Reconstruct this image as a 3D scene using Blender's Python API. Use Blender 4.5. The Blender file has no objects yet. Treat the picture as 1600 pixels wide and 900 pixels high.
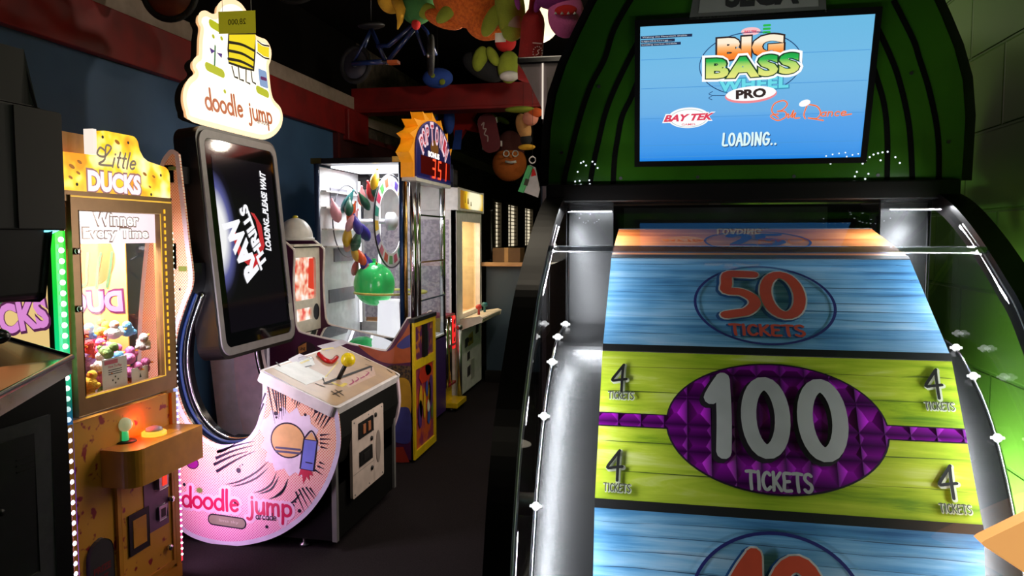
import bpy, math, random
from mathutils import Vector, Matrix
from mathutils.geometry import tessellate_polygon
random.seed(7)
SC = bpy.context.scene
COL = SC.collection
PI = math.pi
V = Vector

# ------------------------------------------------------------------ camera
FOC, CAMH = 1150.0, 1.45
YAW, PITCH = math.radians(11.3), math.atan(80 / 1150)
CP = V((0, 0, CAMH))
FW = V((-math.sin(YAW) * math.cos(PITCH), math.cos(YAW) * math.cos(PITCH), -math.sin(PITCH)))
RT = V((math.cos(YAW), math.sin(YAW), 0))
UP = RT.cross(FW)
cd = bpy.data.cameras.new('camera')
cam = bpy.data.objects.new('camera', cd)
COL.objects.link(cam)
cam.location = CP
cam.rotation_euler = Matrix((RT, UP, -FW)).transposed().to_euler()
cd.sensor_width = 36.0
cd.lens = 36.0 * FOC / 1600.0
cd.clip_start = 0.05
SC.camera = cam

# ------------------------------------------------------------------ world, exposure
w = bpy.data.worlds.new('world')
SC.world = w
w.use_nodes = True
w.node_tree.nodes['Background'].inputs[0].default_value = (0.55, 0.6, 0.75, 1)
w.node_tree.nodes['Background'].inputs[1].default_value = 0.012
vs = SC.view_settings
vs.view_transform = 'Standard'
vs.look = 'None'
vs.exposure = 0.0
vs.gamma = 1.0
vs.use_curve_mapping = False
SC.cycles.use_denoising = True
SC.cycles.max_bounces = 8
SC.cycles.transparent_max_bounces = 16
SC.cycles.sample_clamp_indirect = 4.0
SC.cycles.caustics_reflective = False
SC.cycles.caustics_refractive = False


def lamp(name, kind, loc, power, color=(1, 1, 1), size=0.1, size_y=None, aim=None, spread=None, along=None):
    ld = bpy.data.lights.new(name, kind)
    ld.energy = power
    ld.color = color
    o = bpy.data.objects.new(name, ld)
    COL.objects.link(o)
    o.location = loc
    if kind == 'AREA':
        ld.size = size
        if size_y:
            ld.shape = 'RECTANGLE'
            ld.size_y = size_y
        if spread:
            ld.spread = spread
    else:
        ld.shadow_soft_size = size
    if aim and along:
        yy = V(along).normalized()
        z_ = -V(aim)
        z_ = (z_ - yy * z_.dot(yy)).normalized()
        o.rotation_euler = Matrix((yy.cross(z_), yy, z_)).transposed().to_euler()
    elif aim:
        o.rotation_euler = (V(aim)).to_track_quat('-Z', 'Y').to_euler()
    return o


# ------------------------------------------------------------------ geometry helpers
def P(x, y, X=None, Y=None, Z=None):
    """point of the place seen at image position x, y on the plane X=, Y= or Z="""
    d = FW * FOC + RT * (x - 800) + UP * (450 - y)
    t = X / d.x if X is not None else Y / d.y if Y is not None else (Z - CAMH) / d.z
    return CP + d * t


class Fr:
    """a flat frame: origin, two axes, outward normal"""
    def __init__(s, o, u, v):
        s.o, s.u, s.v = V(o), V(u).normalized(), V(v).normalized()
        s.n = s.u.cross(s.v).normalized()

    def at(s, a, b, c=0.0):
        return s.o + s.u * a + s.v * b + s.n * c

    def px(s, x, y):
        d = FW * FOC + RT * (x - 800) + UP * (450 - y)
        p = CP + d * ((s.o - CP).dot(s.n) / d.dot(s.n)) - s.o
        return (p.dot(s.u), p.dot(s.v))

    def pxs(s, pts):
        return [s.px(*p) for p in pts]


def smooth_path(pts, n=6, closed=False):
    if len(pts) < 3:
        return [tuple(p) for p in pts]
    out = []
    m = len(pts)
    rng = m if closed else m - 1
    for i in range(rng):
        p0 = pts[(i - 1) % m] if closed or i > 0 else pts[0]
        p1 = pts[i]
        p2 = pts[(i + 1) % m]
        p3 = pts[(i + 2) % m] if closed or i + 2 < m else pts[-1]
        for k in range(n):
            t = k / n
            out.append(tuple(0.5 * (2 * b + (c - a) * t + (2 * a - 5 * b + 4 * c - d) * t * t + (3 * b - a - 3 * c + d) * t ** 3)
                             for a, b, c, d in zip(p0, p1, p2, p3)))
    if not closed:
        out.append(tuple(pts[-1]))
    return out


def ell(cx, cy, rx, ry, n=40, a0=0.0, a1=2 * PI, rot=0.0):
    full = abs(a1 - a0 - 2 * PI) < 1e-6
    m = n if full else n + 1
    out = []
    for i in range(m):
        t = a0 + (a1 - a0) * i / n
        x, y = rx * math.cos(t), ry * math.sin(t)
        out.append((cx + x * math.cos(rot) - y * math.sin(rot), cy + x * math.sin(rot) + y * math.cos(rot)))
    return out


def rrect(x0, y0, x1, y1, r, n=6):
    out = []
    for cx, cy, a in ((x1 - r, y0 + r, -PI / 2), (x1 - r, y1 - r, 0), (x0 + r, y1 - r, PI / 2), (x0 + r, y0 + r, PI)):
        for i in range(n + 1):
            t = a + PI / 2 * i / n
            out.append((cx + r * math.cos(t), cy + r * math.sin(t)))
    return out


class MB:
    """collects shapes of one part and links them as one mesh object"""
    def __init__(s):
        s.v, s.f, s.sm = [], [], []
        s.k = 0

    def add(s, vs_, fs, smooth=False):
        k = len(s.v)
        s.v += [V(p) for p in vs_]
        s.f += [[i + k for i in f] for f in fs]
        s.sm += [smooth] * len(fs)
        return s

    def box(s, x0, x1, y0, y1, z0, z1):
        vs_ = [(x, y, z) for x in (x0, x1) for y in (y0, y1) for z in (z0, z1)]
        return s.add(vs_, [(0, 1, 3, 2), (4, 6, 7, 5), (0, 4, 5, 1), (2, 3, 7, 6), (0, 2, 6, 4), (1, 5, 7, 3)])

    def prism(s, fr, loops, c0, c1, caps=True):
        """loops: outer outline then holes, in frame coordinates; extruded from c0 to c1 along the normal"""
        if not isinstance(loops[0][0], (tuple, list)):
            loops = [loops]
        flat = [p for l in loops for p in l]
        n = len(flat)
        vs_ = [fr.at(a, b, c1) for a, b in flat] + [fr.at(a, b, c0) for a, b in flat]
        fs = []
        if caps:
            tris = tessellate_polygon([[V((a, b, 0)) for a, b in l] for l in loops])
            for t in tris:
                fs.append(tuple(t))
                fs.append(tuple(i + n for i in reversed(t)))
        k = 0
        if c0 != c1:
            for l in loops:
                m = len(l)
                for i in range(m):
                    j = (i + 1) % m
                    fs.append((k + i, k + j, k + j + n, k + i + n))
                k += m
        return s.add(vs_, fs)

    def poly(s, fr, loops, c=0.001):
        """thin printed or cut shape lying on a frame"""
        if not isinstance(loops[0][0], (tuple, list)):
            loops = [loops]
        flat = [p for l in loops for p in l]
        tris = tessellate_polygon([[V((a, b, 0)) for a, b in l] for l in loops])
        out = []
        for t in tris:
            a, b, d = (V((flat[i][0], flat[i][1])) for i in t)
            cr = (b - a).x * (d - a).y - (b - a).y * (d - a).x
            out.append(tuple(t) if cr > 0 else tuple(reversed(t)))
        return s.add([fr.at(a, b, c) for a, b in flat], out)

    def ribbon(s, fr, pts, wd, c=0.001, closed=False, taper=False, caps=True):
        m = len(pts)
        if m < 2:
            return s
        s.k += 1
        c += s.k * 1.5e-5
        L = []
        for i in range(m):
            a = V(pts[(i - 1) % m] if closed or i > 0 else pts[0])
            b = V(pts[(i + 1) % m] if closed or i < m - 1 else pts[-1])
            t = b - a
            if t.length < 1e-9:
                t = V((1, 0))
            t.normalize()
            h = wd / 2
            if taper:
                h *= max(0.12, 1 - abs(2 * i / (m - 1) - 1) ** 2) if taper == 'both' else 1 - 0.85 * i / (m - 1)
            nn = V((-t.y, t.x)) * h
            p = V(pts[i])
            L.append((p + nn, p - nn))
        vs_ = []
        for a, b in L:
            vs_ += [fr.at(a.x, a.y, c), fr.at(b.x, b.y, c)]
        fs = [(2 * i, 2 * i + 1, 2 * i + 3, 2 * i + 2) for i in range(m - 1)]
        if closed:
            fs.append((2 * m - 2, 2 * m - 1, 1, 0))
        s.add(vs_, fs)
        if caps and not closed and not taper:
            for e in (pts[0], pts[-1]):
                c += 0.8e-5
                s.poly(fr, ell(e[0], e[1], wd / 2, wd / 2, 10), c)
        return s

    def tube(s, pts, r, n=8, closed=False, radii=None, cap=True):
        pts = [V(p) for p in pts]
        m = len(pts)
        vs_, fs = [], []
        ref = None
        for i in range(m):
            a = pts[(i - 1) % m] if closed or i > 0 else pts[0]
            b = pts[(i + 1) % m] if closed or i < m - 1 else pts[-1]
            t = (b - a).normalized()
            if ref is None:
                ref = t.orthogonal().normalized()
            ref = (ref - t * ref.dot(t)).normalized()
            bi = t.cross(ref)
            rr = radii[i] if radii else r
            for k in range(n):
                q = 2 * PI * k / n
                vs_.append(pts[i] + (ref * math.cos(q) + bi * math.sin(q)) * rr)
        for i in range(m if closed else m - 1):
            j = (i + 1) % m
            for k in range(n):
                l = (k + 1) % n
                fs.append((i * n + k, i * n + l, j * n + l, j * n + k))
        if cap and not closed:
            fs.append(tuple(reversed(range(n))))
            fs.append(tuple(range((m - 1) * n, m * n)))
        return s.add(vs_, fs, True)

    def ball(s, c, r, n=16, m=10, sx=1, sy=1, sz=1, mat=None, half=False):
        c = V(c)
        vs_, fs = [], []
        t1 = PI / 2 if half else PI
        for i in range(m + 1):
            t = t1 * i / m
            for k in range(n):
                q = 2 * PI * k / n
                p = V((r * sx * math.sin(t) * math.cos(q), r * sy * math.sin(t) * math.sin(q), r * sz * math.cos(t)))
                if mat:
                    p = mat @ p
                vs_.append(c + p)
        for i in range(m):
            for k in range(n):
                l = (k + 1) % n
                fs.append((i * n + k, (i + 1) * n + k, (i + 1) * n + l, i * n + l))
        return s.add(vs_, fs, True)

    def lathe(s, c, prof, n=20, axis=(0, 0, 1)):
        """prof: (radius, height) along the axis from c"""
        c = V(c)
        ax = V(axis).normalized()
        e1 = ax.orthogonal().normalized()
        e2 = ax.cross(e1)
        vs_, fs = [], []
        for r, h in prof:
            for k in range(n):
                q = 2 * PI * k / n
                vs_.append(c + ax * h + (e1 * math.cos(q) + e2 * math.sin(q)) * r)
        for i in range(len(prof) - 1):
            for k in range(n):
                l = (k + 1) % n
                fs.append((i * n + k, i * n + l, (i + 1) * n + l, (i + 1) * n + k))
        fs.append(tuple(reversed(range(n))))
        fs.append(tuple(range((len(prof) - 1) * n, len(prof) * n)))
        return s.add(vs_, fs, True)

    def torus(s, c, R, r, axis=(0, 0, 1), n=32, m=10):
        ax = V(axis).normalized()
        e1 = ax.orthogonal().normalized()
        e2 = ax.cross(e1)
        pts = [V(c) + (e1 * math.cos(2 * PI * k / n) + e2 * math.sin(2 * PI * k / n)) * R for k in range(n)]
        return s.tube(pts, r, m, closed=True)

    def xform(s, M):
        s.v = [M @ p for p in s.v]
        return s

    def build(s, name, mat, parent=None, bevel=0.0, seg=2, base=None):
        b = V(base) if base is not None else V(parent['_b']) if parent is not None else V((0, 0, 0))
        me = bpy.data.meshes.new(name)
        me.from_pydata([tuple(p - b) for p in s.v], [], [tuple(f) for f in s.f])
        for pl, sm in zip(me.polygons, s.sm):
            pl.use_smooth = sm
        me.materials.append(mat)
        me.update()
        o = bpy.data.objects.new(name, me)
        COL.objects.link(o)
        BASE[o.name] = b
        if parent is not None:
            o.parent = parent.o if isinstance(parent, T) else parent
        else:
            o.location = b
        if bevel:
            md = o.modifiers.new('bevel', 'BEVEL')
            md.width = bevel
            md.segments = seg
            md.limit_method = 'ANGLE'
            md.angle_limit = math.radians(40)
        return T(o, b)


BASE = {}


class T:
    """an object with the point its mesh is measured from"""
    def __init__(s, o, b):
        s.o, s.b = o, V(b)

    def __getitem__(s, k):
        return s.b


def tag(t, label, cat, group=None, kind=None):
    o = t.o if isinstance(t, T) else t
    o['label'] = label
    o['category'] = cat
    if group:
        o['group'] = group
    if kind:
        o['kind'] = kind
    return t


def thing(name, label, cat, loc, group=None):
    o = bpy.data.objects.new(name, None)
    o.empty_display_size = 0.05
    COL.objects.link(o)
    o.location = loc
    return tag(T(o, loc), label, cat, group)


def struct(name, mb, mat, label=None, base=(0, 0, 0), bevel=0):
    t = mb.build(name, mat, None, bevel=bevel, base=base)
    t.o['kind'] = 'structure'
    return t


# ------------------------------------------------------------------ lettering
def text_shape(body, size, offset=0.0, shear=0.0, space=1.0):
    cu = bpy.data.curves.new('t', 'FONT')
    cu.body = body
    cu.size = size
    cu.offset = offset
    cu.shear = shear
    cu.space_character = space
    cu.resolution_u = 3
    ob = bpy.data.objects.new('t', cu)
    COL.objects.link(ob)
    bpy.context.view_layer.update()
    ev = ob.evaluated_get(bpy.context.evaluated_depsgraph_get())
    me = bpy.data.meshes.new_from_object(ev)
    vs_ = [(v.co.x, v.co.y) for v in me.vertices]
    fs = [tuple(p.vertices) for p in me.polygons]
    bpy.data.objects.remove(ob)
    bpy.data.curves.remove(cu)
    bpy.data.meshes.remove(me)
    return vs_, fs


def put_text(mb, fr, body, cx, cy, width, height, c=0.002, bold=0.0, shear=0.0, rot=0.0, mirror=False, warp=None, space=1.0):
    """text centred at cx, cy in the frame, stretched to width x height"""
    vs_, fs = text_shape(body, 1.0, bold, shear, space)
    x0, x1 = min(v[0] for v in vs_), max(v[0] for v in vs_)
    y0, y1 = min(v[1] for v in vs_), max(v[1] for v in vs_)
    out = []
    for x, y in vs_:
        a = (x - x0) / (x1 - x0) - 0.5
        b = (y - y0) / (y1 - y0) - 0.5
        if warp:
            a, b = warp(a, b)
        if mirror:
            a = -a
        a, b = a * width, b * height
        out.append(fr.at(cx + a * math.cos(rot) - b * math.sin(rot), cy + a * math.sin(rot) + b * math.cos(rot), c))
    return mb.add(out, fs)


def arc_(cx, cy, rx, ry, a0, a1, n=14):
    return [(cx + rx * math.cos(math.radians(a0 + (a1 - a0) * i / n)), cy + ry * math.sin(math.radians(a0 + (a1 - a0) * i / n))) for i in range(n + 1)]


# hand drawn letters: strokes in a box of height 1 (lower case x-height .55)
G = {
    'd': (.52, [arc_(.25, .27, .22, .26, 20, 380, 20), [(.48, 1.0), (.47, .5), (.49, .0)]]),
    'o': (.52, [arc_(.25, .27, .23, .26, 90, 450, 20)]),
    'l': (.18, [[(.09, 1.02), (.08, .5), (.1, .0)]]),
    'e': (.5, [[(.05, .28), (.44, .33)] + arc_(.25, .28, .21, .26, 15, 320, 18)]),
    'j': (.3, [[(.2, .55), (.22, .1), (.19, -.2), (.08, -.31), (-.04, -.27)], [(.2, .74), (.205, .77)]]),
    'n': (.52, [[(.05, .55), (.06, .0)], [(.06, .33), (.16, .5), (.3, .52), (.4, .4), (.42, .0)]]),
    'u': (.52, [[(.06, .55), (.06, .2), (.13, .04), (.27, .01), (.4, .1), (.45, .3)], [(.45, .55), (.45, .3), (.48, .0)]]),
    'm': (.74, [[(.05, .55), (.06, .0)], [(.06, .33), (.15, .5), (.26, .52), (.33, .42), (.34, .0)], [(.34, .36), (.43, .5), (.55, .52), (.63, .42), (.65, .0)]]),
    'p': (.52, [[(.06, .55), (.07, .1), (.05, -.36)], arc_(.27, .28, .22, .25, 165, -170, 20)]),
    'i': (.2, [[(.1, .55), (.1, .0)], [(.1, .78), (.105, .8)]]),
    't': (.32, [[(.16, .95), (.15, .4), (.18, .06), (.28, .02)], [(.03, .6), (.3, .62)]]),
    'a': (.5, [arc_(.23, .26, .2, .25, 40, 400, 18), [(.43, .54), (.42, .2), (.47, .0)]]),
    'r': (.36, [[(.06, .55), (.06, .0)], [(.06, .3), (.16, .5), (.3, .52)]]),
    'c': (.46, [arc_(.26, .27, .21, .26, 45, 315, 16)]),
    'T': (.62, [[(.02, .97), (.3, 1.0), (.62, .96)], [(.33, .98), (.31, .5), (.34, .0)]]),
    'I': (.24, [[(.11, 1.0), (.13, .5), (.11, .0)]]),
    'C': (.58, [[(.54, .84), (.4, .97), (.22, .9), (.08, .62), (.08, .32), (.2, .06), (.38, .02), (.55, .16)]]),
    'K': (.62, [[(.1, 1.0), (.11, .5), (.08, .0)], [(.56, .98), (.3, .66), (.12, .46)], [(.2, .52), (.38, .28), (.58, .0)]]),
    'E': (.56, [[(.5, .97), (.1, .95), (.1, .5), (.08, .03), (.52, .02)], [(.1, .5), (.42, .53)]]),
    'S': (.56, [[(.5, .9), (.34, 1.0), (.14, .92), (.08, .72), (.24, .54), (.44, .42), (.5, .22), (.36, .03), (.16, .02), (.04, .12)]]),
    'L': (.5, [[(.12, 1.0), (.1, .5), (.08, .04), (.48, .03)]]),
    'O': (.62, [arc_(.3, .5, .25, .48, 95, 455, 22)]),
    'A': (.6, [[(.02, .0), (.2, .6), (.32, 1.0), (.44, .55), (.56, .0)], [(.14, .36), (.48, .38)]]),
    'D': (.6, [[(.1, 1.0), (.1, .5), (.08, .02)], [(.04, .98), (.3, .96), (.52, .72), (.54, .4), (.38, .1), (.06, .02)]]),
    'N': (.64, [[(.08, .0), (.1, .5), (.1, 1.0)], [(.1, 1.0), (.3, .5), (.52, .02)], [(.52, .02), (.54, .5), (.56, 1.0)]]),
    'G': (.62, [[(.54, .84), (.38, .98), (.2, .88), (.08, .58), (.1, .24), (.26, .02), (.46, .08), (.56, .24), (.56, .44)], [(.34, .46), (.6, .44)]]),
    '.': (.26, [[(.12, .04), (.135, .05)]]),
    '0': (.66, [arc_(.32, .5, .25, .43, 100, 460, 26)]),
    '1': (.4, [[(.26, .97), (.27, .5), (.25, .04)], [(.08, .72), (.16, .84), (.25, .95)]]),
    '5': (.66, [[(.56, .93), (.34, .94), (.16, .92), (.13, .72), (.12, .57), (.34, .54), (.5, .42), (.52, .28), (.4, .14), (.26, .1), (.08, .06)]]),
    '4': (.66, [[(.52, 1.0), (.3, .72), (.06, .38), (.34, .4), (.64, .44)], [(.5, .98), (.47, .5), (.46, -.05)]]),
    '2': (.58, [[(.08, .78), (.2, .96), (.4, .94), (.48, .74), (.38, .48), (.1, .04), (.52, .06)]]),
    '8': (.56, [arc_(.27, .75, .18, .22, 90, 450, 18), arc_(.27, .27, .22, .26, 90, 450, 18)]),
    ' ': (.34, []),
}


def strokes(body, track=.1):
    x = 0.0
    out = []
    for ch in body:
        wd, st = G[ch]
        for s_ in st:
            out.append([(x + a, b) for a, b in s_])
        x += wd + track
    return out, x - track


def put_strokes(mb, fr, body, cx, cy, width, height, weight, c=0.002, shear=0.0, rot=0.0, mirror=False, track=.1, dx=0.0, dy=0.0, smooth=True):
    """hand lettering centred at cx, cy; weight is the stroke width in metres"""
    st, total = strokes(body, track)
    for s_ in st:
        pts = []
        for x, y in (smooth_path(s_, 4) if smooth and len(s_) < 14 else s_):
            a = (x / total - 0.5) * width + shear * (y - .5) * height
            b = (y - 0.5) * height
            if mirror:
                a = -a
            pts.append((cx + dx + a * math.cos(rot) - b * math.sin(rot), cy + dy + a * math.sin(rot) + b * math.cos(rot)))
        if len(pts) > 8 and (V(pts[0]) - V(pts[-1])).length < 1e-4:
            mb.ribbon(fr, pts[:-1], weight, c, closed=True)
        else:
            mb.ribbon(fr, pts, weight, c)
    return mb


# ------------------------------------------------------------------ materials
def c(r, g, b):
    def f(q):
        q /= 255.0
        return q / 12.92 if q <= 0.04045 else ((q + 0.055) / 1.055) ** 2.4
    return (f(r), f(g), f(b), 1.0)


MATS = {}


def mat(name, col, rough=0.5, metal=0.0, emit=None, es=1.0, noise=None, spec=0.5, bump=None, coat=0.0, trans=0.0):
    """noise: (scale, second colour, low, high); bump: (scale, strength)"""
    if name in MATS:
        return MATS[name]
    m = bpy.data.materials.new(name)
    m.use_nodes = True
    nt = m.node_tree
    b = nt.nodes['Principled BSDF']
    b.inputs['Base Color'].default_value = col
    b.inputs['Roughness'].default_value = rough
    b.inputs['Metallic'].default_value = metal
    b.inputs['Specular IOR Level'].default_value = spec
    b.inputs['Coat Weight'].default_value = coat
    b.inputs['Transmission Weight'].default_value = trans
    tc = nt.nodes.new('ShaderNodeTexCoord')
    if emit is not None:
        b.inputs['Emission Color'].default_value = emit
        b.inputs['Emission Strength'].default_value = es
    nz = nt.nodes.new('ShaderNodeTexNoise')
    nz.inputs['Scale'].default_value = noise[0] if noise else 18.0
    nt.links.new(tc.outputs['Object'], nz.inputs['Vector'])
    rp = nt.nodes.new('ShaderNodeValToRGB')
    lo, hi = (noise[2], noise[3]) if noise and len(noise) > 3 else (0.35, 0.65)
    rp.color_ramp.elements[0].position = lo
    rp.color_ramp.elements[1].position = hi
    c2 = noise[1] if noise else tuple(min(1, q * 0.86) for q in col[:3]) + (1,)
    rp.color_ramp.elements[0].color = col
    rp.color_ramp.elements[1].color = c2
    nt.links.new(nz.outputs['Fac'], rp.inputs['Fac'])
    nt.links.new(rp.outputs['Color'], b.inputs['Base Color'])
    if emit is not None and noise:
        nt.links.new(rp.outputs['Color'], b.inputs['Emission Color'])
    if bump:
        n2 = nt.nodes.new('ShaderNodeTexNoise')
        n2.inputs['Scale'].default_value = bump[0]
        bp = nt.nodes.new('ShaderNodeBump')
        bp.inputs['Strength'].default_value = bump[1]
        bp.inputs['Distance'].default_value = 0.01
        nt.links.new(tc.outputs['Object'], n2.inputs['Vector'])
        nt.links.new(n2.outputs['Fac'], bp.inputs['Height'])
        nt.links.new(bp.outputs['Normal'], b.inputs['Normal'])
    MATS[name] = m
    return m


def glow(name, col, es=1.0, body=(0.02, 0.02, 0.02, 1), rough=0.3):
    """a surface that gives off light"""
    return mat(name, body, rough, emit=col, es=es)


def clear(name, tint=(1, 1, 1, 1), rough=0.02, ior=1.45, extra=0.0):
    """thin clear sheet: lets light through, mirrors by its angle"""
    if name in MATS:
        return MATS[name]
    m = bpy.data.materials.new(name)
    m.use_nodes = True
    nt = m.node_tree
    nt.nodes.clear()
    out = nt.nodes.new('ShaderNodeOutputMaterial')
    mix = nt.nodes.new('ShaderNodeMixShader')
    tr = nt.nodes.new('ShaderNodeBsdfTransparent')
    gl = nt.nodes.new('ShaderNodeBsdfGlossy')
    fr = nt.nodes.new('ShaderNodeLayerWeight')
    fr.inputs['Blend'].default_value = 0.5
    pw_ = nt.nodes.new('ShaderNodeMath')
    pw_.operation = 'POWER'
    pw_.inputs[1].default_value = 4.5
    ad = nt.nodes.new('ShaderNodeMath')
    ad.operation = 'MULTIPLY_ADD'
    ad.use_clamp = True
    ad.inputs[1].default_value = 0.95
    ad.inputs[2].default_value = ((ior - 1) / (ior + 1)) ** 2 + extra
    tr.inputs['Color'].default_value = tint
    gl.inputs['Roughness'].default_value = rough
    nt.links.new(fr.outputs['Facing'], pw_.inputs[0])
    nt.links.new(pw_.outputs[0], ad.inputs[0])
    nt.links.new(ad.outputs[0], mix.inputs[0])
    nt.links.new(tr.outputs[0], mix.inputs[1])
    nt.links.new(gl.outputs[0], mix.inputs[2])
    nt.links.new(mix.outputs[0], out.inputs[0])
    MATS[name] = m
    return m


def sheet(name, col, k=0.6):
    """thin print or card that lets some light through"""
    m = mat(name, col, 0.6, noise=(5, tuple(min(1, q * 0.94) for q in col[:3]) + (1,)))
    nt = m.node_tree
    out = nt.nodes['Material Output']
    tl = nt.nodes.new('ShaderNodeBsdfTranslucent')
    mx = nt.nodes.new('ShaderNodeMixShader')
    mx.inputs[0].default_value = k
    tl.inputs['Color'].default_value = col
    nt.links.new(nt.nodes['Principled BSDF'].outputs[0], mx.inputs[1])
    nt.links.new(tl.outputs[0], mx.inputs[2])
    nt.links.new(mx.outputs[0], out.inputs['Surface'])
    return m


def nodes_of(m):
    return m.node_tree, m.node_tree.nodes['Principled BSDF']


def grain(name, cols, stretch=(2, 60, 60), rough=0.45, seams=None, axis_scale=1.0):
    """printed wood boards: long streaks along X, dark board seams"""
    m = mat(name, cols[0][1], rough)
    nt, b = nodes_of(m)
    tc = nt.nodes.new('ShaderNodeTexCoord')
    mp = nt.nodes.new('ShaderNodeMapping')
    mp.inputs['Scale'].default_value = stretch
    nz = nt.nodes.new('ShaderNodeTexNoise')
    nz.inputs['Scale'].default_value = 1.0
    nz.inputs['Detail'].default_value = 6
    nz.inputs['Roughness'].default_value = 0.65
    nz.inputs['Distortion'].default_value = 0.6
    rp = nt.nodes.new('ShaderNodeValToRGB')
    els = rp.color_ramp.elements
    els[0].position, els[0].color = cols[0]
    els[1].position, els[1].color = cols[-1]
    for p, q in cols[1:-1]:
        e = els.new(p)
        e.color = q
    nt.links.new(tc.outputs['Object'], mp.inputs['Vector'])
    big = nt.nodes.new('ShaderNodeTexNoise')
    big.inputs['Scale'].default_value = 7.0
    nt.links.new(tc.outputs['Object'], big.inputs['Vector'])
    nt.links.new(mp.outputs[0], nz.inputs['Vector'])
    sm_ = nt.nodes.new('ShaderNodeMath')
    sm_.operation = 'MULTIPLY_ADD'
    sm_.inputs[1].default_value = 0.55
    nt.links.new(big.outputs['Fac'], sm_.inputs[0])
    of = nt.nodes.new('ShaderNodeMath')
    of.operation = 'SUBTRACT'
    of.inputs[1].default_value = 0.275
    nt.links.new(nz.outputs['Fac'], of.inputs[0])
    nt.links.new(of.outputs[0], sm_.inputs[2])
    nt.links.new(sm_.outputs[0], rp.inputs['Fac'])
    nt.links.new(rp.outputs['Color'], b.inputs['Base Color'])
    return m


def dots(name, base, dot, scale, base2=None, rough=0.35, r0=0.28, r1=0.34, zr=(0.1, 0.8)):
    """halftone print: a regular grid of dots; ink runs from dot to base2 up the panel"""
    m = mat(name, base, rough)
    nt, b = nodes_of(m)
    tc = nt.nodes.new('ShaderNodeTexCoord')
    mp = nt.nodes.new('ShaderNodeMapping')
    mp.inputs['Rotation'].default_value = (0, math.radians(45), 0)
    vo = nt.nodes.new('ShaderNodeTexVoronoi')
    vo.voronoi_dimensions = '2D'
    vo.inputs['Scale'].default_value = scale
    vo.inputs['Randomness'].default_value = 0.0
    sx = nt.nodes.new('ShaderNodeSeparateXYZ')
    cx = nt.nodes.new('ShaderNodeCombineXYZ')
    nt.links.new(tc.outputs['Object'], mp.inputs['Vector'])
    nt.links.new(mp.outputs[0], sx.inputs[0])
    nt.links.new(sx.outputs['X'], cx.inputs['X'])
    nt.links.new(sx.outputs['Z'], cx.inputs['Y'])
    nt.links.new(cx.outputs[0], vo.inputs['Vector'])
    rp = nt.nodes.new('ShaderNodeValToRGB')
    rp.color_ramp.elements[0].position = r0
    rp.color_ramp.elements[1].position = r1
    rp.color_ramp.elements[0].color = (0, 0, 0, 1)
    rp.color_ramp.elements[1].color = (1, 1, 1, 1)
    nt.links.new(vo.outputs['Distance'], rp.inputs['Fac'])
    mx = nt.nodes.new('ShaderNodeMix')
    mx.data_type = 'RGBA'
    mx.inputs['A'].default_value = dot
    mx.inputs['B'].default_value = base
    nt.links.new(rp.outputs['Color'], mx.inputs['Factor'])
    if base2:
        s2 = nt.nodes.new('ShaderNodeSeparateXYZ')
        nt.links.new(tc.outputs['Object'], s2.inputs[0])
        mr = nt.nodes.new('ShaderNodeMapRange')
        mr.inputs['From Min'].default_value = zr[0]
        mr.inputs['From Max'].default_value = zr[1]
        nt.links.new(s2.outputs['Z'], mr.inputs['Value'])
        for key, (lo, hi) in (('A', base2[0]), ('B', base2[1])):
            m2 = nt.nodes.new('ShaderNodeMix')
            m2.data_type = 'RGBA'
            m2.inputs['A'].default_value = lo
            m2.inputs['B'].default_value = hi
            nt.links.new(mr.outputs[0], m2.inputs['Factor'])
            nt.links.new(m2.outputs['Result'], mx.inputs[key])
    nt.links.new(mx.outputs['Result'], b.inputs['Base Color'])
    return m


def ramp_glow(name, axis, lo, hi, stops, es):
    """light whose colour runs along an axis of the object (a colour-changing strip, a screen picture)"""
    m = mat(name, (0.02, 0.02, 0.02, 1), 0.3, emit=(1, 1, 1, 1), es=es)
    nt, b = nodes_of(m)
    tc = nt.nodes.new('ShaderNodeTexCoord')
    sx = nt.nodes.new('ShaderNodeSeparateXYZ')
    mr = nt.nodes.new('ShaderNodeMapRange')
    mr.inputs['From Min'].default_value = lo
    mr.inputs['From Max'].default_value = hi
    rp = nt.nodes.new('ShaderNodeValToRGB')
    els = rp.color_ramp.elements
    els[0].position, els[0].color = stops[0]
    els[1].position, els[1].color = stops[-1]
    for p, q in stops[1:-1]:
        e = els.new(p)
        e.color = q
    nt.links.new(tc.outputs['Object'], sx.inputs[0])
    nt.links.new(sx.outputs[axis], mr.inputs['Value'])
    nt.links.new(mr.outputs[0], rp.inputs['Fac'])
    nt.links.new(rp.outputs['Color'], b.inputs['Emission Color'])
    return m


black = mat('black_laminate', c(14, 12, 12), 0.35, noise=(30, c(20, 17, 17)))
matte_black = mat('matte_black', c(9, 8, 8), 0.7)
chrome = mat('chrome', (0.75, 0.75, 0.78, 1), 0.12, 1.0)
steel = mat('brushed_steel', (0.55, 0.56, 0.58, 1), 0.33, 1.0)
brass = mat('brass', c(190, 150, 80), 0.25, 1.0)
white_paint = mat('white_paint', c(225, 222, 216), 0.4)
grey = mat('grey_plastic', c(120, 118, 118), 0.4)
ink = mat('dark_ink', c(30, 18, 45), 0.4)
ink_black = mat('black_ink', c(16, 14, 16), 0.5)
paper = mat('white_paper', c(235, 232, 228), 0.6)
glass = clear('clear_glass')
acrylic = clear('clear_acrylic', (0.97, 0.98, 0.98, 1), 0.015)
# ------------------------------------------------------------------ room
def wall_panel(name, loops_, m):
    return struct(name, loops_, m)

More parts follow.
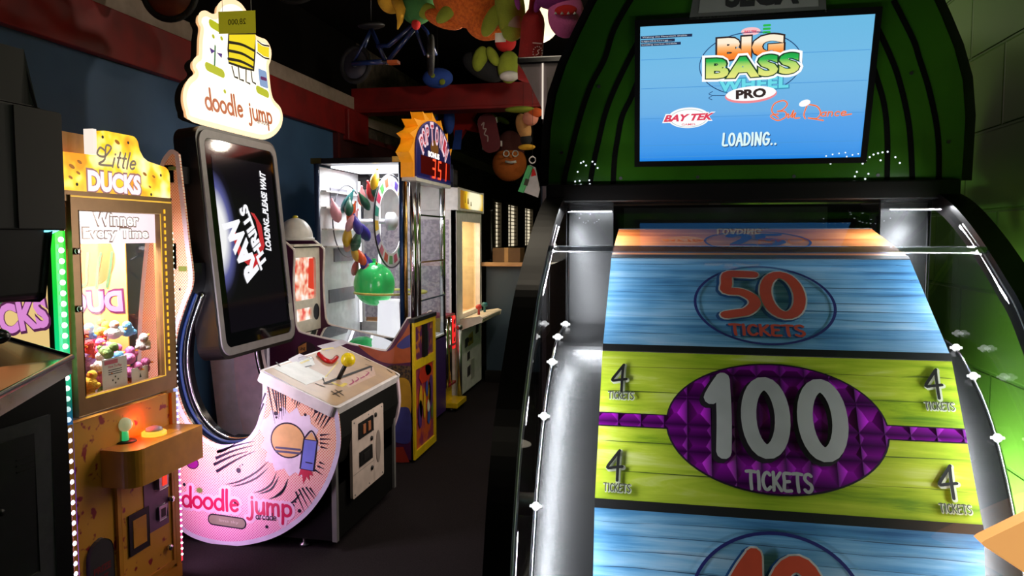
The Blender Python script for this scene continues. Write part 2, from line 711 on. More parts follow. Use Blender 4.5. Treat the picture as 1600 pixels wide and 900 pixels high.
carpet = mat('carpet', c(27, 23, 25), 0.95, noise=(160, c(38, 32, 34)), bump=(300, 0.5), spec=0.1)
blue_wall = mat('blue_wall', c(58, 94, 136), 0.6, noise=(3, c(52, 86, 126)), bump=(40, 0.05))
red_trim = mat('red_trim', c(140, 18, 18), 0.5, noise=(5, c(112, 16, 17)))
cream_trim = mat('cream_trim', c(160, 140, 128), 0.6)
ceil_black = mat('ceiling_black', c(7, 5, 5), 0.9, spec=0.1)
brown_brick = mat('brown_brick', c(92, 78, 66), 0.8, noise=(14, c(60, 50, 44)), bump=(50, 0.4))

struct('floor', MB().box(-3.2, 0.9, -1.6, 19.2, -0.05, 0.0), carpet)
struct('ceiling', MB().box(-3.2, 0.9, -1.6, 19.2, 3.45, 3.5), ceil_black)
struct('wall_left', MB().box(-3.2, -3.1, -1.6, 7.3, 0, 2.47), blue_wall)
struct('wall_left_upper', MB().box(-3.2, -3.1, -1.6, 7.3, 2.47, 3.45), ceil_black)
wl = MB()
fw_ = Fr((-3.1, 0, 0), (0, 1, 0), (0, 0, 1))
WIN = ((13.65, 14.35), (14.95, 16.05), (16.9, 18.05))
wl.prism(fw_, [[(7.3, 0), (19.2, 0), (19.2, 3.45), (7.3, 3.45)]] + [[(a, 1.2), (b, 1.2), (b, 2.17), (a, 2.17)] for a, b in WIN], -0.1, 0)
struct('wall_left_far', wl, brown_brick)
struct('wall_far', MB().box(-3.2, 0.9, 19.2, 19.3, 0, 3.45), brown_brick)
struct('trim_1', MB().box(-3.1, -3.04, -1.6, 7.15, 2.455, 2.735), red_trim, bevel=0.006)
struct('trim_2', MB().box(-3.1, -3.07, -1.6, 7.15, 2.735, 2.865), cream_trim)
struct('trim_3', MB().box(-3.1, -3.06, 7.36, 19.0, 2.62, 2.76), cream_trim)
struct('beam', MB().box(-3.1, 0.82, 7.15, 7.35, 2.715, 2.955).box(-3.1, 0.82, 7.13, 7.37, 2.705, 2.735), red_trim, bevel=0.006)
struct('beam_end', MB().box(-3.1, -3.0, 6.85, 7.36, 2.40, 2.705), red_trim, bevel=0.01)
# block wall on the right
gm = mat('green_block', c(96, 150, 40), 0.6, bump=(60, 0.15), spec=0.15)
nt, b_ = nodes_of(gm)
tc = nt.nodes.new('ShaderNodeTexCoord')
sx = nt.nodes.new('ShaderNodeSeparateXYZ')
cx_ = nt.nodes.new('ShaderNodeCombineXYZ')
br = nt.nodes.new('ShaderNodeTexBrick')
mp = nt.nodes.new('ShaderNodeMapping')
mp.inputs['Location'].default_value = (0.02, 0.085, 0)
nt.links.new(tc.outputs['Object'], sx.inputs[0])
nt.links.new(sx.outputs['Y'], cx_.inputs['X'])
nt.links.new(sx.outputs['Z'], cx_.inputs['Y'])
nt.links.new(cx_.outputs[0], mp.inputs['Vector'])
nt.links.new(mp.outputs[0], br.inputs['Vector'])
for k_, v_ in (('Scale', 1.0), ('Mortar Size', 0.006), ('Mortar Smooth', 0.6), ('Brick Width', 0.4), ('Row Height', 0.2)):
    br.inputs[k_].default_value = v_
br.inputs['Color1'].default_value = c(92, 150, 48)
br.inputs['Color2'].default_value = c(104, 158, 50)
br.inputs['Mortar'].default_value = c(84, 138, 42)
bp = nt.nodes.new('ShaderNodeBump')
bp.inputs['Strength'].default_value = 0.9
bp.inputs['Distance'].default_value = 0.006
bp.invert = True
nt.links.new(br.outputs['Fac'], bp.inputs['Height'])
nt.links.new(br.outputs['Color'], b_.inputs['Base Color'])
nt.links.new(bp.outputs['Normal'], b_.inputs['Normal'])
struct('wall_right', MB().box(0.8, 0.9, -1.6, 19.2, 0, 3.45), gm)
# half wall behind the aisle
hb = mat('half_wall_blue', c(48, 66, 84), 0.6, noise=(4, c(42, 60, 78)))
wood = grain('counter_wood', [(0.3, c(150, 112, 74)), (0.7, c(190, 150, 108))], (3, 30, 30))
struct('wall_back', MB().box(-1.68, 0.8, 7.1, 7.25, 0, 1.16), hb)
struct('trim_4', MB().box(-1.72, 0.8, 7.04, 7.45, 1.16, 1.2), wood, bevel=0.006)
struct('baseboard_back', MB().box(-1.69, 0.8, 7.08, 7.1, 0, 0.12), black)
# lit louvred windows
wg = glow('window_light', c(255, 240, 205), 0.75)
wf = mat('window_frame_paint', c(120, 110, 95), 0.5)
for i, (a, b) in enumerate(WIN):
    t = struct('window_%d' % (i + 1), MB().prism(fw_, [[(a, 1.2), (b, 1.2), (b, 2.17), (a, 2.17)], [(a + .05, 1.25), (a + .05, 2.12), (b - .05, 2.12), (b - .05, 1.25)]], -0.06, 0.03), wf)
    MB().prism(fw_, [(a + .05, 1.25), (b - .05, 1.25), (b - .05, 2.12), (a + .05, 2.12)], -0.055, -0.05).build('window_pane', wg, t)
    sl = MB()
    for k in range(11):
        z = 1.3 + k * 0.078
        sl.prism(fw_, [(a + .05, z), (b - .05, z), (b - .05, z + 0.014), (a + .05, z + 0.014)], -0.045, -0.005)
    sl.prism(fw_, [((a + b) / 2 - .02, 1.25), ((a + b) / 2 + .02, 1.25), ((a + b) / 2 + .02, 2.12), ((a + b) / 2 - .02, 2.12)], -0.045, -0.02)
    sl.build('window_slats', wf, t)

# ceiling globe lamps: one seen at the far end, others added out of view to brighten the aisle
globe_glow = glow('globe_light', c(255, 236, 190), 1.6)
def globe(loc, label, power, r=.2, own=0.0):
    t = thing('ceiling_lamp', label, 'lamp', loc, 'ceiling globe lamps')
    x, y, z = loc
    MB().ball((x, y, z + 0.17), r, 24, 16).build('globe', glow('globe_bright_%d' % int(own * 10), c(255, 240, 214), own) if own else globe_glow, t)
    MB().lathe((x, y, z + 0.33), [(0.05, 0), (0.05, 0.03), (0.012, 0.04), (0.012, 3.45 - z - 0.34), (0.06, 3.45 - z - 0.34), (0.06, 3.449 - z - 0.33)]).build('stem', brass, t)
    if not own:
        lamp('lamp_light', 'POINT', (x, y, z + .17 - r - .06), power, (1.0, 0.88, 0.72), 0.05)
gq = P(839, 30, Y=4.75)
globe((gq.x, gq.y, gq.z - .17), 'round cream ceiling globe lamp glowing behind the hanging plush toys', 30, .15)
globe((-0.62, 2.45, 3.06), 'cream ceiling globe lamp over the middle of the aisle, above the frame', 0, .2, 9.0)
globe((-0.88, -0.9, 2.9), 'cream ceiling globe lamp hung behind the viewer, out of the frame', 0, .2, 5.0)
globe((-0.15, 6.7, 2.8), 'cream ceiling globe lamp at the far right, hidden behind the green wheel machine', 24, .15)

# dark board on the blue wall
t = thing('wall_board', 'dark red board fixed on the blue wall behind the balloon machine', 'board', (-3.04, 6.9, 1.9))
q = [P(590, 222, X=-3.06), P(642, 222, X=-3.06)]
board = Fr((-3.06, 0, 0), (0, 1, 0), (0, 0, 1))
MB().prism(board, [(6.75, 2.02), (8.4, 2.02), (8.4, 2.45), (6.75, 2.45)], -0.04, 0.0).build('panel', mat('board_red', c(58, 18, 22), 0.5), t)
MB().prism(board, [[(6.7, 1.97), (8.45, 1.97), (8.45, 2.5), (6.7, 2.5)], [(6.75, 2.02), (6.75, 2.45), (8.4, 2.45), (8.4, 2.02)]], -0.04, 0.012).build('frame', mat('board_frame', c(86, 22, 24), 0.5), t)
# ------------------------------------------------------------------ prize wheel machine
WX0, WX1 = -0.0979, 0.4771            # wheel, left and right
SX0, SX1 = -0.225, 0.595              # inner faces of the side panels
CY, CZ, APO = 1.843, 0.757, 0.699     # axle and distance to the flats
pw = thing('prize_wheel_machine', 'big green and black ticket wheel machine with blue screen, nearest on the right', 'arcade machine', (0.185, 1.8, 0))
curve = smooth_path([(1.06, 0.66), (1.075, 0.76), (1.11, 0.914), (1.15, 1.044), (1.21, 1.157), (1.35, 1.318), (1.43, 1.378), (1.56, 1.458), (1.69, 1.52), (1.80, 1.552)], 5)
fx = Fr((0, 0, 0), (0, 1, 0), (0, 0, 1))     # a = Y, b = Z, normal = +X
shell = mat('shell_black', c(11, 10, 10), 0.35, noise=(20, c(14, 12, 12)), spec=0.22)
hole = [(a + 0.035, b - 0.03) for a, b in curve if 0.76 <= b and a < 1.76] + [(1.79, 1.515), (2.30, 1.515), (2.30, 0.74), (1.10, 0.74)]
outer = [(1.05, 0.0)] + curve + [(2.45, 1.552), (2.45, 0.0)]
for x0, x1 in ((-0.27, SX0), (SX1, 0.64)):
    s_ = MB().prism(fx, [outer, hole], x0, x1).build('side_panel', shell, pw)
    xm = (x0 + x1) / 2
    MB().prism(fx, hole, xm - 0.003, xm + 0.003).build('clear_window', acrylic, s_)
# base under the wheel, back
MB().box(SX0, SX1, 1.07, 1.12, 0.0, 0.66).box(SX0, SX1, 2.40, 2.45, 0.0, 1.55).box(SX0, SX1, 1.07, 2.45, 0.0, 0.05).build('base', shell, pw)
# metal shroud left and right of the wheel, back panel between
metal = mat('spun_metal', (0.036, 0.0365, 0.038, 1), 0.27, 0.9, noise=(14, (0.033, 0.0333, 0.035, 1)))
sh = smooth_path([(1.24, 0.62), (1.27, 0.80), (1.34, 0.97), (1.44, 1.11), (1.55, 1.19), (1.64, 1.225), (1.80, 1.236)], 6)
for x0, x1 in ((SX0 + 0.001, WX0 - 0.012), (WX1 + 0.012, SX1 - 0.001)):
    loop = sh + [(1.80, 1.215), (1.62, 1.2), (1.45, 1.08), (1.36, 0.96), (1.29, 0.80), (1.26, 0.62)]
    m_ = MB().prism(fx, loop, x0, x1)
    m_.sm = [True] * len(m_.f)
    s_ = MB()
    s_.v, s_.f, s_.sm = m_.v, m_.f, [False] * len(m_.f)
    k = s_.build('shroud', metal, pw)
    MB().box(x0, x1, 1.80, 1.812, 1.215, 1.54).build('back_plate', metal, k)
MB().box(WX0 - 0.012, WX1 + 0.012, 2.34, 2.36, 0.6, 1.54).build('back_panel', mat('inner_grey', c(70, 70, 74), 0.4), pw)
# edge rail and clips of the shroud
for xs in (SX0 + 0.006, SX1 - 0.006):
    rail = MB().tube([(xs, a, b + 0.004) for a, b in sh] + [(xs, 1.80, 1.54)], 0.0035, 6).build('edge_rail', chrome, pw)
    for i in (5, 11, 17, 23, 29, 34):
        a, b = sh[i]
        MB().ball((xs, a - 0.004, b + 0.006), 0.008, 8, 6).tube([(xs - 0.011, a - 0.004, b + 0.006), (xs + 0.011, a - 0.004, b + 0.006)], 0.0028, 6).build('clip', glow('clip_white', c(255, 255, 255), 0.9, c(240, 240, 240)), rail)  # the glow stands in for bright glints on the clips
# led bars: thin strips behind the front edges of the side panels, bead rows under the shelf
led_w = glow('led_white', c(240, 246, 255), 7.0)
for xs, nx in ((SX0 + 0.002, 1), (SX1 - 0.002, -1)):
    pts = [(a + .012, b - .010) for a, b in curve if b > 0.72 and a < 1.62]
    MB().tube([(xs - nx * .0015, a, b) for a, b in pts], 0.0018, 5).build('led_strip', white_paint, pw)
    q = 4
    for k in range(q):
        pa_, pb_ = pts[k * (len(pts) - 1) // q], pts[(k + 1) * (len(pts) - 1) // q]
        ty, tz = pb_[0] - pa_[0], pb_[1] - pa_[1]
        ln_ = math.hypot(ty, tz)
        lamp('strip_light', 'AREA', (xs + nx * 0.004, (pa_[0] + pb_[0]) / 2, (pa_[1] + pb_[1]) / 2), 10.0 * ln_, (0.94, 0.97, 1.0), 0.005, ln_, aim=(nx, .35 * tz / ln_, -.35 * ty / ln_), along=(0, ty, tz))
    x0, x1 = (SX0 + .02, WX0 - .015) if nx > 0 else (WX1 + .015, SX1 - .02)
    lamp('shelf_light', 'AREA', ((x0 + x1) / 2, 1.71, 1.515), 1.6, (0.94, 0.97, 1.0), 0.1, 0.003, aim=(0, -.12, -1), along=(0, 1, 0))
# added unseen strip by the right window's sill, to brighten the block wall
MB().box(SX1 + .008, SX1 + .02, 1.2, 1.95, .741, .746).build('sill_strip', white_paint, pw)
lamp('sill_light', 'AREA', (SX1 + .014, 1.56, .75), 12, (.96, 1, .94), .008, .75, aim=(1, -.1, .42), along=(0, 1, 0), spread=math.radians(115))
# clear curved hood with its joint bar
hd = MB()
hp = [(a + 0.012, b - 0.012) for a, b in curve if b > 0.72]
vs_, fs_ = [], []
for a, b in hp:
    vs_ += [(SX0, a, b), (SX1, a, b)]
for i in range(len(hp) - 1):
    fs_.append((2 * i, 2 * i + 1, 2 * i + 3, 2 * i + 2))
hd.add(vs_, fs_, True)
hood = hd.build('clear_hood', acrylic, pw)
MB().box(SX0, SX1, 1.505, 1.535, 1.418, 1.432).build('joint_bar', clear('bar_acrylic', (0.5, 0.52, 0.54, 1), 0.15, 1.6, 0.25), hood, bevel=0.003)

# --- the drum: sixteen boards, divided by black bars
drum = MB()
R16 = APO / math.cos(PI / 16)
dl = [(CY - (R16 - 0.012) * math.cos(math.radians(32.6 + 11.25 + 22.5 * k)), CZ + (R16 - 0.012) * math.sin(math.radians(32.6 + 11.25 + 22.5 * k))) for k in range(16)]
drum.prism(fx, [dl[::-1], ell(CY, CZ, 0.52, 0.52, 32)], WX0 + 0.002, WX1 - 0.002)
wheel = drum.build('wheel_drum', matte_black, pw)
MB().tube([(SX0, CY, CZ), (SX1, CY, CZ)], 0.03, 12).build('axle', steel, pw)
blue_b = grain('blue_boards', [(0.22, c(36, 96, 150)), (0.4, c(84, 150, 202)), (0.55, c(126, 182, 224)), (0.75, c(180, 212, 240))], (2.2, 46, 46))
green_b = grain('green_boards', [(0.25, c(104, 148, 20)), (0.4, c(170, 200, 36)), (0.56, c(204, 222, 62)), (0.76, c(236, 242, 160))], (3.0, 34, 34))
orange_b = grain('orange_boards', [(0.25, c(150, 70, 30)), (0.5, c(200, 110, 55)), (0.75, c(225, 150, 85))], (2.2, 46, 46))
num_red = mat('number_red', c(205, 72, 40), 0.5)
num_white = mat('number_white', c(205, 205, 208), 0.5)
rim_white = mat('number_rim', c(225, 222, 220), 0.5)
rim_blue = mat('number_shadow', c(30, 85, 150), 0.5)
ring_blue = mat('ring_blue', c(25, 30, 110), 0.5)
seam_b = mat('blue_board_seam', c(38, 78, 115), 0.6)
seam_g = mat('green_board_seam', c(88, 112, 22), 0.6)
bar_black = mat('divider_black', c(34, 33, 36), 0.5)
# prismatic purple film
pm = mat('purple_film', c(120, 10, 140), 0.3, 0.3)
nt, b_ = nodes_of(pm)
tc = nt.nodes.new('ShaderNodeTexCoord')
vo = nt.nodes.new('ShaderNodeTexVoronoi')
vo.distance = 'CHEBYCHEV'
vo.inputs['Scale'].default_value = 26
vo.inputs['Randomness'].default_value = 0.0
rp = nt.nodes.new('ShaderNodeValToRGB')
rp.color_ramp.elements[0].color = c(196, 24, 220)
rp.color_ramp.elements[1].color = c(78, 5, 94)
rp.color_ramp.elements[0].position = 0.08
rp.color_ramp.elements[1].position = 0.5
bp = nt.nodes.new('ShaderNodeBump')
bp.inputs['Strength'].default_value = 0.8
bp.inputs['Distance'].default_value = 0.01
nt.links.new(tc.outputs['Object'], vo.inputs['Vector'])
nt.links.new(vo.outputs['Distance'], rp.inputs['Fac'])
nt.links.new(vo.outputs['Distance'], bp.inputs['Height'])
nt.links.new(rp.outputs['Color'], b_.inputs['Base Color'])
nt.links.new(bp.outputs['Normal'], b_.inputs['Normal'])

HL = 0.1327
WCX = (WX0 + WX1) / 2
def seg_frame(k):
    th = math.radians(32.6 + 22.5 * k)
    n = V((0, -math.cos(th), math.sin(th)))
    v = V((0, math.sin(th), math.cos(th)))
    return Fr(V((WCX, CY, CZ)) + n * APO, (1, 0, 0), v)

def board(k, m, seam, seams):
    fr = seg_frame(k)
    hw = (WX1 - WX0) / 2
    s_ = MB().prism(fr, [(-hw, -HL), (hw, -HL), (hw, HL), (-hw, HL)], -0.012, 0.0).build('wheel_board', m, pw)
    if seams:
        sm = MB()
        rr = random.Random(k)
        for b in seams:
            x = -hw
            while x < hw:
                l = rr.uniform(.1, .5)
                sm.ribbon(fr, smooth_path([(x, b + rr.uniform(-.002, .002)), ((x + min(hw, x + l)) / 2, b + rr.uniform(-.003, .003)), (min(hw, x + l), b + rr.uniform(-.002, .002))], 3), rr.choice((.0007, .0012, .0018)), 0.0004, taper='both')
                x += l * rr.uniform(.8, 1.15)
        sm.build('board_seams', seam, s_)
    # divider bar at the upper end of this board
    th = math.radians(32.6 + 22.5 * k + 11.25)
    n = V((0, -math.cos(th), math.sin(th)))
    v = V((0, math.sin(th), math.cos(th)))
    fd = Fr(V((WCX, CY, CZ)) + n * (R16 - 0.016), (1, 0, 0), v)
    MB().prism(fd, [(-hw, -.0075), (hw, -.0075), (hw, .0075), (-hw, .0075)], -.006, 0.0165).build('divider_bar', bar_black, pw)
    return fr, s_

SEAM = [-.1, -.075, -.052, -.03, -.005, .02, .04, .066, .09, .112]
for k in range(16):
    if k in (0, 4, 8, 12):
        board(k, green_b, seam_g, [-.085, -.035, .012, .055, .1] if k == 0 else None)
    elif k in (2, 6, 10, 14):
        board(k, orange_b, seam_b, None) if k != 2 else None
    elif k not in (1, 15):
        board(k, blue_b, seam_b, None)

def number_blue(k, body, cx, cy, wd, ht, wt, trk, tx, ty, twd, ovx, ovy, orx, ory):
    fr, s_ = board(k, blue_b, seam_b, SEAM)
    o = MB()
    pts = ell(ovx, ovy, orx, ory, 72)
    pts = [p for p in pts if abs(p[1]) < HL - .001] if ory > HL else pts
    o.ribbon(fr, pts, .0052, .0008, closed=True) if ory <= HL else None
    if ory > HL:
        seq = [p for p in ell(ovx, ovy, orx, ory, 120, -PI / 2, 1.5 * PI) if p[1] < HL - .002 and p[1] > -HL + .002]
        o.ribbon(fr, seq, .0052, .0008)
    o.build('oval_ring', ring_blue, s_)
    put_strokes(MB(), fr, body, cx, cy, wd, ht, wt + .009, .0012, dx=-.004, dy=-.003, track=trk).build('number_shadow', rim_blue, s_)
    put_strokes(MB(), fr, body, cx, cy, wd, ht, wt + .006, .0017, track=trk).build('number_rim', rim_white, s_)
    put_strokes(MB(), fr, body, cx, cy, wd, ht, wt, .0023, track=trk).build('number', num_red, s_)
    if tx is not None:
        put_strokes(MB(), fr, 'TICKETS', tx, ty, twd, .028, .0075, .0012, dx=-.003, dy=-.001).build('lettering_shadow', rim_blue, s_)
        put_strokes(MB(), fr, 'TICKETS', tx, ty, twd, .028, .0058, .0018).build('lettering', num_red, s_)
    return fr, s_

f50 = seg_frame(1)
a = f50.px(1185, 462)
l_, r_ = f50.px(1086, 470), f50.px(1306, 484)
tt = f50.px(1198, 517)
number_blue(1, '50', f50.px(1190, 461)[0], f50.px(1190, 461)[1], .156, .14, .021, -.02, tt[0], tt[1], .128, (l_[0] + r_[0]) / 2, -.008, (r_[0] - l_[0]) / 2, .112)
f10 = seg_frame(15)
m10 = f10.px(1212, 900)
l_, r_ = f10.px(1090, 900), f10.px(1342, 900)
number_blue(15, '10', m10[0] + .004, -.002, .146, .165, .025, 0.0, m10[0] + .006, -.095, .128, (l_[0] + r_[0]) / 2, 0.0, .128, .112)
fr, s_ = board(2, orange_b, seam_b, None)
MB().ribbon(fr, ell(0.02, 0, .11, .1, 60), .005, .0008, closed=True).build('oval_ring', ring_blue, s_)
put_strokes(MB(), fr, '25', .02, .01, .12, .12, .022, .002).build('number', ring_blue, s_)

# the green 100 board
f0 = seg_frame(0)
s0 = [T(o, pw.b) for o in pw.o.children if o.name.startswith('wheel_board') and o.data.materials[0] == green_b][0]
hw = (WX1 - WX0) / 2
lc, rc = f0.px(1043, 667), f0.px(1388, 686)
ocx, ocy, orx = (lc[0] + rc[0]) / 2, 0.004, (rc[0] - lc[0]) / 2
ory = abs(f0.px(1220, 573)[1] - f0.px(1220, 778)[1]) / 2 - .002
MB().poly(f0, ell(ocx, ocy, orx + .003, ory + .003, 64), .0007).poly(f0, [(-hw, ocy - .0125), (hw, ocy - .0125), (hw, ocy + .0125), (-hw, ocy + .0125)], .0006).build('oval_outline', mat('film_edge', c(40, 8, 48), .5), s0)
MB().poly(f0, ell(ocx, ocy, orx, ory, 64), .0013).poly(f0, [(-hw, ocy - .0105), (hw, ocy - .0105), (hw, ocy + .0105), (-hw, ocy + .0105)], .0012).build('purple_oval', pm, s0)
n1 = f0.px(1211, 665)
put_strokes(MB(), f0, '100', n1[0] - .0005, .019, .222, .137, .029, .0018, dx=-.004, dy=-.004, track=.164).build('number_shadow', mat('film_dark', c(24, 4, 30), .6), s0)
put_strokes(MB(), f0, '100', n1[0] + .0005, .02, .221, .137, .0245, .0026, track=.164).build('number', num_white, s0)
t1 = f0.px(1217, 753)
put_strokes(MB(), f0, 'TICKETS', t1[0], t1[1], .1, .0285, .0052, .0024).build('lettering', num_white, s0)
for (x, y), (tx, ty) in (((967, 590), (970, 618)), ((960, 726), (964, 762)), ((1457, 599), (1467, 635)), ((1479, 752), (1492, 795))):
    p, q_ = f0.px(x, y), f0.px(tx, ty)
    fours, tick, rims = MB(), MB(), MB()
    put_strokes(rims, f0, '4', p[0], p[1], .028, .048, .0085, .001, dx=.0015, dy=-.0015)
    put_strokes(fours, f0, '4', p[0], p[1], .028, .048, .0048, .0018)
    put_strokes(rims, f0, 'TICKETS', q_[0], q_[1], .044, .013, .0036, .001, dx=.0008, dy=-.0008)
    put_strokes(tick, f0, 'TICKETS', q_[0], q_[1], .044, .013, .0017, .0018)
    rims.build('corner_rim', mat('corner_rim', c(226, 232, 205), .5), s0)
    fours.build('corner_number', ink_black, s0)
    tick.build('corner_lettering', mat('corner_ink', c(72, 78, 60), .5), s0)

# --- head: arched console leaning over the wheel
SL = 0.279
hv = V((0, -SL, 1)).normalized()
fh = Fr((WCX, 1.77 + SL * (1.627 - 1.45), 1.45), (1, 0, 0), hv)      # normal faces the player
arch_l = [fh.px(*p) for p in ((843, 291), (847, 200), (856, 145), (872, 98), (893, 52), (918, 2), (950, -50))]
arch_l = [(a, b) for a, b in arch_l]
hwid = [-a for a, b in arch_l]
top_h = arch_l[-1][1]
half = [(hwid[i], arch_l[i][1]) for i in range(len(arch_l))] + [(hwid[-1] * .8, top_h + .05), (hwid[-1] * .5, top_h + .085), (0.0, top_h + .1)]
arch = [(a, b) for a, b in half] + [(-a, b) for a, b in half[-2::-1]]
MB().prism(fh, arch, -0.42, 0.0).build('head_shell', shell, pw)
inner = [(a * .955, b if i in (0, len(arch) - 1) else b * .985) for i, (a, b) in enumerate(arch)]
console_green = mat('console_green', c(38, 82, 14), 0.12, noise=(6, c(31, 70, 11)), coat=0.3)
con = MB().poly(fh, inner, .003).build('console_face', console_green, pw)
stripe_px = [
    [(990, -8), (960, 45), (945, 92), (925, 130), (912, 165), (900, 207), (886, 262), (880, 294)],
    [(1000, 60), (985, 88), (960, 140), (945, 180), (935, 222), (927, 258), (921, 294)],
    [(996, 128), (985, 155), (972, 182), (965, 217), (960, 250), (958, 294)],
    [(1360, 92), (1368, 118), (1381, 165), (1386, 220), (1385, 290)],
    [(1362, 28), (1378, 60), (1400, 112), (1415, 170), (1422, 220), (1425, 290)],
    [(1395, 0), (1425, 60), (1435, 90), (1452, 145), (1465, 215), (1466, 290)],
]
for i, s_ in enumerate(stripe_px):
    MB().ribbon(fh, smooth_path(fh.pxs(s_), 5), .0125 if i < 3 else .0115, .0045, caps=False).build('black_stripe', mat('stripe_black', c(6, 8, 6), .8, spec=.05), con)
sc_ = MB()
for p in ((936, 135), (1423, 114), (878, 238), (970, 278), (1090, 276), (1240, 275), (1371, 273), (1481, 221)):
    a, b = fh.px(*p)
    sc_.poly(fh, ell(a, b, .004, .004, 12), .005)
sc_.build('screws', ink_black, con)
# glowing beads stand in for led reflections at the foot of the console
glints = MB()
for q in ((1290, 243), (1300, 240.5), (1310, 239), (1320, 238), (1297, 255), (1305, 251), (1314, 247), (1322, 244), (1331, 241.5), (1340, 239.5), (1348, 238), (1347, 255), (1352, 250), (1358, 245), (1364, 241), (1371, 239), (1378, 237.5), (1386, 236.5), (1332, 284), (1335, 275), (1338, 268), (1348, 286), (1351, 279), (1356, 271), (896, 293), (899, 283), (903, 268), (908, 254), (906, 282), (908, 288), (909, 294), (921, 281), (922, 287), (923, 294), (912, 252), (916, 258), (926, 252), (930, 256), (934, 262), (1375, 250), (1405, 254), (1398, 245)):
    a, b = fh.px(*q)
    glints.ball(fh.at(a, b, .005), .0021, 8, 6)
glints.build('pilot_lights', glow('pilot_white', c(235, 245, 255), 1.3), con).o['kind'] = 'stuff'
# screen
bl, br_, tr_, tl_ = fh.px(1004, 253), fh.px(1348, 243), fh.px(1362, 18), fh.px(996, 46)
sx0, sx1 = (bl[0] + tl_[0]) / 2, (br_[0] + tr_[0]) / 2
sy0, sy1 = (bl[1] + br_[1]) / 2, (tl_[1] + tr_[1]) / 2
bez = MB().prism(fh, [[(sx0 - .012, sy0 - .012), (sx1 + .012, sy0 - .012), (sx1 + .012, sy1 + .014), (sx0 - .012, sy1 + .014)], [(sx0, sy0), (sx0, sy1), (sx1, sy1), (sx1, sy0)]], .003, .012).build('screen_bezel', mat('bezel_matte', c(5, 5, 6), .8, spec=.1), pw)
fs2 = Fr(fh.at(0, 0, .006), fh.u, fh.v)
scz0, scz1 = fs2.at(0, sy0).z, fs2.at(0, sy1).z
sky = ramp_glow('screen_sky', 'Z', scz0, scz1, [(0.0, c(30, 135, 232)), (0.07, c(60, 152, 236)), (0.3, c(84, 165, 238)), (0.36, c(106, 178, 235)), (0.65, c(118, 190, 236)), (1.0, c(110, 190, 232))], 0.95)
scr = MB().prism(fs2, [(sx0, sy0), (sx1, sy0), (sx1, sy1), (sx0, sy1)], -.004, 0).build('screen', sky, bez)
def E_(name, col, es=0.95):
    return glow(name, col, es)
sw, shh = sx1 - sx0, sy1 - sy0
def sp(x, y):
    return fs2.px(x, y)
lines = MB()
for y0 in (80, 125, 172, 214, 232):
    p, q_ = sp(1000, y0 + 14), sp(1355, y0)
    lines.ribbon(fs2, [(sx0 + .002, p[1]), (sx1 - .002, p[1])], .0012, .0006, caps=False)
lines.build('water_lines', E_('water_line', c(72, 152, 222)), scr)
t_ = MB()
o1 = sp(1172, 100)
oe = ell(o1[0], o1[1], .107, .066, 64)
MB().ribbon(fs2, oe, .002, .001, closed=True).build('logo_ring', E_('logo_navy', c(30, 70, 120)), scr)
navy = E_('logo_dark', c(48, 30, 30))
lp = sp(1185, 86)
def ww(k):
    return lambda a, b: (a, b * (1 + .18 * a * k) + .0)
ROT = math.radians(1.5)
gor = ramp_glow('logo_orange', 'Z', fs2.at(0, lp[1] - .022).z, fs2.at(0, lp[1] + .028).z, [(0, c(236, 90, 26)), (.55, c(250, 140, 46)), (.8, c(255, 190, 120)), (1, c(255, 240, 215))], 1.0)
pB = sp(1172, 74)
put_text(MB(), fs2, 'BIG', pB[0], pB[1], .146, .054, .0012, bold=.1, rot=ROT, space=1.06).build('logo_letters', navy, scr)
put_text(MB(), fs2, 'BIG', pB[0], pB[1], .138, .047, .0018, bold=.07, rot=ROT, space=1.06).build('logo_letters', gor, scr)
pA = sp(1175, 104)
put_text(MB(), fs2, 'BASS', pA[0], pA[1], .212, .06, .0022, bold=.12, rot=ROT, space=1.05, warp=lambda a, b: (a, b * (1 - .1 * abs(a)) + .18 * a * a)).build('logo_letters', E_('logo_white', c(255, 255, 255), 1.0), scr)
put_text(MB(), fs2, 'BASS', pA[0], pA[1], .2, .05, .0028, bold=.085, rot=ROT, space=1.08, warp=lambda a, b: (a, b * (1 - .1 * abs(a)) + .2 * a * a)).build('logo_letters', E_('logo_deep', c(20, 60, 30)), scr)
gg = ramp_glow('logo_green', 'Z', fs2.at(0, pA[1] - .024).z, fs2.at(0, pA[1] + .028).z, [(0, c(240, 235, 130)), (.5, c(185, 220, 110)), (.72, c(40, 185, 80)), (1, c(10, 150, 60))], 1.0)
put_text(MB(), fs2, 'BASS', pA[0], pA[1], .195, .045, .0034, bold=.052, rot=ROT, space=1.12, warp=lambda a, b: (a, b * (1 - .1 * abs(a)) + .2 * a * a)).build('logo_letters', gg, scr)
pW = sp(1177, 131)
put_text(MB(), fs2, 'WHEEL', pW[0], pW[1], .152, .03, .0012, bold=.08, rot=ROT, space=1.08).build('logo_letters', E_('logo_teal', c(60, 150, 190)), scr)
put_text(MB(), fs2, 'WHEEL', pW[0], pW[1], .147, .025, .0018, bold=.045, rot=ROT, space=1.1).build('logo_letters', E_('logo_aqua', c(110, 225, 240)), scr)
pP = sp(1173, 146)
MB().poly(fs2, ell(pP[0], pP[1] - .003, .055, .0175, 36, rot=.05), .002).build('logo_oval', E_('logo_rose', c(245, 140, 150)), scr)
MB().poly(fs2, ell(pP[0], pP[1], .053, .0155, 36, rot=.05), .0026).build('logo_oval', E_('logo_white', c(255, 255, 255)), scr)
put_text(MB(), fs2, 'PRO', pP[0], pP[1], .064, .02, .0032, bold=.05, rot=.05).build('logo_letters', navy, scr)
hk = sp(1122, 149)
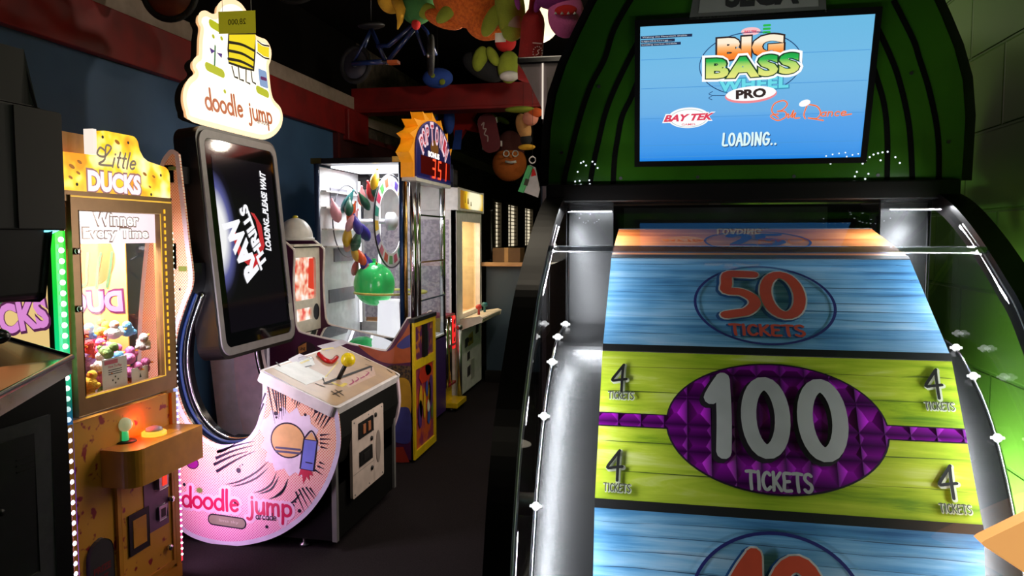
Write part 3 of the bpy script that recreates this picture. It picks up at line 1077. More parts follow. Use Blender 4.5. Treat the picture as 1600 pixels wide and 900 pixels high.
MB().ribbon(fs2, [(hk[0] - .012, hk[1]), (hk[0] + .014, hk[1] - .001)], .0016, .001).ribbon(fs2, smooth_path([(hk[0] - .012, hk[1] + .009), (hk[0] - .02, hk[1] + .004), (hk[0] - .013, hk[1]), (hk[0] - .02, hk[1] - .005), (hk[0] - .013, hk[1] - .009)]), .0014, .001).build('logo_hook', E_('logo_navy', c(30, 70, 120)), scr)
pO = sp(1173, 49)
MB().poly(fs2, ell(pO[0], pO[1], .02, .0085, 28), .001).build('logo_oval', E_('logo_pink', c(255, 200, 205)), scr)
put_text(MB(), fs2, 'BAY TEK', pO[0], pO[1], .026, .005, .002, bold=.03).build('logo_letters', E_('logo_red', c(228, 60, 90)), scr)
pL = sp(1198, 45)
bars = MB()
for k in range(3):
    bars.ribbon(fs2, [(pL[0] - .006, pL[1] - .007 + k * .007), (pL[0] + .006, pL[1] - .007 + k * .007)], .0045, .001)
bars.build('logo_bars', E_('logo_leaf', c(40, 190, 70)), scr)
pT = sp(1076, 184)
MB().poly(fs2, ell(pT[0], pT[1], .046, .023, 44), .001).build('maker_oval', E_('logo_white', c(255, 255, 255)), scr)
MB().ribbon(fs2, ell(pT[0], pT[1] - .001, .04, .0195, 44), .0012, .0015, closed=True).build('maker_ring', E_('logo_grey', c(175, 200, 200)), scr)
put_text(MB(), fs2, 'BAY TEK', pT[0], pT[1] + .001, .118, .02, .0016, bold=.07, shear=.35, rot=.02).build('maker_letters', E_('logo_white', c(255, 255, 255)), scr)
put_text(MB(), fs2, 'BAY TEK', pT[0], pT[1] + .001, .112, .0155, .0024, bold=.045, shear=.35, rot=.02).build('maker_letters', E_('logo_red', c(228, 60, 90)), scr)
put_text(MB(), fs2, 'GAMES', pT[0], pT[1] - .0145, .03, .0045, .0024, bold=.01).build('maker_letters', E_('logo_red', c(228, 60, 90)), scr)
# signature
sg = [[(1216, 184), (1206, 174), (1210, 162), (1224, 157), (1230, 163), (1222, 172), (1214, 174), (1226, 174), (1228, 182), (1216, 188), (1206, 184), (1205, 180), (1216, 178)],
      [(1228, 180), (1232, 178), (1231, 184), (1236, 180), (1240, 172), (1237, 184), (1243, 176), (1241, 184), (1249, 184)],
      [(1262, 162), (1256, 178), (1258, 185)],
      [(1262, 163), (1276, 166), (1282, 176), (1276, 185), (1262, 184), (1286, 188)],
      [(1318, 180), (1330, 178)]]
s1, s2 = MB(), MB()
for q_ in sg:
    s1.ribbon(fs2, smooth_path([sp(x, y) for x, y in q_], 5), .0034, .001)
    s2.ribbon(fs2, smooth_path([sp(x, y) for x, y in q_], 5), .0018, .002)
sgp = sp(1303, 177)
put_strokes(s2, fs2, 'ance', sgp[0], sgp[1] + .003, .052, .017, .0018, .002, shear=.2)
put_strokes(s1, fs2, 'ance', sgp[0], sgp[1] + .003, .052, .017, .0032, .001, shear=.2)
s1.build('signature_edge', E_('sig_pink', c(255, 170, 150)), scr)
s2.build('signature', E_('sig_orange', c(240, 105, 45)), scr)
pc = sp(1257, 161)
MB().poly(fs2, ell(pc[0], pc[1], .012, .007, 20, rot=.3), .0026).build('signature_cap', E_('logo_white', c(255, 255, 255)), scr)
pl_ = sp(1171, 217)
put_strokes(MB(), fs2, 'LOADING..', pl_[0], pl_[1], .118, .027, .0056, .001, dx=.0015, dy=-.0018).build('loading_shadow', E_('load_navy', c(20, 70, 130)), scr)
put_strokes(MB(), fs2, 'LOADING..', pl_[0], pl_[1], .118, .027, .0048, .002).build('loading_text', E_('load_white', c(225, 250, 250), 1.0), scr)
bt = MB()
bx = MB()
for (x, y), wd, body in (((1039, 57), .112, 'Waking the filesystem enable'), ((1023, 64), .075, 'updating..'), ((1032, 69), .088, 'Loading market module')):
    p = sp(x, y)
    bx.poly(fs2, [(sx0 + .001, p[1] - .003), (sx0 + wd, p[1] - .003), (sx0 + wd, p[1] + .003), (sx0 + .001, p[1] + .003)], .0008)
    put_text(bt, fs2, body, sx0 + wd * .47, p[1], wd * .86, .0042, .002)
bx.build('console_lines', E_('load_black', c(30, 45, 80)), scr)
bt.build('console_text', E_('load_pale', c(215, 220, 230)), scr)
# maker plate above the screen
pl0, pl1 = fh.px(1085, 24), fh.px(1283, 10)
plc = (pl0[0] + pl1[0]) / 2
plate = MB().prism(fh, [(plc - .138, pl0[1] - .006), (plc + .138, pl0[1] - .006), (plc + .125, pl0[1] + .075), (plc - .125, pl0[1] + .075)], .003, .012).build('maker_plate', mat('plate_grey', c(66, 66, 62), .5), pw, bevel=.004)
MB().prism(fh, [(plc - .122, pl0[1] + .004), (plc + .122, pl0[1] + .004), (plc + .115, pl0[1] + .068), (plc - .115, pl0[1] + .068)], .012, .0135).build('plate_face', mat('plate_face_grey', c(112, 112, 106), .5), plate)
put_text(MB(), fh, 'SEGA', plc + .008, pl0[1] + .036, .15, .05, .0145, bold=.05).build('plate_letters', ink_black, plate)
# shelf bar between head and hood
MB().box(-0.27, 0.64, 1.765, 1.87, 1.532, 1.575).build('shelf_bar', shell, pw, bevel=.004)
# lit arrow at the right edge
fp = Fr((0, 1.075, 0), (1, 0, 0), (0, 0, 1))
tip = P(1527, 843, Y=1.075)
tri = [(tip.x, tip.z), (tip.x + .16, tip.z - .105), (tip.x + .16, tip.z + .105)]
tri = [(tip.x + .004, tip.z - .004), (tip.x + .16, tip.z - .105), (tip.x + .175, tip.z), (tip.x + .16, tip.z + .105), (tip.x + .004, tip.z + .004), (tip.x, tip.z)]
arrow = MB().prism(fp, tri, -.012, 0.012).build('pointer_arrow', glow('pointer_orange', c(250, 178, 105), 0.8, c(250, 170, 100)), pw, bevel=.003)
# ------------------------------------------------------------------ jumping game machine with the J shaped side
JY0, JY1 = 3.05, 3.84
jm = thing('jump_game_machine', 'white and pink arcade machine with J shaped side, tilted upright screen and yellow ball joystick', 'arcade machine', (-1.9, 3.46, 0))
fj = Fr((0, JY0, 0), (1, 0, 0), (0, 0, 1))        # a = X, b = Z, normal to the camera side
inner_px = [(276, 240), (283, 300), (292, 380), (298, 438), (286, 476), (273, 518), (268, 560), (271, 600), (283, 642), (305, 676), (333, 695), (360, 698), (385, 690), (402, 670), (411, 640), (414, 608), (412, 583)]
outer_px = [(525, 642), (529, 690), (522, 727), (505, 766), (476, 804), (435, 833), (390, 847), (350, 849), (310, 840), (285, 826), (258, 800), (236, 735), (221, 640), (218, 540), (224, 440), (237, 330), (252, 262), (264, 240), (270, 237)]
inn = smooth_path(fj.pxs(inner_px), 4)
out_ = smooth_path(fj.pxs(outer_px), 4)
jloop = inn + out_
jprint = dots('dot_print', c(250, 225, 228), c(240, 150, 130), 105, base2=((c(214, 96, 180), c(236, 140, 104)), (c(246, 190, 226), c(253, 224, 202))), zr=(-0.02, 0.5), r0=.33, r1=.41)
jedge = mat('lavender_edge', c(226, 216, 244), 0.3)
sideblk = mat('ring_black', c(16, 15, 20), 0.2)
pn = MB().prism(fj, jloop, -0.028, 0.0).build('side_panel', jprint, jm)
MB().ribbon(fj, [(a, b) for a, b in jloop], .022, .0008, closed=True).build('panel_edge', jedge, pn)
fj2 = Fr((0, JY1 + .03, 0), (1, 0, 0), (0, 0, 1))
MB().prism(fj2, jloop, 0.0, 0.03).build('side_panel', mat('far_print', c(226, 200, 214), .4), jm)
# ring between the sides: black tunnel with chrome and blue rails
tun = MB()
hole_l = inn[8 * 1:]
vs_, fs_ = [], []
for a, b in inn[10:]:
    vs_ += [(a, JY0 + .028, b), (a, JY0 + .17, b)]
for i in range(len(inn[10:]) - 1):
    fs_.append((2 * i, 2 * i + 1, 2 * i + 3, 2 * i + 2))
tun.add(vs_, fs_, True)
vs_ = [(p[0], p[1] + (JY1 - JY0 - .17 if p[1] > JY0 + .1 else JY1 - JY0 - .10), p[2]) for p in vs_]
ring2 = MB().add(vs_, fs_, True).build('ring_lining', sideblk, jm)
ring = tun.build('ring_lining', sideblk, jm)
cen = V((sum(p[0] for p in inn[14:]) / len(inn[14:]), 0.82))
def rail(y, k, r, m, n_):
    pts = []
    for a, b in inn[14:]:
        d = V((a, b)) - cen
        pts.append((cen.x + d.x * k, y, cen.y + d.y * k))
    return MB().tube(pts, r, 6).build(n_, m, ring)
rail(JY0 + .06, .975, .006, glow('rail_blue', c(40, 90, 200), .35), 'light_rail')
rail(JY0 + .11, .97, .008, chrome, 'chrome_rail')
rail(JY1 - .06, .97, .008, chrome, 'chrome_rail')
# lower body and front
low = fj.pxs([(412, 590), (523, 645), (527, 690), (520, 727), (503, 766), (474, 803), (435, 830), (402, 842), (398, 700), (408, 680), (417, 640)])
bd = MB().prism(fj, low, -(JY1 - JY0), -0.028)
bd.box(-1.82, -1.445, JY0 + .04, JY1 - .01, 0.045, 0.40)
bd.box(-1.66, -1.445, JY0 + .03, JY1, 0.3, 0.64)
body = bd.build('body', mat('body_black', c(10, 9, 9), .6, spec=.2), jm)
for y in (JY0 + .03, JY1 - .01):
    MB().box(-1.455, -1.432, y - .012, y + .012, 0.05, 0.63).build('corner_trim', grey, body)
# low tie box between the sides at the back
MB().box(-2.40, -2.16, JY0 + .03, JY1, 0.05, 0.30).build('back_tie', mat('back_navy', c(24, 34, 56), .5), jm)
for x, y in ((-1.62, 3.12), (-1.62, 3.78), (-2.4, 3.12), (-2.4, 3.78)):
    MB().lathe((x, y, 0), [(.022, 0), (.022, .012), (.009, .016), (.009, .06)], 12).build('foot', steel, jm)
# control deck
tA, tB = P(412, 581, Y=JY0), P(525, 636, Y=JY0)
fd_ = Fr((tA.x, JY0, tA.z), (0, 1, 0), (tB - tA))
fd_ = Fr(tB, (0, 1, 0), (tA - tB))       # u along the aisle, v up the slope; normal upwards
if fd_.n.z < 0:
    fd_ = Fr(tB, (0, -1, 0), (tA - tB))
sgn = 1 if fd_.u.y > 0 else -1
DW, DL = JY1 - JY0 + .04, (tA - tB).length
def dk(pts):
    return [fd_.px(*p) for p in pts]
a0, a1 = sorted((0.0 - .012 * sgn, sgn * DW))
deck = MB().prism(fd_, rrect(a0, -.012, a1, DL + .02, .03), -.05, 0).build('control_deck', mat('deck_white', c(236, 230, 232), .3), jm, bevel=.006)
MB().poly(fd_, rrect(a0 + .012, .004, a1 - .012, DL + .008, .025), .0012).build('deck_print', mat('deck_paper', c(196, 166, 136), .3, noise=(7, c(178, 150, 128))), deck)
pr = MB().poly(fd_, dk([(425, 575), (463, 565), (512, 590), (478, 602)]), .002).poly(fd_, dk([(466, 566), (486, 557), (492, 570), (476, 577)]), .0022)
pr.build('deck_patch', mat('deck_pale', c(205, 205, 200), .3), deck)
MB().poly(fd_, dk([(530, 595), (583, 573), (587, 587), (545, 606)]), .002).build('deck_patch', mat('deck_pinkish', c(214, 184, 172), .3), deck)
MB().poly(fd_, dk([(450, 562), (468, 553), (480, 558), (462, 570)]), .0018).build('deck_patch', mat('deck_lilac', c(176, 160, 178), .3), deck)
MB().poly(fd_, dk([(495, 541), (534, 531), (545, 536), (510, 549)]), .0018).build('deck_patch', mat('deck_lilac', c(176, 160, 178), .3), deck)
MB().ribbon(fd_, dk([(528, 566), (508, 590)]), .006, .0026).ribbon(fd_, dk([(520, 599), (533, 604), (540, 600)]), .02, .0024).ribbon(fd_, dk([(503, 547), (520, 544)]), .016, .0024).ribbon(fd_, dk([(470, 568), (482, 563)]), .012, .0024).build('deck_marks', mat('deck_yellow', c(226, 200, 70), .3), deck)
for q_ in ([(432, 567), (437, 573)], [(493, 600), (507, 605)], [(605, 578), (612, 583)], [(618, 584), (622, 587)], [(570, 561), (578, 565)], [(524, 610), (536, 618)], [(520, 617), (534, 611)], [(518, 612), (530, 620)], [(477, 574), (486, 572)]):
    MB().ribbon(fd_, dk(q_), .009, .0026).build('deck_ink', mat('deck_ink', c(52, 46, 44), .4), deck)
p = fd_.px(562, 590)
put_strokes(MB(), fd_, 'POT'.replace('P', 'T') if False else 'TILT', p[0], p[1], .15, .05, .008, .003, mirror=False, rot=0).build('deck_lettering', mat('deck_magenta', c(170, 60, 110), .4), deck) if False else None
lt = MB()
for q_ in ([(546, 602), (552, 598), (550, 594)], [(555, 597), (560, 593), (557, 590)], [(563, 592), (569, 589)], [(571, 588), (576, 583), (572, 581)]):
    lt.ribbon(fd_, smooth_path(dk(q_), 3), .008, .003)
lt.build('deck_scribble', mat('deck_magenta', c(170, 60, 110), .4), deck)
# joystick: slot, stem, ball
MB().ribbon(fd_, dk([(507, 600), (528, 592), (580, 573)]), .016, .003).ribbon(fd_, dk([(504, 591), (508, 601), (520, 601)]), .006, .003).ribbon(fd_, dk([(571, 570), (580, 573), (580, 580)]), .006, .003).build('joystick_slot', ink_black, deck)
sb = fd_.px(529, 592)
s0_, s1_ = fd_.at(sb[0], sb[1]), P(544, 562, Y=fd_.at(sb[0], sb[1]).y + .01)
js = MB().tube([s0_, s1_], .011, 10).build('joystick_stem', ink_black, jm)
MB().ball(s1_, .036, 24, 16).build('joystick_ball', mat('ball_yellow', c(245, 215, 20), .25, coat=.3), js)
# red push bar on a clear dome
rb = dk([(497, 556), (508, 566), (518, 568), (525, 561)])
MB().tube([fd_.at(a, b, .012) for a, b in smooth_path(rb, 4)], .012, 8).build('push_bar', mat('bar_red', c(190, 22, 26), .25), deck)
dm = fd_.px(477, 563)
MB().ball(fd_.at(dm[0], dm[1]), .045, 20, 8, sz=.5, half=True).build('clear_dome', clear('dome_clear', (.95, .97, .98, 1), .05), deck)
# coin door
XF = -1.428
fc = Fr((XF, 0, 0), (0, 1, 0), (0, 0, 1))
cq = fc.pxs([(546, 657), (594, 630), (597, 739), (547, 781)])
ys = [p_[0] for p_ in cq]
zs = [p_[1] for p_ in cq]
cy0, cy1 = sum(sorted(ys)[:2]) / 2, sum(sorted(ys)[2:]) / 2
cz0, cz1 = sum(sorted(zs)[:2]) / 2, sum(sorted(zs)[2:]) / 2
cdm = mat('coin_door_beige', c(216, 196, 186), .45)
door = MB().prism(fc, rrect(cy0, cz0, cy1, cz1, .012), 0, .014).build('coin_door', cdm, jm, bevel=.003)
cw, ch_ = cy1 - cy0, cz1 - cz0
def cp(a, b):
    return (cy0 + a * cw, cz0 + b * ch_)
def crect(a0, b0, a1, b1):
    (x0, y0), (x1, y1) = cp(a0, b0), cp(a1, b1)
    return [(x0, y0), (x1, y0), (x1, y1), (x0, y1)]
MB().prism(fc, crect(.18, .72, .62, .92), .014, .02).build('coin_slot_plate', ink_black, door, bevel=.002)
MB().prism(fc, crect(.28, .76, .36, .88), .02, .024).prism(fc, crect(.44, .76, .52, .88), .02, .024).build('coin_slots', mat('slot_tan', c(176, 110, 76), .4), door)
MB().prism(fc, crect(.2, .36, .58, .54), .014, .02).build('coin_return', ink_black, door, bevel=.002)
MB().prism(fc, crect(.30, .40, .48, .5), .02, .022).build('return_flap', mat('flap_dark', c(38, 36, 36), .4), door)
MB().prism(fc, [(a, b) for a, b in ell(*cp(.8, .45), cw * .075, ch_ * .22, 24)], .014, .017).build('door_slot', mat('slot_greyish', c(146, 132, 126), .5), door)
for a, b in ((.72, .9), (.58, .62), (.58, .22)):
    x, y = cp(a, b)
    MB().lathe(fc.at(x, y, .014), [(.012, 0), (.012, .006)], 12, (1, 0, 0)).build('lock', ink_black, door)
MB().ribbon(fc, [cp(.02, .3), cp(.66, .3)], .003, .0145).ribbon(fc, [cp(.66, .02), cp(.66, .98)], .003, .0145).build('door_seams', mat('seam_tan', c(150, 134, 126), .5), door)
bo = MB()
for a in (.06, .5, .94):
    for b in (.04, .96):
        x, y = cp(a, b)
        bo.lathe(fc.at(x, y, .014), [(.004, 0), (.004, .002)], 8, (1, 0, 0))
bo.build('screws', grey, door)

# --- printed drawing on the J: lines, lettering, rocket, pale burst with a tan disc
def jr(pts, n=5):
    return smooth_path(fj.pxs(pts), n)
burst = [(a, b) for a, b in fj.pxs([(404, 668), (412, 655), (420, 652), (424, 640), (434, 648), (442, 634), (452, 646), (464, 636), (470, 650), (484, 648), (486, 662), (498, 672), (492, 684), (500, 700), (490, 712), (492, 728), (480, 734), (476, 748), (462, 738), (452, 744), (444, 732), (430, 736), (426, 724), (414, 720), (418, 706), (408, 698), (414, 684)])]
MB().poly(fj, burst, .0007).build('print_burst', mat('print_pale', c(240, 226, 246), .35), pn)
hatch = [[(418, 599), (430, 662)], [(424, 600), (436, 655)], [(430, 602), (434, 648)], [(434, 604), (437, 652)], [(438, 606), (441, 656)], [(442, 608), (443, 650)], [(446, 610), (446, 646)],
         [(458, 614), (456, 628)], [(463, 616), (460, 632)], [(468, 618), (462, 638)], [(473, 620), (466, 634)], [(487, 628), (484, 638)], [(492, 630), (486, 642)], [(498, 634), (488, 652)], [(503, 638), (492, 660)], [(508, 640), (496, 664)], [(513, 644), (500, 668)], [(517, 650), (504, 670)],
         [(500, 680), (516, 678)], [(500, 686), (517, 686)], [(500, 692), (514, 694)], [(501, 698), (512, 701)], [(499, 722), (508, 726)], [(496, 728), (507, 733)], [(492, 734), (504, 742)],
         [(462, 768), (476, 800)], [(467, 764), (482, 794)], [(472, 762), (488, 788)], [(478, 761), (492, 780)], [(484, 762), (494, 776)], [(415, 614), (405, 640)], [(412, 630), (404, 652)]]
for i_ in range(0, len(hatch)):
    MB().ribbon(fj, fj.pxs(hatch[i_]), .0095, .0009, taper=True).build('print_dash', ink, pn)
for h_ in ([(398, 689), (365, 697), (340, 706)], [(396, 696), (366, 704), (337, 716)], [(388, 705), (362, 713), (334, 726)], [(398, 705), (370, 718), (338, 737)], [(372, 690), (352, 703), (339, 706)]):
    MB().ribbon(fj, jr(h_[::-1]), .015, .0009, taper=True).build('print_streak', ink, pn)
for h_ in ([(420, 720), (400, 738), (374, 752), (352, 757)], [(420, 730), (402, 746), (380, 756), (362, 760)], [(432, 738), (424, 756), (410, 766), (396, 770)], [(436, 744), (424, 764), (404, 772)], [(450, 748), (442, 766), (426, 778)], [(448, 758), (438, 772), (420, 780)], [(470, 770), (458, 784), (444, 790)]):
    MB().ribbon(fj, jr(h_), .0095, .0009, taper='both').build('print_swoosh', ink, pn)
for x, y, r in ((373, 735, .0125), (379, 726, .004), (375, 728, .003), (439, 640, .008), (432, 652, .006), (431, 646, .01), (477, 648, .007), (494, 642, .01), (288, 757, .008), (458, 790, .008), (468, 798, .009), (462, 784, .005), (417, 823, .008), (404, 768, .003)):
    a, b = fj.px(x, y)
    MB().poly(fj, ell(a, b, r, r, 14), .001).build('print_dot', ink, pn)
for h_ in ([(268, 320), (262, 360)], [(273, 322), (268, 355)], [(272, 395), (276, 430)], [(275, 380), (279, 412)], [(273, 668), (283, 690), (294, 702)], [(276, 690), (284, 706)]):
    MB().ribbon(fj, jr(h_), .004, .0009, taper='both').build('print_swoosh', ink, pn)
for x, y, r in ((266, 312, .008), (264, 348, .009), (281, 452, .005), (268, 440, .014)):
    a, b = fj.px(x, y)
    MB().poly(fj, ell(a, b, r, r * 1.2, 14), .001).build('print_dot', ink, pn)
MB().poly(fj, rrect(*fj.px(263, 266), *fj.px(275, 260), .006), .001).build('print_tab', mat('print_olive', c(120, 140, 70), .4), pn)
MB().poly(fj, rrect(*fj.px(279, 424), *fj.px(292, 416), .006), .001).build('print_tab', mat('print_olive', c(120, 140, 70), .4), pn)
a, b = fj.px(450, 688)
MB().poly(fj, ell(a, b, .087, .084, 32), .0009).build('print_disc_edge', ink, pn)
MB().poly(fj, ell(a, b, .08, .077, 32), .0014).build('print_disc', mat('print_tan', c(236, 188, 126), .35), pn)
bar = MB()
for dy in (-.036, -.053):
    bar.ribbon(fj, [(a - .06, b + dy), (a + .06, b + dy - .004)], .01, .0018)
bar.build('print_bands', mat('print_slate', c(86, 84, 116), .4), pn)
rk = fj.pxs([(475, 686), (496, 689), (490, 736), (469, 732)])
MB().poly(fj, [rk[0], rk[1], rk[2], rk[3]][::-1], .001).build('print_rocket', mat('print_blue', c(120, 130, 226), .35), pn)
MB().ribbon(fj, rk, .007, .0016, closed=True).ribbon(fj, jr([(475, 686), (487, 673), (496, 689)]), .007, .0016).ribbon(fj, fj.pxs([(478, 722), (488, 724)]), .005, .0018).build('print_rocket_edge', ink, pn)
MB().poly(fj, fj.pxs([(477, 686), (487, 675), (494, 688)])[::-1], .0012).build('print_nose', mat('print_tan', c(236, 188, 126), .35), pn)
MB().poly(fj, fj.pxs([(470, 732), (466, 744), (472, 741), (474, 756), (479, 744), (484, 752), (483, 741), (490, 744), (486, 735)])[::-1], .0012).build('print_flame', mat('print_crimson', c(206, 52, 84), .35), pn)
a, b = fj.px(301, 724)
MB().poly(fj, ell(a, b, .033, .027, 24), .001).build('print_spot_edge', ink, pn)
MB().poly(fj, ell(a, b, .029, .023, 24), .0014).build('print_spot', mat('print_violet', c(150, 30, 140), .35), pn)
pt = fj.px(369, 789)
wA, wB = fj.px(284, 770), fj.px(455, 790)
halo = MB()
wid = wB[0] - wA[0]
jr_ = -.018
put_strokes(halo, fj, 'doodle jump', pt[0], pt[1] + .018, wid, .098, .042, .0008, rot=jr_, track=.08)
halo.build('lettering_halo', mat('print_halo', c(246, 206, 236), .35), pn)
put_strokes(MB(), fj, 'doodle jump', pt[0], pt[1] + .018, wid, .098, .0142, .0014, rot=jr_, track=.08).build('lettering', mat('print_letter', c(206, 28, 88), .35), pn)
pa = fj.px(416, 809)
put_strokes(MB(), fj, 'arcade', pa[0], pa[1] + .008, .105, .034, .0045, .0016).build('lettering', ink, pn)
a, b = fj.px(312, 766)
MB().poly(fj, [(a + r * math.cos(t), b + r * .8 * math.sin(t)) for t, r in [(PI * k / 9, .022 if k % 2 else .013) for k in range(18)]], .0016).build('print_star', mat('print_olive', c(120, 140, 70), .4), pn)
x0, y0 = fj.px(327, 823)
x1, y1 = fj.px(383, 806)
fk = Fr(fj.at((x0 + x1) / 2, (y0 + y1) / 2), fj.u * math.cos(-.06) + fj.v * math.sin(-.06), fj.v * math.cos(-.06) - fj.u * math.sin(-.06))
MB().poly(fk, rrect(-.1, -.028, .1, .028, .026), .001).build('print_plate_edge', ink, pn)
MB().poly(fk, rrect(-.094, -.022, .094, .022, .021), .0016).build('print_plate', mat('print_khaki', c(150, 138, 124), .4), pn)
put_text(MB(), fk, 'lima sky', .01, 0, .1, .018, .0022).build('lettering', mat('print_palegrey', c(196, 186, 176), .4), pn)

# --- tilted upright screen
SY = 3.17
pb, ptp = P(345, 562, Y=SY), P(303, 193, Y=SY)
fsn = Fr(pb, (0, 1, 0), ptp - pb)
HT = (ptp - pb).length
wB_, wT_ = fsn.px(462, 522)[0], fsn.px(430, 226)[0]
WD = (wB_ + wT_) / 2
hs = MB().prism(fsn, rrect(0, -.01, WD, HT, .075, 8), -.12, 0).build('screen_housing', mat('housing_black', c(20, 17, 17), .3, noise=(9, c(26, 22, 22))), jm, bevel=.006)
bez = MB().prism(fsn, [rrect(.014, .008, WD - .014, HT - .018, .07, 8), rrect(.05, .046, WD - .05, HT - .056, .045, 8)[::-1]], 0, .008).build('screen_bezel', mat('bezel_grey', c(132, 126, 128), .35), hs, bevel=.003)
gl_ = mat('screen_glass_black', c(8, 7, 9), .06, coat=.4)
gp = MB().prism(fsn, rrect(.048, .044, WD - .048, HT - .054, .046, 8), 0, .003).build('screen_glass', gl_, hs)
dx0, dx1, dz0, dz1 = .105, WD - .085, .115, HT - .135
dm_ = mat('display', c(6, 6, 10), .08, emit=(1, 1, 1, 1), es=.9)
nt, b_ = nodes_of(dm_)
tc = nt.nodes.new('ShaderNodeTexCoord')
gc = fsn.at(dx0 - .03, HT * .545, .004) - jm.b
mp = nt.nodes.new('ShaderNodeMapping')
mp.vector_type = 'TEXTURE'
mp.inputs['Location'].default_value = gc
mp.inputs['Scale'].default_value = (.6, .2, .36)
gd = nt.nodes.new('ShaderNodeTexGradient')
gd.gradient_type = 'SPHERICAL'
rp = nt.nodes.new('ShaderNodeValToRGB')
els = rp.color_ramp.elements
els[0].position, els[0].color = 0.0, c(13, 9, 14)
els[1].position, els[1].color = 0.62, c(255, 255, 255)
for p_, q_ in ((.14, c(22, 18, 32)), (.36, c(96, 98, 160))):
    e = els.new(p_)
    e.color = q_
nt.links.new(tc.outputs['Object'], mp.inputs['Vector'])
nt.links.new(mp.outputs[0], gd.inputs['Vector'])
nt.links.new(gd.outputs['Color'], rp.inputs['Fac'])
nt.links.new(rp.outputs['Color'], b_.inputs['Emission Color'])
dsp = MB().prism(fsn, [(dx0, dz0), (dx1, dz0), (dx1, dz1), (dx0, dz1)], .003, .0045).build('display', dm_, gp)
def fp_(pts):
    return [fsn.px(*p_) for p_ in pts]
MB().poly(fsn, fp_([(361, 366), (366, 360), (370, 375), (378, 395), (390, 405), (402, 400), (404, 372), (398, 345), (390, 332), (396, 334), (407, 352), (412, 384), (408, 398), (398, 416), (386, 414), (372, 402)]), .0055).poly(fsn, fp_([(385, 402), (400, 396), (405, 408), (396, 425)]), .0055).build('logo_splash', glow('logo_crimson', c(200, 30, 40), .9), gp)
txw = glow('logo_lettering', c(250, 250, 255), 1.0)
r0, r1 = fsn.px(397, 425), fsn.px(362, 338)
ra = math.atan2(r1[1] - r0[1], r1[0] - r0[0])
def along(p0, p1, body, ht, bold, shear=.15, cc=.007):
    q0, q1 = fsn.px(*p0), fsn.px(*p1)
    an = math.atan2(q1[1] - q0[1], q1[0] - q0[0])
    put_text(MB(), fsn, body, (q0[0] + q1[0]) / 2, (q0[1] + q1[1]) / 2, math.hypot(q1[0] - q0[0], q1[1] - q0[1]), ht, cc, bold=bold, shear=shear, rot=an).build('screen_lettering', txw, gp)
along((394, 432), (356, 340), 'RAW', .15, .06, 0)
along((411, 418), (377, 322), 'THRILLS', .085, .05, 0, .0075)
along((418, 392), (408, 268), 'LOADING...PLEASE WAIT', .06, .045, .2)
ls = fsn.px(447, 508), fsn.px(458, 486)
MB().prism(fsn, [(WD - .062, .115), (WD - .02, .115), (WD - .02, .21), (WD - .062, .21)], .008, .0086).build('sticker', mat('sticker_grey', c(150, 146, 144), .6), bez)
# arm carrying the screen
MB().box(-2.28, -2.2, JY0, JY1 + .02, 1.3, 1.42).box(-2.26, -2.2, JY0, JY1 + .02, 1.7, 1.78).build('screen_arm', matte_black, jm)

# --- backlit topper
fm = Fr(fsn.at(0, 0, -.03), fsn.u, fsn.v)
top_px = [(300, 186), (293, 174), (289, 158), (290, 142), (296, 128), (305, 120), (308, 113), (304, 106), (304, 98), (309, 92), (313, 88), (314, 62), (316, 44), (312, 34), (314, 24), (322, 21), (332, 26), (340, 24), (342, 12), (350, 4), (362, 2), (374, 7), (382, 16), (392, 34), (398, 56), (406, 62), (416, 66), (422, 78), (421, 92), (418, 102), (420, 128), (423, 148), (428, 160), (437, 170), (440, 182), (437, 196), (427, 208), (413, 214), (398, 212), (350, 200)]
tl = smooth_path([fm.px(*p_) for p_ in top_px], 3, closed=True)
tl = tl[::-1]
warm = mat('topper_light', (.05, .05, .05, 1), .3, emit=c(255, 246, 226), es=1.35)
topper = MB().prism(fm, tl, -.055, -.022).build('topper_back', matte_black, jm)
rim = MB().prism(fm, tl, -.022, -.002, caps=False).build('topper_rim', glow('topper_peach', c(250, 196, 140), .75, c(240, 200, 160)), topper)
fa = MB().poly(fm, tl, -.001)
fa.build('topper_face', warm, topper)
rl = MB().ribbon(fm, tl, .028, 0.0, closed=True)
rl.build('topper_border', glow('topper_border_light', c(255, 222, 178), .95, c(240, 210, 180)), topper)
MB().box(-2.33, -2.27, 3.45, 3.6, 1.75, 2.15).build('topper_post', matte_black, topper)
def tp(x, y):
    return fm.px(x, y)
q0, q1 = tp(320, 158), tp(424, 184)
an = math.atan2(q1[1] - q0[1], q1[0] - q0[0])
put_strokes(MB(), fm, 'doodle jump', (q0[0] + q1[0]) / 2, (q0[1] + q1[1]) / 2 + .016, math.hypot(q1[0] - q0[0], q1[1] - q0[1]), .105, .0165, .0015, rot=an, track=.09).build('topper_lettering', glow('topper_rust', c(196, 88, 22), .85), topper)
pa = tp(411, 193)
put_strokes(MB(), fm, 'arcade', pa[0], pa[1] + .012, .135, .034, .004, .002, rot=an).build('topper_lettering', glow('topper_brown', c(110, 70, 40), .8), topper)
yel = glow('topper_yellow', c(248, 222, 30), 1.0)
olv = glow('topper_olive', c(196, 200, 30), .9)
dk_ = glow('topper_ink', c(40, 30, 12), .5)
brl = [tp(*p_) for p_ in ((357, 52), (399, 52), (398, 82), (396, 110), (380, 106), (357, 98), (356, 78))]
MB().poly(fm, brl, .001).build('topper_block', yel, topper)
ln = MB().ribbon(fm, brl, .014, .0016, closed=True)
for s_ in (((357, 66), (378, 70), (398, 80)), ((356, 79), (378, 84), (397, 95)), ((356, 92), (376, 96), (396, 106))):
    ln.ribbon(fm, smooth_path([tp(*p_) for p_ in s_], 4), .0155, .0018)
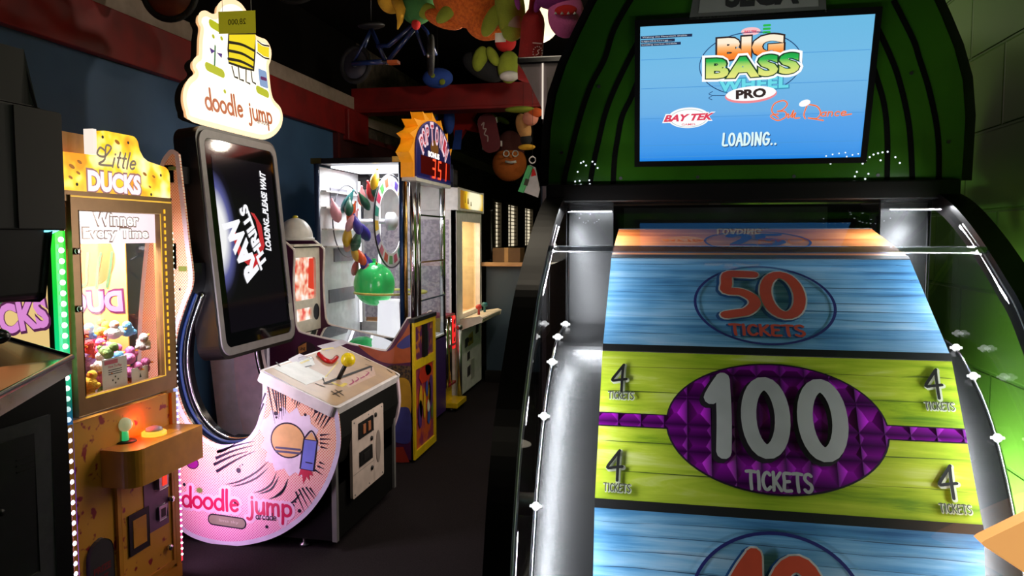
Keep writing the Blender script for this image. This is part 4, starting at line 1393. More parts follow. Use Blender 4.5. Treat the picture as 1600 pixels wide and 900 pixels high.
for s_ in (((362, 104), (366, 120), (371, 122)), ((372, 106), (374, 124), (380, 126)), ((384, 110), (384, 128), (390, 131)), ((392, 112), (394, 128), (399, 131))):
    ln.ribbon(fm, [tp(*p_) for p_ in s_], .0115, .0018)
ln.ribbon(fm, smooth_path([tp(*p_) for p_ in ((402, 64), (410, 70), (420, 72))], 4), .009, .0018).ribbon(fm, smooth_path([tp(*p_) for p_ in ((401, 82), (412, 90), (420, 92))], 4), .009, .0018)
ln.build('topper_lines', dk_, topper)
MB().poly(fm, [tp(*p_) for p_ in ((402, 66), (410, 72), (420, 74), (420, 90), (412, 88), (402, 80))], .001).build('topper_flag', yel, topper)
for (xa, ya), (xb, yb) in (((330, 37), (345, 46)), ((324, 104), (347, 115)), ((403, 140), (417, 147))):
    MB().ribbon(fm, [tp(xa, ya), tp(xb, yb)], .045, .0012).build('topper_platform', olv, topper)
for x, y in ((333, 57), (346, 60), (351, 143)):
    a, b = tp(x, y)
    MB().poly(fm, ell(a, b, .012, .011, 12), .0012).build('topper_dot', olv, topper)
pv = MB()
for q_ in (((327, 74), (336, 80), (330, 84)), ((347, 84), (338, 82), (346, 91))):
    pv.poly(fm, [tp(*p_) for p_ in q_], .0012)
pv.build('topper_wings', glow('topper_purple', c(96, 60, 150), .7), topper)
MB().ribbon(fm, [tp(336, 72), tp(335, 104)], .012, .001).build('topper_stem', glow('topper_green', c(70, 140, 90), .7), topper)
MB().poly(fm, rrect(*tp(406, 134), *tp(416, 112), .01) if tp(406, 134)[0] < tp(416, 112)[0] else rrect(*tp(416, 134), *tp(406, 112), .01), .001).build('topper_can', glow('topper_skyblue', c(150, 180, 225), .8), topper)
MB().ribbon(fm, [tp(408, 122), tp(415, 124)], .02, .0016).build('topper_can_band', glow('topper_plum', c(120, 40, 110), .7), topper)

# price card hanging in front of the topper, seen from behind
YC = 2.95
k0, k1 = P(342, 53, Y=YC), P(399, 16, Y=YC)
ft_ = Fr((0, YC, 0), (1, 0, 0), (0, 0, 1))
cx0, cx1, cz0_, cz1_ = k0.x, k1.x, k0.z, k1.z
pc_ = thing('price_card', 'yellow-green price card seen from behind, hanging in front of the lit white topper', 'card', ((cx0 + cx1) / 2, YC, cz0_))
cardm = sheet('card_green', c(186, 186, 44), .85)
cb = MB().poly(ft_, [(cx0, cz0_), (cx1, cz0_ - .006), (cx1, cz1_), (cx0, cz1_ + .004)], 0).build('card', cardm, pc_)
m_ = (cx0 + cx1) / 2
put_text(MB(), ft_, '28,000', m_, (cz0_ + cz1_) / 2, .086, .028, .0006, bold=.01, mirror=True).build('lettering', mat('card_ink', c(86, 84, 20), .7), cb)
MB().tube([(cx0 + .02, YC, cz1_), (cx0 + .02, YC, 3.45)], .0008, 4).tube([(cx1 - .02, YC, cz1_), (cx1 - .02, YC, 3.45)], .0008, 4).build('hanging_threads', white_paint, pc_)
# ------------------------------------------------------------------ yellow duck claw machine
DX0, DX1, DY0, DY1 = -2.70, -2.0, 2.14, 2.725
dm2 = thing('claw_machine', 'yellow prize claw machine with lit duck sign, left of the pink J shaped machine', 'arcade machine', (-2.35, 2.43, 0))
ff = Fr((DX1, 0, 0), (0, 1, 0), (0, 0, 1))           # front, a = Y
fsd = Fr((0, DY0, 0), (1, 0, 0), (0, 0, 1))          # side to the camera, a = X
ffar = Fr((0, DY1, 0), (-1, 0, 0), (0, 0, 1))        # far side, a = -X
oprint = mat('duck_print', c(214, 150, 52), .4, noise=(22, c(150, 36, 50), .60, .66))
amber = mat('amber_panel', c(206, 140, 46), .35)
bronze = mat('bronze_frame', c(150, 112, 70), .3, .35)
lb = MB().box(DX0, DX1, DY0, DY1, 0.03, 0.80).build('lower_body', oprint, dm2)
MB().box(DX0 - .02, DX1 + .012, DY0 - .006, DY1 + .006, 0.0, 0.055).build('plinth', amber, dm2)
for y in (DY0 + .014, DY1 - .014):
    MB().box(DX1, DX1 + .012, y - .014, y + .014, 0.055, 0.80).build('edge_strip', amber, lb)
MB().box(DX0, DX0 + .02, DY0, DY1, 0.8, 1.61).build('back_wall', mat('claw_back', c(236, 210, 190), .6), dm2)
MB().box(DX0, DX1, DY0, DY1, 1.58, 1.61).build('top_plate', bronze, dm2)
# corner posts, front door frame and glass
for x, y in ((DX1 - .02, DY0 + .02), (DX0 + .02, DY0 + .02), (DX1 - .02, DY1 - .02), (DX0 + .02, DY1 - .02)):
    MB().box(x - .02, x + .02, y - .02, y + .02, .8, 1.58).build('corner_post', bronze, dm2)
gy0, gy1, gz0, gz1 = 2.222, 2.648, .884, 1.54
fr_ = MB().prism(ff, [[(DY0 + .045, .82), (DY1 - .005, .82), (DY1 - .005, 1.592), (DY0 + .045, 1.592)], [(gy0, gz0), (gy0, gz1), (gy1, gz1), (gy1, gz0)]], 0, .022).build('door_frame', bronze, dm2, bevel=.004)
MB().prism(ff, [(gy0, gz0), (gy1, gz0), (gy1, gz1), (gy0, gz1)], .006, .01).build('door_glass', glass, fr_)
tr_ = MB()
for q in ([(gy0, gz0), (gy1, gz0), (gy1, gz1), (gy0, gz1)],):
    tr_.ribbon(ff, [q[0], q[1], q[2]], .007, .0235)
tr_.build('gold_trim', glow('gold_trim_light', c(250, 196, 60), .7, c(220, 170, 60)), fr_)
MB().ribbon(ff, [(DY0 + .05, 1.59), (DY1 - .01, 1.59)], .006, .0235).build('gold_trim', glow('gold_trim_light', c(250, 196, 60), .7), fr_)
for z in (1.4, 1.2):
    MB().lathe(ff.at(gy0 - .02, z, .022), [(.012, 0), (.012, .012), (.006, .014)], 12, (1, 0, 0)).build('door_lock', chrome, fr_)
ds = MB()
for k in range(24):
    z = .9 + k * .028
    ds.prism(ff, [(gy1 + .022, z), (gy1 + .028, z), (gy1 + .028, z + .017), (gy1 + .022, z + .017)], .022, .026)
ds.build('light_dashes', glow('dash_amber', c(255, 190, 40), 1.2), fr_)
# printed side sheets
peach = sheet('side_print', c(250, 214, 130))
orange_d = sheet('print_orange', c(236, 126, 70))
pink_l = sheet('print_pink', c(240, 160, 236))
plum = sheet('print_plum', c(110, 40, 90))
green_l = sheet('print_moss', c(96, 130, 90))
peach_l, sun_l, pink_g, plum_g, moss_g = glow('side_light_peach', c(250, 214, 140), .85), glow('side_light_orange', c(236, 140, 80), .8), glow('side_light_pink', c(236, 150, 226), .85), glow('side_light_plum', c(110, 50, 96), .6), glow('side_light_moss', c(90, 130, 90), .7)  # near sheet: cabinet light shining through is put into the print's glow
sd1 = MB().prism(fsd, [(DX0 + .04, .82), (DX1 - .04, .82), (DX1 - .04, 1.57), (DX0 + .04, 1.57)], -.008, -.002).build('side_sheet', peach_l, dm2)
sd2 = MB().prism(ffar, [(-(DX0 + .66) , .82), (-DX0 - .04, .82), (-DX0 - .04, 1.57), (-(DX0 + .66), 1.57)], -.008, -.002) if False else MB().prism(ffar, [(.0 - (-2.2), .82), (-DX0 - .04, .82), (-DX0 - .04, 1.57), (2.2, 1.57)], -.008, -.002)
sd2 = sd2.build('side_sheet', peach, dm2)
MB().prism(ffar, [(-DX1 + .04, .82), (2.2, .82), (2.2, 1.57), (-DX1 + .04, 1.57)], -.006, -.002).build('side_glass', glass, dm2)
def side_art(fr, par, mid, cc, zc=1.185):
    MB().poly(fr, ell(mid, zc + .16, .15, .13, 36), cc * .6).build('print_sun', sun_l, par)
    put_strokes(MB(), fr, 'Lil'.replace('L', 'L').replace('i', 'I').replace('l', 'l'), mid - .06, zc + .1, .19, .12, .014, cc, rot=.2, shear=.2).build('print_script', moss_g, par)
    put_text(MB(), fr, 'DUCKS', mid + .03, zc, .375, .125, cc * 1.3, bold=.075, rot=.17).build('print_letters', plum_g, par)
    put_text(MB(), fr, 'DUCKS', mid + .03, zc, .36, .105, cc * 2, bold=.045, rot=.17).build('print_letters', pink_g, par)
fsd_o = Fr(fsd.at(0, 0, -.002), fsd.u, fsd.v)
side_art(fsd_o, sd1, -2.25, .0016, 1.165)
fin = Fr((0, DY1 - .008, 0), (1, 0, 0), (0, 0, 1))      # inner face of the far sheet: its print shows mirrored
MB().poly(fin, ell(-2.38, 1.36, .13, .12, 36), .001).build('print_sun', orange_d, sd2)
put_text(MB(), fin, 'DUCKS', -2.42, 1.17, .42, .11, .002, bold=.075, mirror=True, rot=.05).build('print_letters', plum, sd2)
put_text(MB(), fin, 'DUCKS', -2.42, 1.17, .4, .09, .003, bold=.045, mirror=True, rot=.05).build('print_letters', pink_l, sd2)
put_strokes(MB(), fin, 'lIL', -2.36, 1.31, .2, .14, .014, .003, shear=-.2, mirror=True).build('print_script', green_l, sd2)
# inner floor and header
MB().box(DX0 + .03, DX1 - .03, DY0 + .02, DY1 - .02, .80, .83).build('prize_floor', mat('floor_blue', c(120, 130, 170), .5), dm2)
hz0, hz1 = 1.425, 1.555
hdr = MB().box(DX1 - .03, DX1 - .012, DY0 + .05, DY1 - .045, hz0, hz1).build('header_sign', ramp_glow('header_light', 'Y', -.25, .25, [(0, c(255, 214, 224)), (.25, c(255, 246, 246)), (1, c(255, 232, 240))], 1.15), dm2)
fhh = Fr((DX1 - .012, 0, 0), (0, 1, 0), (0, 0, 1))
hi = glow('header_ink', c(150, 92, 70), .6)
hw_ = glow('header_white', c(255, 250, 246), 1.2)
for body, z, wd in (('Winner', 1.515, .235), ('Every Time', 1.458, .34)):
    cyy = (gy0 + gy1) / 2 + .01
    put_text(MB(), fhh, body, cyy, z, wd + .012, .058, .001, bold=.06).build('header_letters', hi, hdr)
    put_text(MB(), fhh, body, cyy, z, wd, .048, .002, bold=.03).build('header_letters', hw_, hdr)
lamp('cabinet_light', 'AREA', (-2.3, 2.43, 1.57), 36, (1.0, .95, .95), .4, .4, aim=(0, 0, -1))
MB().box(-2.52, -2.08, 2.24, 2.62, 1.572, 1.579).build('ceiling_light', glow('cabinet_white', c(255, 250, 250), 2.0), dm2)
# claw hanging inside
cl = MB().tube([(-2.42, 2.34, 1.57), (-2.42, 2.34, 1.40)], .012, 8).ball((-2.42, 2.34, 1.38), .03, 14, 10).build('claw', chrome, dm2)
for k in range(3):
    t = k * 2 * PI / 3
    d = V((math.cos(t), math.sin(t), 0))
    o = V((-2.42, 2.34, 1.37))
    MB().tube([o, o + d * .055 + V((0, 0, -.03)), o + d * .06 + V((0, 0, -.08)), o + d * .02 + V((0, 0, -.12))], .005, 6).build('claw_finger', chrome, cl)
# backlit topper
mq = [(DY0, 1.61), (DY1 + .005, 1.61), (DY1 + .005, 1.70)] + arc_(DY1 - .03, 1.70, .035, .035, 0, 80, 4) + [(2.60, 1.748), (2.575, 1.76), (2.555, 1.785)] + arc_(2.515, 1.8, .035, .036, 0, 85, 5) + arc_(2.372, 1.8, .035, .036, 92, 180, 5) + [(2.335, 1.742), (DY0, 1.738)]
yl = mat('marquee_yellow', (.05, .04, .01, 1), .3, emit=c(255, 190, 20), es=1.25)
nt, b_ = nodes_of(yl)
tc = nt.nodes.new('ShaderNodeTexCoord')
nz = nt.nodes.new('ShaderNodeTexNoise')
nz.inputs['Scale'].default_value = 9
rp = nt.nodes.new('ShaderNodeValToRGB')
els = rp.color_ramp.elements
els[0].position, els[0].color = .36, c(250, 150, 10)
els[1].position, els[1].color = .66, c(255, 246, 190)
e = els.new(.5)
e.color = c(255, 214, 40)
nt.links.new(tc.outputs['Object'], nz.inputs['Vector'])
nt.links.new(nz.outputs['Fac'], rp.inputs['Fac'])
nt.links.new(rp.outputs['Color'], b_.inputs['Emission Color'])
mqf = MB().prism(ff, mq, -.03, .012).build('marquee', yl, dm2, bevel=.003)
fq = Fr(ff.at(0, 0, .012), ff.u, ff.v)
MB().box(-2.42, DX1 - .03, 2.15, 2.44, 1.735, 1.815).build('marquee_housing', amber, dm2)
MB().prism(ff, [(2.318, 1.745), (2.336, 1.745), (2.336, 1.836), (2.318, 1.836)], -.03, .008).build('marquee_end', glow('marquee_end_light', c(255, 240, 225), 1.0), mqf)
a, b = fq.px(180, 286)
put_text(MB(), fq, 'DUCKS', a, b, .285, .085, .0012, bold=.09, rot=.0, warp=lambda a, b: (a, b * (1 + .15 * abs(a)))).build('marquee_letters', glow('marquee_mauve', c(176, 120, 120), .8), mqf)
put_text(MB(), fq, 'DUCKS', a, b, .272, .072, .002, bold=.055, warp=lambda a, b: (a, b * (1 + .15 * abs(a)))).build('marquee_letters', glow('marquee_pale', c(255, 232, 240), 1.15), mqf)
a, b = fq.px(180, 247)
ll = MB().ribbon(fq, smooth_path([(a - .05, b + .02), (a - .075, b + .03), (a - .09, b + .005), (a - .055, b), (a - .02, b + .035), (a - .045, b + .04), (a - .055, b - .01), (a - .085, b - .03), (a - .02, b - .03)], 5), .008, .0012)
put_strokes(ll, fq, 'ittle', a + .05, b - .004, .125, .06, .008, .0012, shear=.35)
ll.build('marquee_script', glow('marquee_slate', c(150, 130, 110), .7), mqf)
sm_ = MB()
for p in ((160, 214), (200, 223), (120, 288), (251, 274), (236, 304)):
    a, b = fq.px(*p)
    sm_.poly(fq, ell(a, b, .006, .006, 12), .001)
sm_.build('screws', ink_black, mqf)
og = MB()
for p, r in (((112, 260), .014), ((124, 253), .012), ((122, 270), .01), ((183, 222), .014), ((226, 272), .012), ((240, 276), .01), ((110, 277), .01), ((234, 292), .008)):
    a, b = fq.px(*p)
    og.poly(fq, ell(a, b, r, r * .5, 12, rot=-.4), .0008)
og.build('marquee_marks', glow('marquee_ochre', c(196, 120, 10), .7), mqf)
MB().box(DX1 - .03, DX1 + .016, DY0 + .01, DY1, 1.572, 1.609).build('sill', bronze, dm2)
# control shelf
sy0, sy1 = 2.305, 2.712
sz0, sz1 = .53, .668
ftop = Fr((0, 0, 0), (1, 0, 0), (0, 1, 0))
shl = [(DX1, sy1), (DX1, sy0)] + [(DX1 + .085, sy0)] + arc_(DX1 + .085, sy0 + .055, .055, .055, -80, 0, 6) + [(DX1 + .14, sy1)]
shelf = MB().prism(ftop, shl[::-1] if False else shl, sz0, sz1).build('control_shelf', amber, dm2, bevel=.004)
MB().poly(Fr((0, 0, sz1), (1, 0, 0), (0, 1, 0)), [(DX1 + .05, sy0 + .2), (DX1 + .1, sy0 + .2), (DX1 + .1, sy1 - .09), (DX1 + .05, sy1 - .09)], .001).build('shelf_plate', glow('plate_amber', c(255, 150, 20), .6), shelf)
jx = P(196, 690, Z=sz1)
MB().lathe((jx.x, jx.y, sz1), [(.04, 0), (.038, .004), (.01, .006)], 20).build('joystick_plate', ink_black, shelf)
js = MB().lathe((jx.x, jx.y, sz1 + .004), [(.013, 0), (.011, .045)], 14).build('joystick_stem', glow('stem_green', c(40, 190, 110), .7, c(120, 220, 160)), shelf)
MB().ball((jx.x, jx.y, sz1 + .066), .027, 20, 14).build('joystick_ball', mat('ball_frosted', c(226, 220, 196), .25, emit=c(200, 215, 160), es=.3), js)
bxp = P(241, 679, Z=sz1)
bu = MB().lathe((bxp.x, bxp.y, sz1), [(.046, 0), (.046, .012), (.036, .018)], 22).build('push_button', glow('button_amber', c(255, 190, 60), 1.3), shelf)
MB().lathe((bxp.x, bxp.y, sz1 + .018), [(.033, 0), (.029, .01), (.014, .016)], 22).build('button_cap', mat('button_violet', c(206, 196, 226), .3), bu)
lamp('button_light', 'POINT', (bxp.x - .02, bxp.y - .05, sz1 + .06), .35, (1, .08, .05), .015)
# service door with bill slot, coin plate, poster square
dr = [(2.365, .07), (2.695, .07), (2.695, .52), (2.365, .52)]
sdoor = MB().prism(ff, [dr, [(2.385, .09), (2.385, .505), (2.68, .505), (2.68, .09)]], 0, .012).build('service_door', amber, dm2, bevel=.003)
MB().prism(ff, [(2.385, .09), (2.68, .09), (2.68, .505), (2.385, .505)], 0, .005).build('door_print', oprint, sdoor)
cpl = [fq.px(*p) for p in ((205, 744), (262, 715), (262, 810), (205, 835))]
MB().prism(ff, [(2.515, .26), (2.66, .26), (2.66, .51), (2.515, .51)], .005, .008).build('coin_plate', mat('coin_violet', c(120, 84, 120), .35), sdoor)
MB().prism(ff, [(2.585, .425), (2.64, .425), (2.64, .49), (2.585, .49)], .008, .028).build('bill_slot', steel, sdoor, bevel=.003)
MB().prism(ff, [(2.6, .437), (2.627, .437), (2.627, .477), (2.6, .477)], .028, .03).build('bill_light', glow('bill_red', c(255, 50, 20), 1.2), sdoor)
MB().prism(ff, [(2.59, .295), (2.635, .295), (2.635, .35), (2.59, .35)], .008, .02).build('coin_return', steel, sdoor, bevel=.003)
MB().prism(ff, [(2.6, .305), (2.625, .305), (2.625, .34), (2.6, .34)], .02, .0215).build('return_slot', ink_black, sdoor)
s0q = [(2.425, .215), (2.535, .215), (2.535, .375), (2.425, .375)]
MB().prism(ff, s0q, .005, .012).build('card_frame', ink_black, sdoor, bevel=.002)
MB().prism(ff, [(2.443, .24), (2.518, .24), (2.518, .35), (2.443, .35)], .012, .0135).build('card', amber, sdoor)
for y, z in ((2.665, .36), (2.645, .16)):
    MB().lathe(ff.at(y, z, .012), [(.012, 0), (.012, .014), (.004, .016)], 12, (1, 0, 0)).build('lock', chrome, sdoor)
# prize flap
pf_ = [(2.215, .09), (2.335, .09), (2.335, .28)] + arc_(2.275, .285, .06, .062, 0, 180, 10)[1:-1] + [(2.215, .28)]
fl = MB().prism(ff, pf_, 0, .014).build('prize_flap', mat('flap_grey', c(70, 66, 70), .3), dm2, bevel=.003)
flm = mat('flap_red', c(130, 50, 52), .4)
put_text(MB(), ff, 'PRIZE', 2.275, .238, .085, .026, .0152, bold=.04).build('flap_letters', flm, fl)
put_text(MB(), ff, 'OUT', 2.275, .2, .06, .026, .0152, bold=.04).build('flap_letters', flm, fl)
# colour changing light strips up both front edges
cols_near = [(0, c(150, 60, 255)), (.2, c(170, 90, 255)), (.36, c(80, 40, 235)), (.48, c(30, 40, 160)), (.58, c(10, 110, 90)), (.66, c(20, 225, 160)), (.85, c(20, 225, 70)), (1, c(60, 250, 60))]
cols_far = [(0, c(255, 60, 70)), (.12, c(240, 70, 170)), (.35, c(200, 130, 255)), (.55, c(170, 200, 255)), (.7, c(120, 220, 190)), (1, c(190, 235, 60))]
def strip(y0, y1, cols, zt, nm, side):
    bk = ramp_glow('strip_back_' + nm, 'Z', 0.06, zt, [(p, tuple(q * .55 for q in col[:3]) + (1,)) for p, col in cols], 1.7)
    bdm = ramp_glow('strip_bead_' + nm, 'Z', 0.06, zt, [(p, tuple(.35 * q + .65 * mx for q, mx in zip(col[:3], (max(col[:3]),) * 3)) + (1,)) for p, col in cols], 5.0)
    s_ = MB().box(DX1 - .012, DX1 + .006, y0, y1, .06, zt).build('light_strip', bk, dm2)
    b2 = MB()
    k = 0
    z = .09
    while z < zt - .02:
        b2.ball((DX1 + .008, (y0 + y1) / 2, z), .0095 if side else .005, 10, 8)
        z += .0365 if side else .025
    o = b2.build('light_beads', bdm, s_)
    o.o['kind'] = 'stuff'
strip(DY0 - .008, DY0 + .036, cols_near, 1.47, 'near', True)
strip(DY1 + .006, DY1 + .02, cols_far, 1.5, 'far', False)
lamp('strip_light', 'AREA', (DX1 - .01, DY1 + .03, .42), 3.0, (.95, .58, .95), .02, .7, aim=(.25, 1, 0), along=(0, 0, 1))
lamp('strip_light', 'AREA', (DX1 - .01, DY1 + .03, .95), 2.6, (.85, .88, 1.0), .02, .6, aim=(.25, 1, 0), along=(0, 0, 1))
lamp('strip_light', 'AREA', (DX1 + .012, DY0 + .01, 1.2), .6, (.1, 1, .4), .03, .45, aim=(.6, -1, -.2), along=(0, 0, 1))
lamp('strip_light', 'AREA', (DX1 + .012, DY0 + .01, .35), .8, (.4, .2, 1), .03, .5, aim=(1, -.5, 0), along=(0, 0, 1))
# notice cards behind the glass
fnc = Fr((DX1 - .035, 0, 0), (0, 1, 0), (0, 0, 1))
for i, (y0, y1, z0, z1, lab) in enumerate(((2.37, 2.50, .875, .99, 'upright white notice card with a red heading behind the yellow machine\'s glass'), (2.525, 2.62, .868, .93, 'small plain white card at the right foot of the yellow machine\'s window'))):
    nc = thing('notice_card', lab, 'card', (DX1 - .035, (y0 + y1) / 2, z0 - .02))
    cdd = MB().prism(fnc, [(y0, z0 - .045), (y1, z0 - .045), (y1, z1), (y0, z1)], -.002, 0).build('card', paper, nc)
    x_ = MB()
    if i == 0:
        for k in range(3):
            x_.ribbon(fnc, [(y0 + .03, z1 - .045 - k * .008), (y1 - .03, z1 - .045 - k * .008)], .003, .001)
        for dx, dy in ((-.014, 0), (.014, 0), (0, -.012), (0, .012)):
            x_.poly(fnc, ell((y0 + y1) / 2 + dx, z0 + .03 + dy, .004, .004, 8), .001)
        put_text(MB(), fnc, 'How To Play', (y0 + y1) / 2, z1 - .033, .07, .014, .001, bold=.01).build('lettering', mat('card_rose', c(206, 90, 110), .6), cdd)
        MB().poly(fnc, [(y0 + .01, z1 - .022), (y1 - .05, z1 - .022), (y1 - .05, z1 - .006), (y0 + .01, z1 - .006)], .001).build('heading_bar', mat('card_rose', c(206, 90, 110), .6), cdd)
    else:
        x_.poly(fnc, [((y0 + y1) / 2 - .006, z0 + .02), ((y0 + y1) / 2 + .006, z0 + .02), ((y0 + y1) / 2, z0 + .038)], .001)
    x_.build('print', ink_black, cdd)
# little plush prizes heaped inside
duck_cols = [('white', c(240, 236, 234)), ('pink', c(240, 130, 190)), ('orange', c(250, 130, 50)), ('light blue', c(110, 180, 230)), ('yellow', c(250, 200, 60)), ('lilac', c(190, 150, 226)), ('red', c(214, 60, 60)), ('green', c(130, 160, 90)), ('navy', c(50, 70, 140))]
protos = []
for nm, col in duck_cols:
    m = MB().ball((0, 0, .0), .031, 14, 10, sz=.85).ball((.012, 0, .033), .02, 12, 8).ball((-.03, 0, .006), .011, 8, 6).ball((0, .03, .0), .012, 8, 6).ball((0, -.03, .0), .012, 8, 6)
    m = m.build('prize_duck', mat('plush_' + nm.replace(' ', '_'), col, .85, bump=(150, .6)), None, base=(0, 0, 0))
    k = MB().ball((.034, 0, .03), .007, 8, 6, sx=1.5, sz=.5).build('beak', mat('beak_orange', c(240, 130, 30), .5), None, base=(0, 0, 0))
    k.o.parent = m.o
    protos.append((nm, m.o, k.o))
used = {}
rr = random.Random(3)
spots = []
for layer in range(5):
    for i in range(5):
        for j in range(7):
            x = -2.07 - i * .063 + rr.uniform(-.012, .012)
            y = 2.2 + j * .072 + rr.uniform(-.012, .012)
            top = .83 + .30 - .55 * abs(y - 2.45) * .35 - .05 * i * .2
            top = 1.02 + .14 * max(0, 1 - abs(x + 2.24) / .25) - .12 * max(0, (x + 2.12) / .12) * .5
            z = .857 + layer * .052 + rr.uniform(-.004, .004)
            if z < top and y < 2.68:
                spots.append((x, y, z))
rr.shuffle(spots)
spots = spots[:110]
for x, y, z in spots:
    wgt = [.24, .14, .12, .12, .1, .1, .06, .06, .06]
    if y < 2.36 and z < .98:
        wgt = [.02, .15, .42, .02, .25, .02, .1, .02, 0]
    k = rr.choices(range(9), wgt)[0]
    nm, po, bo_ = protos[k]
    if nm not in used:
        o, b2 = po, bo_
        used[nm] = 1
    else:
        o = po.copy()
        COL.objects.link(o)
        b2 = bo_.copy()
        COL.objects.link(b2)
        b2.parent = o
    o.location = (x, y, z)
    o.scale = (.92, .92, .92)
    o.rotation_euler = (rr.uniform(-.6, .6), rr.uniform(-.6, .6), rr.uniform(-1.4, 1.4))
    tag(o, 'small %s plush duck in the prize heap behind the yellow machine\'s glass' % nm, 'plush toy', '%s ducks in the prize heap' % nm)
for nm, po, bo_ in protos:
    if nm not in used:
        bpy.data.objects.remove(bo_)
        bpy.data.objects.remove(po)

# ------------------------------------------------------------------ dark machine nearest on the left
bm_ = thing('video_game_machine', 'black video game machine cut off by the left edge, before the yellow claw machine', 'arcade machine', (-1.9, 1.2, 0))
BX = -1.42
E1 = P(112, 558, X=BX)
yF = E1.y
lam = mat('dark_panel', c(92, 87, 98), .4, noise=(40, c(84, 80, 90)))
bodyb = MB().box(-2.5, BX - .02, .75, yF, 0.03, E1.z - .05).build('body', mat('cabinet_black', c(26, 24, 28), .35), bm_)
fb = Fr((BX - .02, 0, 0), (0, 1, 0), (0, 0, 1))
zz = [P(113, y, X=BX - .02).z for y in (590, 733, 775, 900)]
MB().prism(fb, [(.8, .62), (yF - .06, .62), (yF - .06, 1.02), (.8, 1.02)], 0, .006).build('front_panel', lam, bodyb, bevel=.003)
MB().prism(fb, [(.8, .84 - .27), (yF - .06, .57), (yF - .06, .60), (.8, .60)], 0, .006).build('front_panel', lam, bodyb)
MB().prism(fb, [(.8, .06), (yF - .06, .06), (yF - .06, .54), (.8, .54)], 0, .006).build('front_panel', lam, bodyb, bevel=.003)
dpl = MB().prism(fb, [(1.32, .66), (1.44, .66), (1.44, .99), (1.32, .99)], .006, .012).build('coin_door', mat('dark_door', c(46, 43, 50), .4), bodyb, bevel=.003)
sl = MB()
for k in range(3):
    sl.prism(fb, [(1.39, .94 - k * .014), (1.435, .94 - k * .014), (1.435, .944 - k * .014), (1.39, .944 - k * .014)], .012, .0135)
sl.build('door_slots', ink_black, dpl)
MB().lathe(fb.at(1.34, .84, .012), [(.008, 0), (.008, .008)], 12, (1, 0, 0)).build('door_lock', ink_black, dpl)
# sloping control deck
E2 = P(15, 530, Y=yF)
E0 = P(0, 617, Z=E1.z)
d = (E0 - E1)
E0x = E1 + d * 3.2
E3 = V((E2.x, E0x.y, E2.z))
dn = -V((0, 0, .04))
dkm = mat('deck_grain', c(104, 84, 78), .16, noise=(14, c(84, 66, 62)), coat=.2)
dkk = MB().add([E1, E2, E3, E0x, E1 + dn, E2 + dn, E3 + dn, E0x + dn], [(0, 1, 2, 3), (7, 6, 5, 4), (0, 4, 5, 1), (1, 5, 6, 2), (2, 6, 7, 3), (3, 7, 4, 0)]).build('control_deck', dkm, bm_)
edge_ = MB().tube([E2, E1, E0x], .007, 8).build('deck_edge', mat('edge_black', c(18, 16, 18), .3), dkk)
kb = P(6, 530, Z=E1.z + .03)
MB().ball(P(-8, 526, Y=1.35), .03, 18, 12, sz=.6).build('gun_rest', mat('rest_black', c(12, 10, 12), .3), dkk)
# hood with its underside lamp and top
Hn, Hf = P(28, 360, X=BX).y, P(103, 360, X=BX).y
Hn = min(Hn, Hf - .1)
zt_, zb_ = P(103, 178, X=BX).z, P(103, 360, X=BX).z
hm = mat('hood_brown', c(24, 17, 14), .5)
hood_b = MB().box(-2.4, BX, Hn - .5, Hf, zb_, zt_).build('hood', mat('hood_black', c(10, 8, 8), .5), bm_, bevel=.004)
fbh = Fr((BX, 0, 0), (0, 1, 0), (0, 0, 1))
MB().prism(fbh, [(Hn, zb_ + .004), (Hf - .004, zb_ + .004), (Hf - .004, zt_ - .004), (Hn, zt_ - .004)], 0, .004).build('hood_face', hm, hood_b)
ya, yb = P(58, 165, X=BX).y, P(0, 73, X=BX).y
prof = [P(60, 168, X=BX), P(40, 82, X=BX), P(0, 73, X=BX)]
fy = Fr((BX - .01, 0, 0), (0, 1, 0), (0, 0, 1))
MB().prism(fy, [(prof[0].y, prof[0].z), (prof[1].y, prof[1].z), (prof[2].y - .2, prof[2].z), (prof[2].y - .5, prof[0].z)], -.6, 0).build('hood_top', mat('hood_red_black', c(16, 7, 7), .5), hood_b, bevel=.008)
cu_ = [P(41, 362, X=BX), P(76, 362, X=BX), P(55, 380, X=BX)]
MB().add([V((BX - .005, Hf - .05, zb_)), V((BX - .005, Hf - .014, zb_)), V((BX - .07, Hf - .02, zb_ - .028)), V((BX - .07, Hf - .045, zb_ - .028)), V((BX - .07, Hf - .045, zb_)), V((BX - .07, Hf - .02, zb_))], [(0, 1, 2, 3), (0, 3, 4), (1, 5, 2), (3, 2, 5, 4), (0, 4, 5, 1)]).build('hood_lamp', glow('lamp_cyan', c(120, 235, 255), 2.2), hood_b)
lamp('hood_light', 'AREA', (BX - .06, Hf - .05, zb_ - .035), .25, (.5, .9, 1), .08, aim=(.3, 0, -1))
sp_ = [P(-60, 350, Y=1.5), P(68, 350, Y=1.5), P(57, 462, Y=1.5), P(50, 468, Y=1.5), P(-60, 472, Y=1.5)]
fyy = Fr((0, 1.5, 0), (1, 0, 0), (0, 0, 1))
MB().prism(fyy, [(p.x, p.z) for p in sp_][::-1], -.02, .25).build('speaker_box', mat('speaker_black', c(13, 11, 12), .5), hood_b, bevel=.008)
MB().box(-2.5, -1.95, .75, yF, E1.z - .1, zt_).build('back_box', matte_black, bm_)
